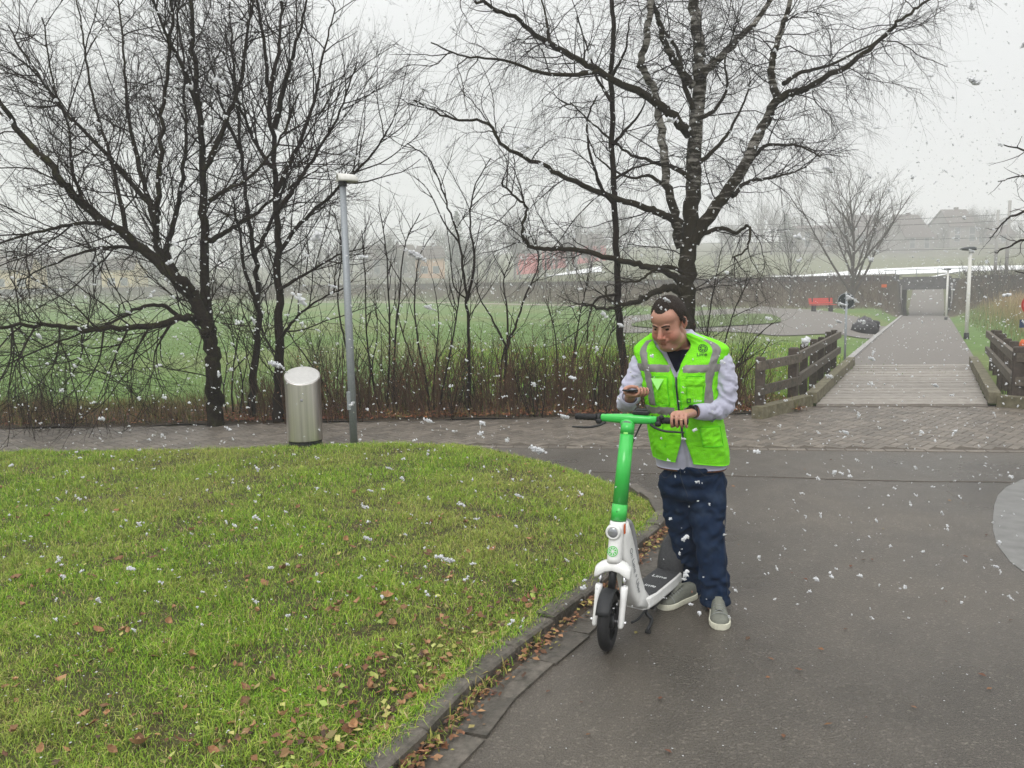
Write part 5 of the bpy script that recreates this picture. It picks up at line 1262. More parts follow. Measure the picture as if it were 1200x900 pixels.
# ---- dark tarpaulin-covered heap beside the footpath
D0 = 31.0; c = W(1017, 386, D0); c[2] = float(H(c[0], c[1])); t = thing('covered_heap', 'low heap under black sheeting at the footpath edge, right of the round sign', 'covered heap', c)
def heap(cx, cy_, w_, d_, h_, seed, name, m, ang=0.0):
    rl = np.random.default_rng(seed); V = []; F = []; nu, nv = 22, 10; R_ = rotz(ang)
    for j in range(nv):
        q = j / (nv - 1); rad = (1 - q ** 5) ** .34 if q < 1 else 0.0
        for i in range(nu):
            a = 2 * pi * i / nu; sq = 1 / max(abs(cos(a)), abs(sin(a))) ** .92; p = np.array([w_ / 2 * cos(a) * sq * rad * .92, d_ / 2 * sin(a) * sq * rad * .92, h_ * q])
            p = p * (1 + .16 * mnoise.noise(Vector((cos(a) * 2 + seed, sin(a) * 2, q * 3)))) + np.array([0, 0, .06 * mnoise.noise(Vector((cos(a) * 3 + seed, sin(a) * 3, 5)))]) * q
            V.append(R_ @ p + c + np.array([cx, cy_, -.03]))
    for j in range(nv - 1):
        for i in range(nu): F.append((j * nu + i, j * nu + (i + 1) % nu, (j + 1) * nu + (i + 1) % nu, (j + 1) * nu + i))
    return MB().add(V, F).build(name, m, t, True)
heap(-.05, .2, .92, .8, .54, 3, 'sheeting', 'tarp', .1); heap(.42, .75, .62, .7, .60, 4, 'sheeting', 'tarp', .3); heap(.02, .42, .62, .6, .72, 5, 'grey_sheeting', 'tarp_grey', .2)

# ---- white crop covers on the slope
sheetD('a', [(905, 92), (960, 89), (1010, 88), (1060, 88), (1110, 88), (1160, 88), (1215, 88)], [(895, 104), (950, 110), (1010, 112), (1060, 108), (1110, 103), (1160, 98), (1215, 94)], 'long white crop sheet on the slope above the underpass')
sheetD('b', [(572, 128), (610, 124), (650, 122), (705, 120)], [(590, 136), (615, 152), (650, 158), (705, 158)], 'shorter white crop sheet on the slope behind the thin dark tree')

# ---- houses on the slope
def house(px, D, w_, d_, hw_, hr, ang, label, wall='house_wall', ridge_x=True, wins=((-.25, .3), (.25, .3), (-.25, .68), (.25, .68)), chim=True, over=.4):
    b = on(px, D); t = thing('house', label, 'house', b, 'houses on the far slope'); R_ = rotz(ang)
    def T(p): return R_ @ np.asarray(p, float) + b
    m_ = MB(); 
    if ridge_x:   # ridge runs across the view, eaves face us
        prof = [(-d_ / 2, -1), (d_ / 2, -1), (d_ / 2, hw_), (0, hw_ + hr), (-d_ / 2, hw_)]
        m_.loft([[T((sx * w_ / 2 * (.76 if y == 0 else 1), y, z)) for y, z in prof] for sx in (-1, 1)]); m_.build('wall', wall, t)
        m_ = MB()
        for sg in (-1, 1):
            a0, a1 = (sg * (d_ / 2 + over), hw_ - over * hr / (d_ / 2)), (0, hw_ + hr)
            m_.loft([[T((sx * (w_ / 2 + over) * (.78 if y == 0 else 1), y, z + dz)) for (y, z), dz in ((a0, .02), (a1, .02), (a1, .27), (a0, .27))] for sx in (-1, 1)])
        rf = m_.build('roof', 'roof', t)
    else:         # gable faces us
        prof = [(-w_ / 2, -1), (w_ / 2, -1), (w_ / 2, hw_), (0, hw_ + hr), (-w_ / 2, hw_)]
        m_.loft([[T((x, sy * d_ / 2, z)) for x, z in prof] for sy in (-1, 1)]); m_.build('wall', wall, t)
        m_ = MB()
        for sg in (-1, 1):
            a0, a1 = (sg * (w_ / 2 + over), hw_ - over * hr / (w_ / 2)), (0, hw_ + hr)
            m_.loft([[T((x, sy * (d_ / 2 + over), z + dz)) for (x, z), dz in ((a0, .02), (a1, .02), (a1, .27), (a0, .27))] for sy in (-1, 1)])
        rf = m_.build('roof', 'roof', t)
    if chim:
        m_ = MB(); m_.box(T((w_ * .12, .3, hw_ + hr * .9 + .3)), (.7, .7, 1.6), R_); m_.build('chimney', 'roof', rf)
    for fx_, fz in wins:
        m_ = MB(); m_.box(T((fx_ * w_, -d_ / 2 - .02, fz * hw_ + .3)), (1.25, .08, 1.35), R_); wdw = m_.build('window', 'window', t)
        m_ = MB(); 
        for sx_ in (-1, 1): m_.box(T((fx_ * w_ + sx_ * .66, -d_ / 2 - .03, fz * hw_ + .3)), (.09, .12, 1.5), R_)
        for sz_ in (-1, 1): m_.box(T((fx_ * w_, -d_ / 2 - .032, fz * hw_ + .3 + sz_ * .72)), (1.4, .1, .09), R_)
        m_.build('frame', 'window_frame', wdw)
    return t
house(1113, 172, 6.8, 8, 4.2, 3.6, .1, 'grey gabled house on the slope above the white lamps', ridge_x=True)
house(1058, 168, 7.6, 8, 3.0, 4.6, .3, 'steep-roofed house on the slope just above the underpass', ridge_x=True)
house(1004, 178, 8.6, 9, 3.2, 4.4, .1, 'brown-roofed house on the slope behind the large multi-stemmed tree', ridge_x=True)
house(948, 176, 9.5, 8, 4.8, .9, .05, 'flat-roofed pale house on the slope beside the broad conifer', ridge_x=True, chim=False, over=.3)
house(1152, 176, 9, 8, 1.8, 2.2, -.2, 'low house on the slope between the grey gabled house and the railway masts', ridge_x=True, wins=((-.25, .4), (.25, .4)))
house(24, 150, 7, 8, 4.2, 2.4, .2, 'yellow house far behind the boughs at the left edge', 'house_yellow', wins=((-.25, .3), (.25, .3)))
house(148, 158, 6, 8, 4.0, 2.4, .1, 'small yellow house far behind the big spreading tree', 'house_yellow', wins=((-.2, .3), (.2, .3)))
house(85, 175, 12, 8, 4.0, 3.0, -.1, 'pale house between the two yellow houses far left', 'house_wall')
house(505, 165, 6, 8, 4.0, 2.4, .1, 'orange house far behind the shrub belt, left of the red facade', 'house_orange', wins=((-.2, .3), (.2, .3)))
house(460, 175, 12, 8, 4.0, 3.0, .1, 'pale house left of the orange one, far behind the stem cluster', 'house_wall')
house(618, 172, 4.6, 8, 3.9, .6, .0, 'left red flat-roofed house far behind the birch boughs', 'house_red', chim=False, wins=())
house(650, 176, 5.2, 8, 4.1, .6, .0, 'right red flat-roofed house beside the railway mast', 'house_red', chim=False, wins=())
house(690, 178, 7, 8, 3.4, 2.4, .0, 'reddish house behind the thin dark tree, right of the red pair', 'house_red', wins=((-.2, .3), (.2, .3)))
# ================================================================== SCOOTER
def text_verts(txt, width=None, height=None, bold=0.0):
    cu = bpy.data.curves.new('txt', 'FONT'); cu.body = txt; cu.size = 1.0; cu.offset = bold; cu.resolution_u = 3; cu.align_x = 'LEFT'
    o = bpy.data.objects.new('txt', cu); COL.objects.link(o); dg = bpy.context.evaluated_depsgraph_get(); dg.update(); ev = o.evaluated_get(dg); me = ev.to_mesh()
    V = np.array([v.co[:] for v in me.vertices]); F = [tuple(p.vertices) for p in me.polygons]; ev.to_mesh_clear(); bpy.data.objects.remove(o); bpy.data.curves.remove(cu)
    V[:, 0] -= V[:, 0].min(); lo, hi = V[:, 1].min(), V[:, 1].max(); V[:, 1] -= lo
    s_ = width / V[:, 0].max() if width else height / (hi - lo)
    V *= s_; return V, F
def text_flat(mb, txt, o, ex, ey, width, bold=.0, sink=.0, center=False):
    V, F = text_verts(txt, width, bold=bold); 
    if center: V[:, 0] -= width / 2
    ez = np.cross(ex, ey)
    mb.add(np.asarray(o) + V[:, :1] * np.asarray(ex) + V[:, 1:2] * np.asarray(ey) + ez * .0006, F)
def citrus(mb, o, ex, ey, r, gap=.12):
    """a fruit-slice emblem: ring and wedges"""
    o = np.asarray(o, float); n = 36; an = np.linspace(0, 2 * pi, n, endpoint=False)
    def P(rad, a): return o + np.asarray(ex) * rad * cos(a) + np.asarray(ey) * rad * sin(a)
    V = [P(r, a) for a in an] + [P(r * .86, a) for a in an]; mb.add(V, [(i, (i + 1) % n, n + (i + 1) % n, n + i) for i in range(n)])
    for k in range(8):
        a0 = k * pi / 4; pts = [P(r * .20, a0 + pi / 8)] + [P(r * .74, a0 + pi / 8 + q) for q in (-.26, -.13, 0, .13, .26)]
        mb.add(pts, [tuple(range(6))])

SO = G(713, 760); YAWD, YAWS = radians(34), radians(20)
bd, ld = np.array([sin(YAWD), cos(YAWD), 0]), np.array([cos(YAWD), -sin(YAWD), 0])
bs, ls = np.array([sin(YAWS), cos(YAWS), 0]), np.array([cos(YAWS), -sin(YAWS), 0])
Zv = np.array([0, 0, 1.0])
def SD(s, l, z): return SO + bd * s + ld * l + Zv * z          # deck frame
RAKE = tan(radians(13.5)); WRAD = 0.145
def SS(q, l, z): return SO + bd * ((z - WRAD) * RAKE) + bs * q + ls * l + Zv * z   # steering frame; q = offset behind the steering axis
sc = thing('electric_scooter', 'green and white electric kick scooter standing on the asphalt beside the kerb', 'scooter', (SO[0], SO[1], 0))
def wheel(c, bk, lt, name):
    n = 56; an = np.linspace(0, 2 * pi, n, endpoint=False); prof = []
    rM, rm = WRAD - .034, .034
    for t in np.linspace(-2.3, 2.3, 15): prof.append((rM + rm * cos(t) * 1.0, rm * .86 * sin(t)))
    rings = [[c + (bk * cos(a) + Zv * sin(a)) * (p[0] + (.0016 if (k + (i % 2) * 1) % 2 == 0 and abs(p[1]) < .024 else 0)) + lt * p[1] for k, a in enumerate(an)] for i, p in enumerate(prof)]
    w = MB().loft(rings, cap=False).build(name, 'rubber', sc, True)
    ri = MB(); ri.loft([[c + (bk * cos(a) + Zv * sin(a)) * r + lt * y for a in an] for r, y in ((rM - .012, -.024), (rM + .004, -.026), (rM + .004, .026), (rM - .012, .024), (rM - .012, -.024))], cap=False)
    for k in range(5):
        a = k * 2 * pi / 5 + .3; d = bk * cos(a) + Zv * sin(a); beam_between(ri, c + d * .02, c + d * (rM - .008), .028, .024, up=lt)
    ri.loft([[c + (bk * cos(a) + Zv * sin(a)) * r + lt * y for a in an[::2]] for r, y in ((.034, -.034), (.036, -.028), (.036, .028), (.034, .034))])
    ri.build('rim', 'dark_plastic', w)
    MB().tube([c - lt * .072, c + lt * .072], .008, 10).build('axle', 'chrome', w)
    return w
wc = SO + Zv * WRAD
wheel(wc, bs, ls, 'front_wheel')
rc = SD(.95, 0, WRAD); wheel(rc, bd, ld, 'rear_wheel')
# front mudguard
rings = []
for a in np.linspace(radians(150), radians(20), 18):
    d = -bs * cos(pi - a) * -1 if False else bs * cos(a) + Zv * sin(a)
    ring = [wc + d * (WRAD + .016 - .010 * (y / .034) ** 2) + ls * y for y in np.linspace(-.034, .034, 9)] + [wc + d * (WRAD + .012 - .010 * (y / .034) ** 2) + ls * y for y in np.linspace(.034, -.034, 9)]
    rings.append(ring)
MB().loft(rings).build('mudguard', 'dark_plastic', sc, True)
# fork
for sg in (-1, 1):
    m_ = MB(); rg = []
    for z, w_, d_, q in ((.118, .011, .016, -.002), (.128, .016, .022, 0), (.18, .015, .020, 0), (.26, .017, .022, .0), (.305, .019, .025, 0), (.312, .016, .02, 0)):
        rg.append([SS(q + d_ * cos(a), sg * .064 + w_ * sin(a), z) for a in np.linspace(0, 2 * pi, 14, endpoint=False)])
    m_.loft(rg).build('fork_leg', 'white_paint', sc, True)
    MB().tube([SS(0, sg * .062, .30), SS(0, sg * .060, .375)], .011, 12).build('fork_tube', 'chrome', sc, True)
    MB().tube([SS(0, sg * .076, .142), SS(0, sg * .090, .142)], .010, 8).build('axle_nut', 'chrome', sc, True)
rg = []
for l, zc, hh, dd in ((-.090, .368, .012, .018), (-.086, .375, .028, .030), (-.065, .388, .030, .034), (-.035, .404, .026, .036), (0, .410, .024, .038), (.035, .404, .026, .036), (.065, .388, .030, .034), (.086, .375, .028, .030), (.090, .368, .012, .018)):
    rg.append([SS(dd * np.sign(cos(a)) * abs(cos(a)) ** .5, l, zc + hh * np.sign(sin(a)) * abs(sin(a)) ** .5) for a in np.linspace(0, 2 * pi, 16, endpoint=False)])
MB().loft(rg).build('fork_crown', 'white_paint', sc, True)
MB().tube([SS(0, 0, .30), SS(0, 0, .40)], .020, 12).build('steerer', 'dark_plastic', sc, True)
# head tube
rg = []
for z, w_, d_ in ((.428, .036, .046), (.45, .036, .046), (.52, .036, .048), (.585, .038, .046), (.618, .040, .042), (.622, .037, .039)):
    rg.append([SS(d_ * np.sign(cos(a)) * abs(cos(a)) ** .75 + .004, w_ * np.sign(sin(a)) * abs(sin(a)) ** .75, z) for a in np.linspace(0, 2 * pi, 24, endpoint=False)])
MB().loft(rg).build('head_tube', 'white_paint', sc, True)
fn = unit(-bs + Zv * .05)
hl = SS(-.048, -.010, .578)
MB().loft([[hl + fn * q + (ls * cos(a) + Zv * sin(a)) * r for a in np.linspace(0, 2 * pi, 24, endpoint=False)] for q, r in ((-.03, .040), (.008, .037), (.016, .031), (.012, .027))]).build('headlight_housing', 'white_paint', sc, True)
h_ = MB().ell(hl + fn * .009, (.027, .010, .027), R=np.stack([ls, fn, Zv], 1), n=20, m=10).build('headlight', 'lens', sc, True)
m_ = MB(); m_.box(SS(-.018, .0405, .590), (.006, .020, .050), rotz(-YAWS), .002); m_.build('reflector', 'orange', sc)
m_ = MB(); citrus(m_, SS(-.0455, -.004, .487), ls, unit(Zv + bd * RAKE), .026); m_.build('emblem', 'logo_green', sc)
MB().ell(SS(-.045, .0, .606), (.004, .004, .004)).build('screw', 'dark_plastic', sc)
# green stem
ztop = 1.085
MB().tube([SS(.004, 0, .620), SS(.004, 0, .70)], [.0395, .0385], 28).build('stem_foot', 'green_paint', sc, True)
MB().tube([SS(.004, 0, .702), SS(.004, 0, ztop - .045)], [.0378, .0345], 28).build('stem', 'green_paint', sc, True)
MB().tube([SS(.004, 0, ztop - .0435), SS(.004, 0, ztop + .01)], [.0345, .0345], 28).build('stem_collar', 'green_paint', sc, True)
MB().ell(SS(-.033, -.004, .672), (.004, .004, .004)).build('screw', 'dark_plastic', sc)
m_ = MB(); o_ = SS(-.0315, 0, ztop - .034); m_.box(o_ + bs * .001, (.022, .003, .009), rotz(-YAWS), .001); m_.build('sticker', 'vest_clear', sc)
# handlebar
HB = SS(.012, 0, ztop + .030); hd_ = unit(ls + Zv * (-.012)); hu = Zv
def HBp(l, q=0, z=0): return HB + hd_ * l + bs * q + hu * z
rg = []
for l, r in ((-.142, .014), (-.138, .019), (-.10, .021), (-.04, .024), (0, .026), (.04, .024), (.10, .021), (.138, .019), (.142, .014)):
    rg.append([HBp(l, r * 1.05 * np.sign(cos(a)) * abs(cos(a)) ** .8, r * np.sign(sin(a)) * abs(sin(a)) ** .8) for a in np.linspace(0, 2 * pi, 18, endpoint=False)])
hbar = MB().loft(rg).build('handlebar', 'green_paint', sc, True)
for l in (-.118, .118): MB().tube([HBp(l, 0, .018), HBp(l, 0, .0225)], .005, 8).build('bolt', 'dark_plastic', hbar)
# emblem plate at the junction
pc = HBp(-.004, -.030, -.020); an = np.linspace(0, 2 * pi, 28, endpoint=False); fz = unit(-bs - Zv * .0)
pl_ = MB().loft([[pc + fz * q + ls * rx * cos(a) + Zv * rz * sin(a) for a in an] for q, rx, rz in ((-.03, .034, .022), (.002, .033, .021), (.006, .029, .017))]).build('badge', 'green_paint', sc, True)
MB().loft([[pc + fz * q + ls * rx * cos(a) + Zv * rz * sin(a) for a in an] for q, rx, rz in ((.004, .026, .0150), (.0072, .025, .0142))]).build('badge_face', 'lens', pl_)
m_ = MB(); text_flat(m_, 'Lime', pc + fz * .0078 - Zv * .006, ls, Zv, .036, .012, center=True); m_.build('badge_lettering', 'logo_dark', pl_)
# bare tube, grips, levers
MB().tube([HBp(-.275), HBp(.292)], .011, 12).build('handlebar_tube', 'dark_plastic', sc, True)
for sg in (-1, 1):
    e_x = .0 if sg < 0 else .018
    rg = [(.165, .0165), (.170, .020), (.176, .0165)] + [(.18 + .01 * i, .0162 + (.0012 if i % 2 else 0)) for i in range(9)] + [(.272 + e_x, .0175), (.278 + e_x, .012)]
    MB().tube([HBp(sg * a) for a, _ in rg], [b_ for _, b_ in rg], 16).build('grip', 'rubber', sc, True)
    m_ = MB(); m_.tube([HBp(sg * .142), HBp(sg * .150), HBp(sg * .158), HBp(sg * .164)], [.017, .021, .021, .016], 14); m_.box(HBp(sg * .150, -.014, -.016), (.030, .028, .026), rotz(-YAWS), .006); m_.build('lever_clamp', 'dark_plastic', sc, True)
    P = catmull([HBp(sg * .115, -.020, -.020), HBp(sg * .145, -.040, -.034), HBp(sg * .19, -.052, -.044), HBp(sg * .24, -.050, -.046), HBp(sg * .282, -.046, -.047)], 5)
    m_ = MB(); m_.tube(P, np.linspace(.0085, .0055, len(P)), 8, sq=.8); m_.build('brake_lever', 'dark_plastic', sc, True)
MB().ell(HBp(.196 - .030, -.012, .016), (.013, .013, .015)).build('bell', 'dark_plastic', sc, True)
m_ = MB(); m_.box(HBp(.062, .012, .034), (.085, .050, .022), rotz(-YAWS), .006); m_.box(HBp(.062, .012, .048), (.060, .036, .012), rotz(-YAWS), .005); m_.build('display', 'dark_plastic', sc)
MB().tube(catmull([HBp(.10, .03, .0), HBp(.06, .06, -.02), SS(.045, .01, .95)], 6), .004, 6).build('cable', 'dark_plastic', sc, True)
# neck: the broad white plate that sweeps from head tube to deck
cen = [(.128, .605, .034, .040), (.150, .54, .050, .041), (.178, .45, .062, .042), (.215, .345, .068, .043), (.258, .245, .068, .045), (.300, .165, .060, .050), (.345, .128, .040, .066)]
P = np.array([(a, z) for a, z, _, _ in cen]); T = np.gradient(P, axis=0); T /= np.linalg.norm(T, axis=1)[:, None]; rg = []
for (s_, z, th, hw_), t in zip(cen, T):
    nn = np.array([-t[1], t[0]]); ring = []
    for a in np.linspace(0, 2 * pi, 20, endpoint=False):
        e = np.sign(cos(a)) * abs(cos(a)) ** .45 * th; l = np.sign(sin(a)) * abs(sin(a)) ** .45 * hw_
        ring.append(SD(s_ + nn[0] * e, l, z + nn[1] * e))
    rg.append(ring)
neck = MB().loft(rg).build('neck', 'white_paint', sc, True)
t0, t1 = np.array([.178 - .012, .468]), np.array([.262, .205]); td = (t1 - t0) / np.linalg.norm(t1 - t0)
ex = bd * td[0] + Zv * td[1]; ey = unit(np.cross(ld, ex))
m_ = MB(); V, F = text_verts('On Lime + Uber', width=np.linalg.norm(t1 - t0) * 1.0, bold=.004)
hwv = np.interp(V[:, 0], [0, .28], [.0425, .0465]); o_ = SD(t0[0], 0, t0[1]) - ey * .012
m_.add(o_ + V[:, :1] * ex + V[:, 1:2] * ey + ld * (hwv + .0018)[:, None], F); m_.build('neck_lettering', 'print_grey', neck)
# grey hose cover behind the neck
MB().tube(catmull([SD(.15, .012, .595), SD(.20, .012, .585), SD(.235, .012, .53), SD(.262, .012, .44), SD(.285, .012, .36)], 6), .024, 12).build('cable_cover', 'grey_plastic', sc, True)
# deck
rg = []
for s_, hw_ in ((.31, .050), (.345, .070), (.42, .077), (.70, .077), (.82, .070), (.88, .060)):
    rg.append([SD(s_, l, z) for l, z in ((-hw_, .105), (-hw_ * .93, .095), (hw_ * .93, .095), (hw_, .105), (hw_, .150), (hw_ - .006, .158), (-hw_ + .006, .158), (-hw_, .150))])
MB().loft(rg).build('deck', 'white_paint', sc)
rg = [[SD(s_, l, z) for l, z in ((-hw_, .150), (hw_, .150), (hw_, .162), (-hw_, .162))] for s_, hw_ in ((.36, .058), (.42, .070), (.70, .070), (.80, .064))]
dm = MB().loft(rg).build('deck_mat', 'deck_mat', sc)
for s_ in (.47, .62):
    m_ = MB(); text_flat(m_, 'Lime', SD(s_, 0, .1625), ld, bd, .085, .01, center=True); m_.build('deck_lettering', 'print_white', dm)
m_ = MB(); rg = [[SD(s_, l, z) for l, z in ((-.06, .068), (.06, .068), (.066, .096), (-.066, .096))] for s_ in (.40, .80)]; m_.loft(rg); m_.build('battery_tray', 'dark_plastic', sc)
# rear mudguard: a wide dark shell arching over the rear wheel
rg = []
for a in np.linspace(radians(188), radians(20), 26):
    q = (radians(188) - a) / radians(168); hw_ = .078 - .02 * smooth(.2, .9, q); rr_ = WRAD + .050 - .02 * q + .020 * sin(q * pi)
    d = bd * cos(a) + Zv * sin(a)
    rg.append([rc + d * (rr_ - .030 * (y / hw_) ** 4) + ld * y for y in np.linspace(-hw_, hw_, 11)] + [rc + d * (rr_ - .006 - .030 * (y / hw_) ** 4) + ld * y for y in np.linspace(hw_, -hw_, 11)])
MB().loft(rg).build('rear_mudguard', 'deck_mat', sc, True)
for sg in (-1, 1):
    m_ = MB(); beam_between(m_, SD(.84, sg * .058, .13), SD(.96, sg * .058, .142), .014, .04); m_.build('rear_arm', 'dark_plastic', sc)
MB().tube(catmull([SD(1.07, 0, .27), SD(1.10, 0, .255)], 2), .022, 8).build('rear_light', 'orange', sc, True)
# kickstand
kf = G(759, 741, .008)
MB().tube(catmull([SD(.335, .040, .10), SD(.34, .055, .065), SD(.33, .085, .045), kf + Zv * .012], 5), [.010] * 15 + [.009], 8).build('kickstand', 'dark_plastic', sc, True)
MB().tube([kf - ld * .012 + Zv * .004, kf + ld * .014 + Zv * .004], .010, 8).build('kickstand_foot', 'rubber', sc, True)
MB().tube(catmull([SD(.13, .065, .10), SD(.22, .06, .085), SD(.33, .05, .088)], 5), .006, 8).build('brake_cable', 'dark_plastic', sc, True)
# ================================================================== PERSON
YT = radians(20); fd, sdv = np.array([-sin(YT), -cos(YT), 0]), np.array([cos(YT), -sin(YT), 0])   # chest front, person's left (image right)
rows = np.array([  # py, left px, right px, D, depth half
 (552, 769, 852, 4.25, .150), (541, 768, 852, 4.24, .155), (520, 765, 850, 4.23, .165), (500, 763, 846, 4.22, .170), (480, 760, 843, 4.21, .170), (460, 757, 841, 4.20, .165),
 (440, 754, 841, 4.20, .155), (425, 750, 844, 4.20, .140), (414, 747, 848, 4.21, .122), (407, 748, 848, 4.21, .106), (401, 753, 841, 4.21, .092), (396, 759, 828, 4.20, .080), (391, 764, 815, 4.19, .072), (386, 767, 806, 4.18, .066)])
tab = []
for py, xl, xr, D, b in rows:
    c = W((xl + xr) / 2, py, D); a = (xr - xl) / 2 * D / FPX; a = sqrt(max(.0004, a * a - (b * sin(YT)) ** 2)) / cos(YT) if a > .12 else a; tab.append((c[2], c[0], c[1], a, b, py))
tab = np.array(tab)[::-1]      # descending z -> sort ascending
tab = tab[np.argsort(tab[:, 0])]
dense = catmull(tab, 8)
def zpy(py): return float(np.interp(-py, -dense[:, 5][::1], dense[:, 0]) if False else np.interp(py, dense[::-1, 5], dense[::-1, 0]))
def sec(z): return [np.interp(z, dense[:, 0], dense[:, i]) for i in (1, 2, 3, 4)]
def S(u, z, off=0.0, n=2.4):
    u, z = np.broadcast_arrays(np.asarray(u, float), np.asarray(z, float)); cx, cy_, a, b = sec(z); e = 2 / n
    p = np.sign(np.sin(u)) * np.abs(np.sin(u)) ** e; q = np.sign(np.cos(u)) * np.abs(np.cos(u)) ** e
    P = np.stack([cx, cy_, z], -1) + (a + off)[..., None] * p[..., None] * sdv + (b + off)[..., None] * q[..., None] * fd
    return P
def b_w(u, z): return 5.0 * np.sin(u * 1.3) + z * 42 + u * 3.0
def folds(u, z, k=1.0):
    """cloth relief of the vest, in metres"""
    f = np.array([mnoise.noise(Vector((a * 1.5, b * 5.0, 1.3))) for a, b in zip(np.ravel(u), np.ravel(z))]).reshape(np.shape(u))
    g = np.array([mnoise.noise(Vector((a * 4.5 + b * 9, b * 7.0 - a * 2.0, 4.7))) for a, b in zip(np.ravel(u), np.ravel(z))]).reshape(np.shape(u))
    w_ = np.sin(b_w(u, z))
    h_ = np.array([mnoise.noise(Vector((a * 3.2 + 9 * math.sin(b * 3), b * 13.0 + a * 2.5, 9.1))) for a, b in zip(np.ravel(u), np.ravel(z))]).reshape(np.shape(u))
    return k * (.013 * f + .006 * g + .0030 * w_ * (.5 + f) + .0125 * (.25 - np.minimum(np.abs(h_), .5)))
person = thing('person', 'man in a neon green vest and jeans looking at his phone beside the scooter', 'person', (W(815, 715, 4.15)[0], 4.15, 0))

# ---- body (one continuous surface)
HO = W(783.0, 378.0, 4.06); PSI, TIL = radians(38), radians(24)
HR = rotz(-PSI) @ rotx(TIL); HS = 0.99     # head frame: x = his left, -y = face, z = up; tilt brings the face down
def Hd(p): return HO + HR @ (np.asarray(p, float) * HS)
B = MB(); B0_ = MB()
# skull, jowls and neck first, heavily smoothed into one form; the features are added onto it
def hb_(c, r): B0_.ell(Hd(c), np.asarray(r) * HS, HR, 24, 16)
hb_((0, .020, .036), (.080, .102, .094)); hb_((0, -.030, -.010), (.072, .066, .090)); hb_((0, -.026, -.072), (.071, .064, .056)); hb_((0, -.040, .050), (.070, .056, .052))
for s_ in (-1, 1): hb_((s_ * .044, -.045, -.046), (.036, .044, .046)); hb_((s_ * .046, -.015, -.088), (.034, .048, .036))
hb_((0, -.070, -.100), (.036, .032, .028)); hb_((0, -.026, -.116), (.062, .066, .034)); hb_((0, .02, -.10), (.066, .07, .06))
V_, F_, _ = remeshed(B0_, .006, 16, .5); B.add(V_, [tuple(int(i) for i in f) for ff in F_ for f in ff])
def he(c, r): B.ell(Hd(c), np.asarray(r) * HS, HR, 20, 14)
for s_ in (-1, 1): he((s_ * .086, .010, -.006), (.009, .020, .034)); he((s_ * .092, .017, .000), (.008, .015, .029)); he((s_ * .014, -.104, -.041), (.010, .011, .009)); he((s_ * .027, -.084, .021), (.022, .013, .009)); he((s_ * .031, -.080, -.014), (.020, .010, .006))
he((0, -.093, -.067), (.024, .011, .0065)); he((0, -.091, -.081), (.020, .011, .0070)); he((0, -.083, -.060), (.034, .018, .018))
B.cap(Hd((0, -.088, .012)), Hd((0, -.117, -.034)), .0095 * HS, .0145 * HS)
B.cap(Hd((0, .02, -.06)), S(0, zpy(396)) * .0 + np.array([*[float(v) for v in sec(zpy(400))[:2]], zpy(405)]), .066, .070)
# trunk and limbs stay inside the clothes
def ctr(py): z = zpy(py); cx, cy_, a, b = sec(z); return np.array([float(cx), float(cy_), z]), float(a), float(b)
RT = np.stack([sdv, fd, Zv], 1)
for py, hz_ in ((412, .05), (430, .10), (455, .12), (485, .12), (515, .12), (545, .12)):
    c, a, b = ctr(py); B.ell(c, (a * .80, b * .78, hz_), RT)
SHr, ELr, WRr = W(835, 422, 4.17), W(848, 473, 4.13), W(813, 484, 3.985)
SHl, ELl, WRl = W(757, 424, 4.28), W(733, 474, 4.22), W(738, 466, 4.06)
for a, b_, r1, r2 in ((SHr, ELr, .050, .042), (ELr, WRr, .042, .029), (SHl, ELl, .050, .042), (ELl, WRl, .042, .029)): B.cap(a, b_, r1, r2)
HPr, KNr, ANr = W(829, 560, 4.20), W(833, 636, 4.12), W(838, 712, 4.09)
HPl, KNl, ANl = W(795, 560, 4.26), W(802, 633, 4.29), W(810, 694, 4.36)
for a, b_, c in ((HPr, KNr, ANr), (HPl, KNl, ANl)): B.cap(a, b_, .075, .055); B.cap(b_, c, .055, .040)
FR = (G(842, 727), np.array([-.20, -1.0, 0])); FL = (G(798, 708), unit([-.80, -.60, 0]))
B.cap(ANr, FR[0] - unit(FR[1]) * .075 + Zv * .055, .034, .017); B.cap(ANl, FL[0] - FL[1] * .075 + Zv * .055, .034, .017)
# gripping hand on the right end of the bar
gax = hd_; gb = -bs                         # along the bar (image right), towards the camera
def ringp(l, ang, r): return HBp(l) + (bs * cos(ang) + Zv * sin(ang)) * r        # ang 90 = top, 180 = camera side
gl = [.2165, .2400, .2630, .2845]; rf = [.0086, .0089, .0086, .0076]
for l, r in zip(gl, rf):
    angs = np.radians([62, 100, 140, 178, 215, 255, 300]); rad = np.array([.030, .031, .0285, .0275, .0265, .026, .026]) + .0015
    P = [ringp(l + .004 * i / 6, a, q) for i, (a, q) in enumerate(zip(angs, rad))]
    B.tube(catmull(P, 3), np.linspace(r * 1.06, r * .86, 19), 10); B.ell(P[-1], (r * .9,) * 3); B.ell(P[2], (r * 1.10,) * 3)
pc1 = HBp(.250, .012, .036); B.ell(pc1, (.040, .026, .016), np.stack([gax, bs, Zv], 1)); B.cap(HBp(.222, .000, .030), HBp(.284, .010, .028), .0125, .0125); B.cap(HBp(.258, .018, .032), WRr, .019, .026); B.cap(HBp(.282, .01, .028), WRr, .017, .024)
P = catmull([HBp(.285, .02, .012), HBp(.268, .030, -.004), HBp(.236, .028, -.020), HBp(.214, .014, -.028)], 4); B.tube(P, np.linspace(.0125, .0095, len(P)), 10); B.ell(P[-1], (.0098,) * 3)
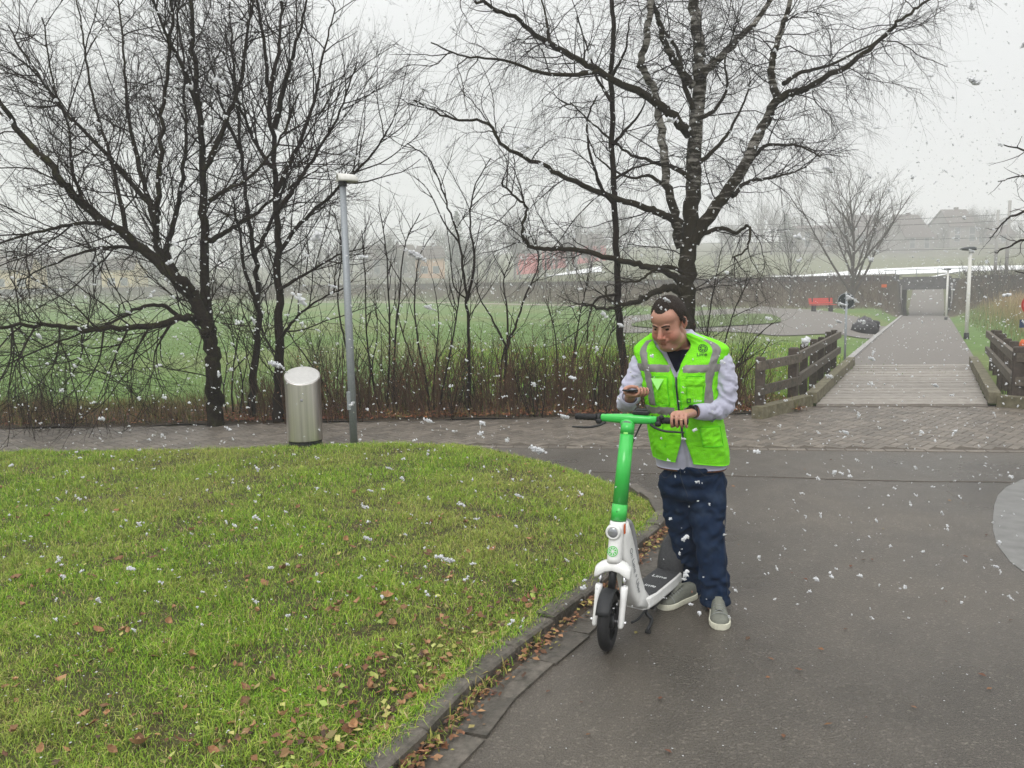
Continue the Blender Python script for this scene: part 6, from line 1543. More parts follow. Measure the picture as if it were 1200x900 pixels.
# hand under the phone
PC = W(745.5, 457.5, 3.985); pe1 = unit([.76, .64, -.09]); pn = unit(np.array([.02, .10, 1.0]) - pe1 * (np.array([.02, .10, 1.0]) @ pe1)); pe2 = np.cross(pn, pe1)
def PHp(a, b_, c): return PC + pe1 * a + pe2 * b_ + pn * c
cam_side = -1 if pe2[1] > 0 else 1       # long edge of the phone that faces the camera
PW2 = .036 * cam_side
B.ell(PHp(-.005, -PW2 * .3, -.022), (.046, .040, .017), np.stack([pe1, pe2, pn], 1)); B.cap(PHp(-.02, -PW2 * .8, -.024), WRl, .022, .027)
for i, (a, r) in enumerate(((-.036, .0084), (-.0125, .0088), (.011, .0086), (.034, .0076))):
    P = catmull([PHp(a * .8, -PW2 * .5, -.024), PHp(a, PW2 * .55, -.026 - .002 * (i % 2)), PHp(a + .003, PW2 * 1.22, -.016), PHp(a + .005, PW2 * 1.30, .002), PHp(a + .006, PW2 * 1.0, .0125)], 4)
    B.tube(P, np.linspace(r * 1.05, r * .82, len(P)), 10); B.ell(P[-1], (r * .84,) * 3)
P = catmull([PHp(-.038, -PW2 * .9, -.018), PHp(-.030, -PW2 * 1.35, .006), PHp(-.008, -PW2 * .9, .018), PHp(.016, -PW2 * .25, .0155)], 5); B.tube(P, np.linspace(.0135, .0095, len(P)), 10); B.ell(P[-1], (.0098,) * 3)
V, F, Nn = remeshed(B, .0038, 3, .5)
hl_ = (V - HO) @ HR / HS       # head-local coordinates
base = np.tile(np.array([.400, .205, .145]), (len(V), 1))
inhead = (np.abs(hl_[:, 2]) < .16) & (np.hypot(hl_[:, 0], hl_[:, 1]) < .14)
def blob(c, r): return np.exp(-((hl_ - np.array(c)) ** 2).sum(1) / r ** 2)
red = np.clip(blob((0, -.115, -.03), .022) + .7 * blob((.045, -.085, -.04), .030) + .7 * blob((-.045, -.085, -.04), .030) + .8 * blob((.085, .015, -.01), .03) + .8 * blob((-.085, .015, -.01), .03), 0, 1) * inhead
base = base * (1 + red[:, None] * np.array([.10, -.22, -.22]))
beard = (smooth(-.045, -.07, hl_[:, 2]) * smooth(.02, -.03, hl_[:, 1]) * inhead * (1 - smooth(-.115, -.14, hl_[:, 2])))[:, None] * (1 - blob((0, -.1, -.072), .018))[:, None]
base = base * (1 - beard * np.array([.07, .05, .03]))
lips = np.clip(blob((.010, -.102, -.074), .012) + blob((-.010, -.102, -.074), .012), 0, 1)[:, None] * inhead[:, None]; base = base * (1 - lips * np.array([.12, .38, .32]))
body = mesh_np('body', V, F, 'skin', person, True, base)
# eyes, brows
for s_ in (-1, 1):
    e = MB().ell(Hd((s_ * .031, -.0815, .002)), np.array([.0125, .0095, .0065]) * HS, HR).build('eye', 'eye_dark', person, True)
    m_ = MB(); P = [Hd((s_ * x, y, z)) for x, y, z in ((.012, -.100, .020), (.024, -.098, .025), (.038, -.090, .025), (.050, -.078, .018))]; m_.tube(catmull(P, 4), np.array([.003] + [.0052] * 11 + [.002]), 8, sq=.7).build('eyebrow', 'hair', person, True)
m_ = MB(); m_.tube(catmull([Hd(p) for p in ((-.023, -.0985, -.0735), (-.010, -.1045, -.0745), (0, -.1055, -.0735), (.010, -.1045, -.0745), (.023, -.0985, -.0735))], 4), .0016, 6).build('mouth_line', 'leather', person, True)
# hair: a shell over the skull, cut along a receding hairline
bvb = BVHTree.FromPolygons([tuple(v) for v in V], [tuple(int(i) for i in f) for ff in F for f in ff])
nu, nv = 128, 70; HV = np.zeros((nv, nu, 3)); keep = np.zeros((nv, nu), bool); oc = Hd((0, .02, .02))
for j in range(nv):
    el = radians(-46 + 136 * j / (nv - 1))
    for i in range(nu):
        az = 2 * pi * i / nu; dl_ = np.array([sin(az) * cos(el), -cos(az) * cos(el), sin(el)]); d = HR @ dl_
        h_ = bvb.ray_cast(Vector(oc + d * .25), Vector(-d), .3); p = np.array(h_[0]) if h_[0] is not None else oc + d * .1
        q = HR.T @ (p - HO) / HS; az_ = abs((az + pi) % (2 * pi) - pi)      # 0 = face
        # hairline: front peak, receding temples, sideburn before the ear, round the ear, nape
        line = np.interp(az_, [0, .25, .55, .85, 1.05, 1.20, 1.34, 1.46, 1.62, 1.95, 2.3, pi], [.084, .087, .094, .088, .054, .016, -.016, .012, .036, .004, -.055, -.070])
        n_ = mnoise.noise(Vector(q * 90)) * .004
        keep[j, i] = q[2] > line + n_
        depth = q[2] - line; th = .0012 + .008 * float(smooth(0, .035, depth)) * (1 if az_ > .9 else .75) + .0022 * mnoise.noise(Vector((q[0] * 160, q[1] * 160, q[2] * 70)))
        HV[j, i] = p + d * max(.001, th)
fs = []
for j in range(nv - 1):
    for i in range(nu):
        i2 = (i + 1) % nu
        if keep[j, i] and keep[j, i2] and keep[j + 1, i] and keep[j + 1, i2]: fs.append((j * nu + i, j * nu + i2, (j + 1) * nu + i2, (j + 1) * nu + i))
hair = mesh_np('hair', HV.reshape(-1, 3), [np.array(fs)], 'hair', person, True)
m_ = MB(); rl = np.random.default_rng(8); jj, ii = np.nonzero(keep); ks = rl.integers(0, len(jj), 5200)
for k_ in ks:       # short strands lying back over the skull
    p = HV[jj[k_], ii[k_]]; n_ = unit(p - oc); back = unit(HR @ np.array([rl.normal() * .35, 1.0, -.25 + rl.normal() * .25])); t_ = unit(back - n_ * (back @ n_) + n_ * .30); sd2 = unit(np.cross(t_, n_)) * .0011; L_ = rl.uniform(.006, .014)
    m_.add([p - sd2 - n_ * .001, p + sd2 - n_ * .001, p + t_ * L_], [(0, 1, 2)])
m_.build('hair_strands', 'hair', hair)

# ---- cloth surfaces on the trunk
GV_PY = [380, 390, 398, 412, 424, 436, 440, 505, 512, 522, 534, 545, 560]; GV = [.95, .74, .42, .20, .095, .03, .012, .012, .04, .10, .17, .24, .24]
def gap_v(py): return np.interp(py, GV_PY, GV)
def pz(z): return np.interp(z, dense[:, 0], dense[:, 5])
def cloth(name, py0, py1, off, gapf, material, nu=150, nv=80, fold=1.0, hem=None, thick=.002, bias=0.0):
    """open-fronted shell around the trunk, from py0 (bottom) up to py1"""
    zs = np.linspace(zpy(py0), zpy(py1), nv); Vg = np.zeros((nv, nu, 3))
    tq = np.linspace(0, 1, nu)
    for j, z in enumerate(zs):
        g = float(gapf(pz(z))); gl_, gr_ = g * (1 - bias), g * (1 + bias); u = gr_ + (2 * pi - gr_ - gl_) * tq
        zz = np.full(nu, z)
        if hem is not None: zz = zz + hem(u) * (1 - j / (nv - 1)) ** 6
        Vg[j] = S(u, zz, off + folds(u, zz, fold) * min(1.0, (j + 4) / 12))
    idx = (np.arange(nv - 1)[:, None] * nu + np.arange(nu - 1)[None]).ravel(); Fq = np.stack([idx, idx + 1, idx + nu + 1, idx + nu], 1)
    inner = Vg.copy(); 
    for j in range(nv):
        c = np.array([*[float(v) for v in sec(zs[j])[:2]], 0]); dd = inner[j] - c; dd[:, 2] = 0; dd /= np.linalg.norm(dd, axis=1)[:, None]; inner[j] -= dd * thick
    nV = nv * nu; Fi = Fq[:, ::-1] + nV
    rim = [(i, i + 1, nV + i + 1, nV + i) for i in range(nu - 1)] + [(j * nu + s_, (j + 1) * nu + s_, nV + (j + 1) * nu + s_, nV + j * nu + s_) for j in range(nv - 1) for s_ in (0, nu - 1)]
    top = (nv - 1) * nu; rim += [(top + i, top + i + 1, nV + top + i + 1, nV + top + i) for i in range(nu - 1)]
    return mesh_np(name, np.concatenate([Vg.reshape(-1, 3), inner.reshape(-1, 3)]), [Fq, Fi, np.array(rim)], material, person, True), Vg, Fq
cloth('undershirt', 500, 408, -.020, lambda py: 0.0, 'tee', 60, 24, 0)
shirt, _, _ = cloth('shirt', 545, 391, -.008, lambda py: np.interp(py, [388, 394, 400, 412, 424, 434], [.70, .52, .34, .19, .08, .0]), 'shirt', 110, 60, .6)
VO = .007
vest, VG, VF = cloth('safety_vest', 534, 390, VO, gap_v, 'vest', hem=lambda u: .010 * np.sin(u * 2 + 1) - .030 * np.cos(u - .9), bias=-.35)
bvv = BVHTree.FromPolygons([tuple(v) for v in VG.reshape(-1, 3)], [tuple(int(i) for i in f) for f in VF])
def patch(name, u0, u1, z0, z1, off, material, parent, nu=24, nv=10, ufun=None, thick=.0):
    """a sewn-on piece following the vest; u may bend with height through ufun"""
    zs = np.linspace(z0, z1, nv); Vg = np.zeros((nv, nu, 3))
    for j, z in enumerate(zs):
        a, b_ = (u0, u1) if ufun is None else ufun(z); u = np.linspace(a, b_, nu); zz = np.full(nu, z) if not np.ndim(z) else z
        edge = np.minimum(np.minimum(np.arange(nu), np.arange(nu)[::-1]), min(j, nv - 1 - j)); e = np.where(edge == 0, -.004, 0.0)
        Vg[j] = S(u, zz, VO + off + e + folds(u, zz))
    idx = (np.arange(nv - 1)[:, None] * nu + np.arange(nu - 1)[None]).ravel()
    return mesh_np(name, Vg.reshape(-1, 3), [np.stack([idx, idx + 1, idx + nu + 1, idx + nu], 1)], material, parent, True)
zA0, zA1 = zpy(434), zpy(424); zB0, zB1 = zpy(482), zpy(472)
# bands: chest and waist, left and right of the zip, running round the back
for (z0, z1) in ((zB0, zB1), (zA0, zA1)):
    g = float(gap_v(pz(z0))) + .03
    patch('reflective_band', g + .02, 2 * pi - g - .02, z0, z1, .003, 'tape', vest, 110, 5)
for uc in (.80, -.72):
    patch('reflective_band', 0, 0, zB1 + .001, zpy(397), .0042, 'tape', vest, 6, 40, ufun=lambda z, uc=uc: (uc * (1 + .10 * (z - zB1) / .35) - .165, uc * (1 + .10 * (z - zB1) / .35) + .165))
    patch('reflective_band', 0, 0, zB1 + .001, zpy(397), .0042, 'tape', vest, 6, 40, ufun=lambda z, uc=uc: (pi - uc - .14, pi - uc + .14))
# zip
zz = np.linspace(zpy(506), zpy(438), 30); m_ = MB(); P = S(np.full(30, .0), zz, VO + .004 + folds(np.zeros(30), zz)); m_.tube(P, .0035, 6).build('zip', 'zip', vest, True)
for sg in (-1, 1): MB().tube(S(np.full(30, sg * .045), zz, VO + .002 + folds(np.zeros(30) + sg * .045, zz)), .0032, 6).build('zip_piping', 'vest_seam', vest, True)
# pockets
def pocket(u0, u1, py0, py1, off=.006, flap=None, material='vest'):
    p = patch('pocket', u0, u1, zpy(py0), zpy(py1), off, material, vest, 20, 20)
    c = [(u0, py0), (u1, py0), (u1, py1), (u0, py1)]
    P = []
    for (ua, pa), (ub, pb) in zip(c, c[1:] + c[:1]):
        for t in np.linspace(0, 1, 8, endpoint=False): P.append(S(np.array(ua + (ub - ua) * t), np.array(zpy(pa + (pb - pa) * t)), VO + off - .001 + folds(np.array(ua + (ub - ua) * t), np.array(zpy(pa + (pb - pa) * t)))))
    MB().tube(P + [P[0]], .0022, 5).build('pocket_seam', 'vest_seam', p, True)
    if flap: 
        f = patch('pocket_flap', u0 - .02, u1 + .02, zpy(flap[0]), zpy(flap[1]), off + .006, material, p, 16, 8)
    return p
pocket(.18, .60, 468, 437, flap=(448, 440)); pk = pocket(-.58, -.16, 470, 438)
# clear triangular badge holder
m_ = MB(); a, b_, c = [S(np.array(u), np.array(zpy(py)), VO + .024 + folds(np.array(u), np.array(zpy(py)))) for u, py in ((-.53, 440), (-.20, 440), (-.37, 453))]; m_.add([a, b_, c], [(0, 1, 2)]).build('badge_pocket', 'vest_clear', vest)
pocket(.40, 1.05, 516, 494, .007)
pocket(-1.0, -.42, 518, 492, .005)
# prints
def decal(name, V2, F2, u, py, width_up, material, parent, off=.003):
    """flat print laid on the vest at (u, py)"""
    z = zpy(py); P0 = S(np.array(u), np.array(z), VO); P1 = S(np.array(u + .05), np.array(z), VO); P2 = S(np.array(u), np.array(z + .02), VO); ex_ = unit(P1 - P0); ey_ = unit(P2 - P0 - ex_ * ((P2 - P0) @ ex_)); n_ = np.cross(ex_, ey_)
    out_ = []
    for v in V2:
        q = P0 + ex_ * v[0] + ey_ * v[1]; h_ = bvv.ray_cast(Vector(q + n_ * .06), Vector(-n_), .15); out_.append(np.array(h_[0]) + n_ * off if h_[0] is not None else q + n_ * .01)
    return mesh_np(name, np.array(out_), [np.array(f)[None] for f in F2] if False else [np.array([f for f in F2 if len(f) == k]) for k in sorted({len(f) for f in F2})], material, parent)
tmp = MB(); citrus(tmp, (0, 0, 0), (1, 0, 0), (0, 1, 0), .025); Vc = np.concatenate(tmp.V)[:, :2]; Fc = [tuple(f) for fs_ in tmp.F.values() for f in fs_]
decal('emblem', Vc, Fc, .46, 407, 0, 'logo_dark', vest)
Vt, Ft = text_verts('Lime', width=.052, bold=.01); Vt[:, 0] -= .026; decal('lettering', Vt[:, :2], Ft, .46, 415.5, 0, 'logo_dark', vest)
Vt, Ft = text_verts('Lime', width=.040, bold=.01); Vt[:, 0] -= .016; Vt[:, 1] -= .008; decal('pocket_lettering', Vt[:, :2] + np.array([.018, 0]), Ft, .33, 464, 0, 'print_white', vest, .011)
sq_ = np.array([(-.011, -.011), (.011, -.011), (.011, .011), (-.011, .011), (-.007, -.007), (.007, -.007), (.007, .007), (-.007, .007)]); decal('pocket_logo', sq_ + np.array([-.012, 0]), [(i, (i + 1) % 4, 4 + (i + 1) % 4, 4 + i) for i in range(4)], .27, 464, 0, 'logo_dark', vest, .011)

# ---- collar of the shirt, open at the neck
def band(uA, uB, rowsf, name, material, n=60):
    us_ = np.linspace(uA, uB, n); rg = [[rowsf(u)[k] for u in us_] for k in range(len(rowsf(0.5)))]
    m_ = MB(); m_.loft(rg, cap=False, closed=False); return m_.build(name, material, person, True)
def collar_rows(u):
    ub = abs((u + pi) % (2 * pi) - pi); k = float(smooth(1.5, .6, ub)) if False else float(np.clip((1.5 - ub) / .9, 0, 1))      # k=1 at the front points
    a = S(np.array(u), np.array(zpy(389)), .004); c = np.array([a[0], a[1], a[2]]); nk = np.array([*[float(v) for v in sec(zpy(389))[:2]], 0]); o_ = unit(np.array([a[0] - nk[0], a[1] - nk[1], 0]))
    top = a + Zv * (.012 - .010 * k) - o_ * .012
    low = S(np.array(u), np.array(zpy(392 + 12 * k)), -.004 + .004 * k)
    return [a - Zv * .01 - o_ * .006, top - o_ * .004, top + o_ * .006, (top + low) / 2 + o_ * .001, low, low - o_ * .004]
band(.50, 2 * pi - .50, collar_rows, 'collar', 'shirt')

# ---- sleeves
def sleeve(pts, rad, name, seed, cuff, open_dir):
    m_ = MB(); P = catmull(pts, 6); R_ = np.interp(np.linspace(0, 1, len(P)), np.linspace(0, 1, len(rad)), rad)
    for i in range(len(P) - 1): m_.cap(P[i], P[i + 1], R_[i], R_[i + 1], 16)
    V, F, Nn = remeshed(m_, .0065, 6, .5)
    # creases: rings round the bent elbow, long folds along the arm
    el = np.asarray(pts[len(pts) // 2 + 0]); dd = np.linalg.norm(V - el, axis=1)
    ax_ = unit(np.asarray(pts[-1]) - np.asarray(pts[0])); t = (V - np.asarray(pts[0])) @ ax_
    n1 = fnoise(V, 16, seed); n2 = fnoise(V * np.array([1, 1, 1.0]), 34, seed + 3)
    rid = np.sin((V @ unit(np.asarray([.5, -.2, 1.0]))) * 130 + 5 * n1)
    n3 = fnoise(V * np.array([1, 1, 1.6]), 21, seed + 9)
    V = V + Nn * (.007 * n1 + .003 * n2 + .0050 * rid * np.exp(-(dd / .13) ** 2) + .0016 * rid + .010 * (.2 - np.minimum(np.abs(n3), .4)))[:, None]
    s_ = mesh_np(name, V, F, 'shirt', person, True); return s_
sleeve([W(829, 413, 4.20), W(842, 427, 4.15), W(849, 450, 4.12), W(848, 472, 4.10), W(836, 481, 4.05), W(826, 482, 4.015)], [.070, .076, .070, .063, .052, .046], 'sleeve', 2.0, None, None)
sleeve([W(766, 413, 4.30), W(755, 425, 4.28), W(744, 448, 4.25), W(735, 470, 4.20), W(734, 472, 4.13), W(736, 468, 4.10)], [.066, .070, .064, .056, .052, .046], 'sleeve', 7.0, None, None)
def cuff(c0, c1, r0, r1, name='cuff'):
    d = unit(c1 - c0); a = unit(np.cross(d, Zv)); b_ = np.cross(a, d); an = np.linspace(0, 2 * pi, 28, endpoint=False)
    rg = [[c + (a * cos(t) + b_ * sin(t)) * r * (1 + .04 * sin(3 * t + q)) for t in an] for q, (c, r) in enumerate(((c0, r0), (c0 * .5 + c1 * .5, (r0 + r1) / 2 + .002), (c1, r1), (c1 - d * .001, r1 - .006), (c0, r0 - .008)))]
    return MB().loft(rg, cap=False).build(name, 'shirt', person, True)
cuff(W(829, 482, 4.03), W(814.5, 482.5, 3.975), .046, .039); cuff(W(735, 471, 4.12), W(738, 464.5, 4.055), .050, .046)
# loose fold hanging from the rolled forearm sleeve
m_ = MB(); a, b_, c = W(826, 486, 4.00), W(846, 486, 4.03), W(834, 495, 4.01); m_.loft([[a, a + np.array([0, .02, .0])], [c, c + np.array([0, .02, .0])], [b_, b_ + np.array([0, .02, .0])]], cap=False, closed=True); m_.build('sleeve_fold', 'shirt', person, True)
# watch, ring, phone
wa, wb = W(812.8, 483, 3.975), W(808.5, 482.5, 3.962); d = unit(wa - wb)
m_ = MB(); m_.tube([wb, wa], [.0315, .033], 24).build('watch_strap', 'dark_plastic', person, True)
wcn = (wa + wb) / 2 + np.array([-.004, -.021, .024]); m_ = MB(); m_.box(wcn, (.030, .012, .036), rotz(-.5) @ rotx(.7), .006); m_.build('watch_case', 'phone', person)
l = gl[2]; Pr = ringp(l + .001, radians(158), .0275); t_ = unit(np.cross(gax, (bs * cos(radians(158)) + Zv * sin(radians(158))))); a_ = np.linspace(0, 2 * pi, 20); m_ = MB(); e1 = unit(Pr - HBp(l)); m_.tube([Pr + (gax * cos(t) + e1 * sin(t)) * .0112 for t in a_], .0014, 6).build('ring', 'gold', person, True)
ph = thing('mobile_phone', 'black mobile phone held flat in the man\'s raised hand', 'phone', PC)
m_ = MB(); m_.box(PC, (.148, .072, .0085), np.stack([pe1, pe2, pn], 1), .004); m_.build('case', 'dark_plastic', ph); m_ = MB(); m_.box(PC + pn * .0046, (.138, .064, .0012), np.stack([pe1, pe2, pn], 1)); m_.build('screen', 'phone', ph)
m_ = MB(); m_.box(PHp(-.052, .018 * -cam_side, -.0048), (.026, .022, .002), np.stack([pe1, pe2, pn], 1), .001); m_.build('camera_bump', 'phone', ph)

# ---- jeans
J = MB()
for py, kz in ((545, .05), (560, .075), (574, .07)):
    c, a, b_ = ctr(min(py, 551)); c = W((770 + 852) / 2 + .0, py, 4.23); J.ell(c, (.185, .145, kz), RT, 24, 12)
legR = [W(828, 566, 4.20), W(828, 600, 4.16), W(832, 636, 4.11), W(836, 670, 4.09), W(838.5, 704, 4.075)]; rR = [.110, .098, .083, .078, .079]
legL = [W(795, 566, 4.26), W(798, 600, 4.27), W(803, 636, 4.29), W(807, 665, 4.33), W(810, 690, 4.36)]; rL = [.110, .096, .082, .074, .074]
for pts, rd in ((legR, rR), (legL, rL)):
    P = catmull(pts, 4); R_ = np.interp(np.linspace(0, 1, len(P)), np.linspace(0, 1, 5), rd)
    J.tube(P, R_, 22); J.ell(P[0], (R_[0],) * 3)
V, F, Nn = remeshed(J, .0075, 8, .5)
n1 = fnoise(V, 11, 1.0); n2 = fnoise(V, 26, 5.0); t1 = np.sin(V[:, 2] * 62 + V[:, 0] * 34 + 5 * n1); t2 = np.sin(V[:, 2] * 95 - V[:, 0] * 60 + 6 * n1)
kn = np.exp(-((V[:, 2] - .46) / .12) ** 2) + np.exp(-((V[:, 2] - .16) / .13) ** 2) * .9 + .8 * np.exp(-((V[:, 2] - .74) / .07) ** 2)
n3 = fnoise(V * np.array([1, 1, .8]), 14, 3.3)
V = V + Nn * (.008 * n1 + .004 * n2 + .012 * (.2 - np.minimum(np.abs(n3), .4)) * np.clip(kn, .3, 1.0) + (.0055 * t1 + .0035 * t2) * np.clip(kn, .15, 1.6))[:, None]
jeans = mesh_np('jeans', V, F, 'denim', person, True)
bvj = BVHTree.FromPolygons([tuple(v) for v in V], [tuple(int(i) for i in f) for ff in F for f in ff])
def stick(pxs, D, r, name, material, parent, n=8):
    """thin seam laid on the jeans along a line"""
    P = []
    for x, y in catmull([(x, y, 0) for x, y in pxs], 8)[:, :2]:
        d = ray(x, y); h_ = bvj.ray_cast(Vector(CAM), Vector(d), 8)
        if h_[0] is not None: P.append(np.array(h_[0]) - unit(d) * r * .3)
    if len(P) > 2: MB().tube(P, r, 5).build(name, material, parent, True)
stick([(797, 546), (798, 560), (803, 574), (806, 582)], 4.2, .003, 'fly_seam', 'denim_seam', jeans); stick([(849, 556), (851, 590), (849, 630), (851, 670), (853, 700)], 4.2, .003, 'side_seam', 'denim_seam', jeans)
stick([(818, 550), (826, 557), (838, 556), (846, 549)], 4.2, .003, 'pocket_seam', 'denim_seam', jeans); stick([(773, 553), (779, 560), (786, 556), (789, 549)], 4.2, .003, 'pocket_seam', 'denim_seam', jeans)
for pts, rd, pw_ in ((legR, rR, (822, 856, 707)), (legL, rL, (790, 822, 692))):
    c = pts[-1]; an = np.linspace(0, 2 * pi, 36, endpoint=False); d = unit(np.asarray(pts[-1]) - np.asarray(pts[-2])); a = unit(np.cross(d, [0, 1, 0])); b_ = np.cross(a, d); r = rd[-1]
    rg = [[c + d * q + (a * cos(t) + b_ * sin(t)) * (r * k + .004 * sin(3 * t + q * 50)) for t in an] for q, k in ((-.02, 1.0), (-.016, 1.035), (.012, 1.05), (.016, 1.02), (.010, .94), (-.02, .92))]
    MB().loft(rg, cap=False).build('turned_hem', 'denim', jeans, True)
c, a, b_ = ctr(545); an = np.linspace(0, 2 * pi, 60, endpoint=False)
MB().loft([[S(np.array(t), np.array(zpy(543) + dz), -.014 + o_) for t in an] for dz, o_ in ((-.02, 0), (-.02, .004), (.018, .004), (.018, 0))], cap=False).build('belt', 'leather', person, True)

# ---- shoes
def shoe(c, d, length, label):
    d = unit(d); s_ = np.array([-d[1], d[0], 0]); t0 = c - d * length * .45
    def P(x, y, z): return t0 + d * x * length + s_ * y + Zv * z
    xs_ = np.array([0, .04, .12, .25, .40, .55, .70, .82, .92, .98, 1.0]); wd = np.array([.012, .026, .034, .036, .036, .040, .046, .046, .038, .022, .008]) * 1.08; tp = np.array([.070, .088, .098, .102, .098, .086, .070, .062, .054, .042, .030])
    rg = []; n = 18
    for x, w_, h_ in zip(xs_, wd, tp):
        rg.append([P(x, w_ * np.sign(cos(a)) * abs(cos(a)) ** .8, .024 + max(0, sin(a)) ** .75 * (h_ - .024) if sin(a) >= 0 else .024 + .004 * sin(a)) for a in np.linspace(0, 2 * pi, n, endpoint=False)])
    up_ = MB().loft(rg).build('shoe', 'shoe', person, True); outl = []
    for x, w_ in zip(xs_, wd): outl.append((x, w_ + .005))
    poly_ = [(x * length * 1.02 - .003, w_) for x, w_ in outl] + [(x * length * 1.02 - .003, -w_) for x, w_ in outl[::-1]]
    rg = [[t0 + d * (p[0] + (q if False else 0)) + s_ * p[1] * k + Zv * z for p in poly_] for k, z in ((.94, .001), (1.0, .006), (1.02, .018), (1.0, .030), (.94, .032))]
    MB().loft(rg).build('sole', 'sole', up_, False)
    tc_ = MB(); tc_.loft([[P(x, w_ * cos(a), .027 + (h_ - .024) * max(0, sin(a)) ** .75) for a in np.linspace(0, pi, 12)] for x, w_, h_ in ((.775, .0505, .068), (.785, .0515, .0685), (.795, .0500, .066))], cap=False, closed=False); tc_.build('toe_seam', 'lace', up_, True)
    m_ = MB(); m_.loft([[P(x, y, z + .003 * (1 - abs(y) / .02)) for y in np.linspace(-.019, .019, 7)] for x, z in ((.40, .112), (.48, .102), (.58, .090), (.70, .076))], cap=False, closed=False); m_.build('tongue', 'shoe', up_, True)
    for k in range(5):
        x = .46 + .058 * k; z = np.interp(x, xs_, tp)
        MB().tube(catmull([P(x, -.030, z - .012), P(x + .015, 0, z + .007), P(x + .01, .030, z - .012)], 4), .0034, 6).build('lace', 'lace', up_, True)
    return up_
shoe(G(842, 724), FR[1], .285, ''); shoe(G(796, 706), FL[1], .285, '')

# snow caught in the hair and on the shoulders
sn = MB(); rl = np.random.default_rng(4)
for x, y in ((772, 358), (786, 355), (764, 372), (788, 409), (812, 421), (800, 432), (760, 431), (833, 402), (843, 417)):
    d = ray(x, y); best = None
    for bv in (bvb, bvv):
        h_ = bv.ray_cast(Vector(CAM), Vector(d), 8)
        if h_[0] is not None and (best is None or h_[3] < best[3]): best = h_
    if best is not None:
        p = np.array(best[0]) - unit(d) * .009; sn.ell(p, rl.uniform(.002, .0055, 3), None, 7, 5)
tag(sn.build('caught_snow', 'snow', person), kind='stuff')
# ================================================================== SNOW AND AIR
def flakes(name, P, size, r_, flat=False, mtl='snow'):
    """wet snow clumps: a few crossed, bent leaves of ice per flake, joined in one object"""
    n = len(P); Vs = []; Fs = []; off = 0
    base = np.array([[1, 0, .1], [.45, .8, -.15], [-.5, .75, .2], [-1, .05, -.1], [-.4, -.85, .15], [.55, -.7, -.2], [0, 0, .55], [0, 0, -.55]])
    F = np.array([[0, 1, 6], [1, 2, 6], [2, 3, 6], [3, 4, 6], [4, 5, 6], [5, 0, 6], [1, 0, 7], [2, 1, 7], [3, 2, 7], [4, 3, 7], [5, 4, 7], [0, 5, 7]])
    V = base[None] * r_.uniform(.45, 1.35, (n, 8, 1)) * size[:, None, None] * .5
    if flat: V[..., 2] *= .35
    q = r_.normal(size=(n, 4)); q /= np.linalg.norm(q, axis=1)[:, None]
    if flat: a = r_.uniform(0, 2 * pi, n); q = np.stack([np.cos(a / 2), 0 * a, 0 * a, np.sin(a / 2)], 1)
    w, x, y, z = q.T
    Rm = np.stack([np.stack([1 - 2 * (y * y + z * z), 2 * (x * y - z * w), 2 * (x * z + y * w)], 1), np.stack([2 * (x * y + z * w), 1 - 2 * (x * x + z * z), 2 * (y * z - x * w)], 1), np.stack([2 * (x * z - y * w), 2 * (y * z + x * w), 1 - 2 * (x * x + y * y)], 1)], 1)
    V = np.einsum('nij,nkj->nki', Rm, V) + P[:, None]
    Fa = (np.arange(n)[:, None, None] * 8 + F[None]).reshape(-1, 3)
    return tag(mesh_np(name, V.reshape(-1, 3), [Fa], mtl, None, True), kind='stuff')
r_ = np.random.default_rng(33)
# falling flakes fill the air evenly from 1.3 m to about 34 m in front of the camera, and some way to each side
def air(n, y0, y1, pw=2.0):
    y = (r_.random(n) * (y1 ** pw - y0 ** pw) + y0 ** pw) ** (1 / pw); x = r_.uniform(-.85, .85, n) * y; z = r_.uniform(-.45, .62, n) * y + 1.75
    P = np.stack([x, y, z], 1); ok = (P[:, 2] > H(x, y) + .02) & (P[:, 2] < 12); return P[ok]
def clumps(cl_, rad, lo, hi, k0, k1):
    # each flake a loose heap of ice specks, drawn out along its own slant
    kq = r_.integers(k0, k1, len(cl_)); ids = np.repeat(np.arange(len(cl_)), kq); ax_ = r_.normal(size=(len(cl_), 3)) * .6 + np.array([.9, .2, -.5]); ax_ /= np.linalg.norm(ax_, axis=1)[:, None]
    P = cl_[ids] + r_.normal(size=(len(ids), 3)) * rad[ids][:, None] * .20 + ax_[ids] * (r_.normal(size=len(ids)) * rad[ids] * .42)[:, None]
    flakes('falling_snow', P, rad[ids] * r_.uniform(lo, hi, len(P)), r_)
P = air(1900, 1.3, 4.5); clumps(P, r_.uniform(.0035, .0095, len(P)) * np.where(r_.random(len(P)) < .1, 1.5, 1), .55, 1.1, 7, 13)
P = air(5200, 4.5, 9); clumps(P, r_.uniform(.005, .012, len(P)), .7, 1.3, 4, 7)
P = air(13000, 9, 16); flakes('falling_snow', P, r_.uniform(.014, .036, len(P)), r_)
P = air(19000, 16, 36); flakes('falling_snow', P, r_.uniform(.018, .050, len(P)), r_)
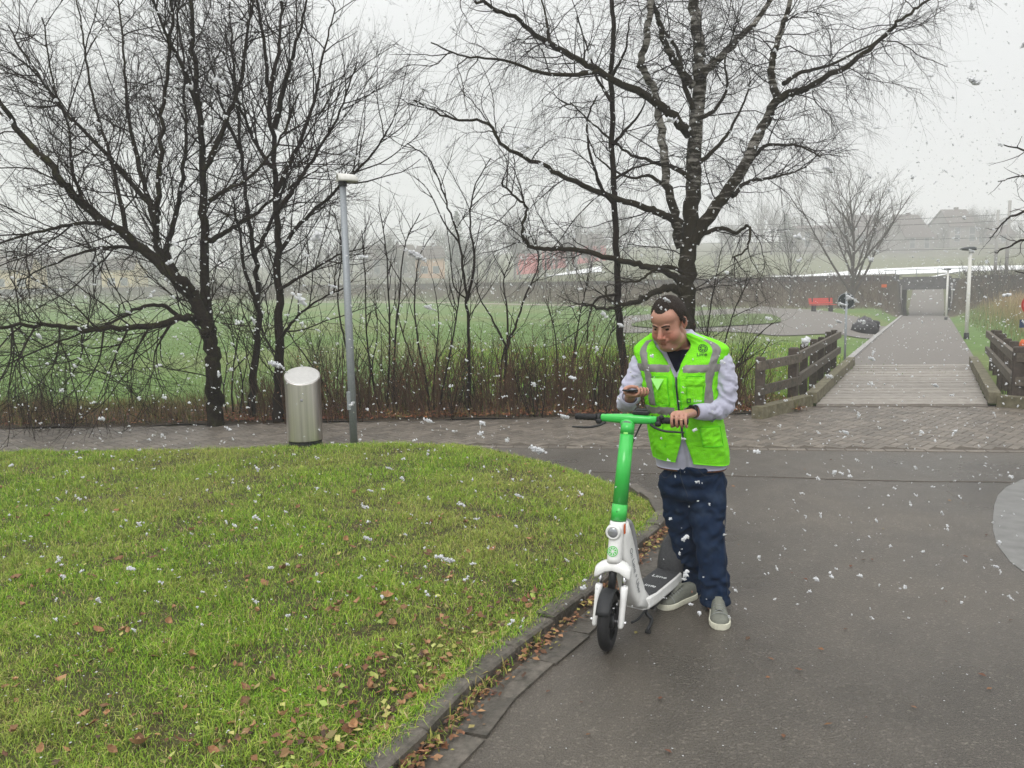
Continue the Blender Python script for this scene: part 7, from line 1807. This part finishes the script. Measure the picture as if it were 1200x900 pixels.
# a few big wet clumps drifting close by: loose heaps of tiny flakes
cl_ = air(90, 1.2, 5.0); rad = r_.uniform(.007, .014, len(cl_)); kq = r_.integers(50, 110, len(cl_)); ids = np.repeat(np.arange(len(cl_)), kq); st_ = unit([.8, .2, -.35])
P = cl_[ids] + r_.normal(size=(len(ids), 3)) * rad[ids][:, None] * .22 + st_ * (r_.normal(size=len(ids)) * rad[ids] * .75)[:, None]
flakes('falling_snow', P, rad[ids] * r_.uniform(.4, .9, len(P)), r_)
# flakes just landed on the asphalt, the bricks and the lawn, not yet melted
n = 1500; Y_ = 2.0 + 8.7 * r_.random(n) ** .8; X_ = r_.uniform(-.15, .8, n) * Y_; ok = ~inside(X_, Y_, poly); X_, Y_ = X_[ok], Y_[ok]
flakes('landed_snow', np.stack([X_, Y_, np.where(Y_ > edgeD(X_), .014, .003) + 0 * X_], 1), r_.uniform(.003, .011, len(X_)), r_, True)
n = 900; Y_ = r_.uniform(2.2, 9.1, n); X_ = r_.uniform(-.8, .25, n) * Y_; ok = inside(X_, Y_, poly); X_, Y_ = X_[ok], Y_[ok]
flakes('snow_on_grass', np.stack([X_, Y_, LZ(X_, Y_) + .035], 1), r_.uniform(.005, .014, len(X_)), r_, True)
n = 1500; X_ = r_.uniform(-11, 9, n); Y_ = r_.uniform(9.0, 11, n); flakes('snow_on_bricks', np.stack([X_, Y_, .016 + 0 * X_], 1), r_.uniform(.005, .014, n), r_, True)

# ---- air thick with snow: one closed box round camera and scene
hz = bpy.data.materials.new('haze'); hz.use_nodes = True; t_ = hz.node_tree; t_.nodes.clear()
o_ = t_.nodes.new('ShaderNodeOutputMaterial'); v_ = t_.nodes.new('ShaderNodeVolumePrincipled'); v_.inputs['Color'].default_value = (.97, .975, .98, 1); v_.inputs['Density'].default_value = HAZE; v_.inputs['Anisotropy'].default_value = 0.0
t_.links.new(v_.outputs[0], o_.inputs['Volume']); MATS['haze'] = hz
m_ = MB(); m_.box((0, 126, 18), (604, 336, 44)); haze = m_.build('haze', 'haze'); tag(haze, kind='stuff')
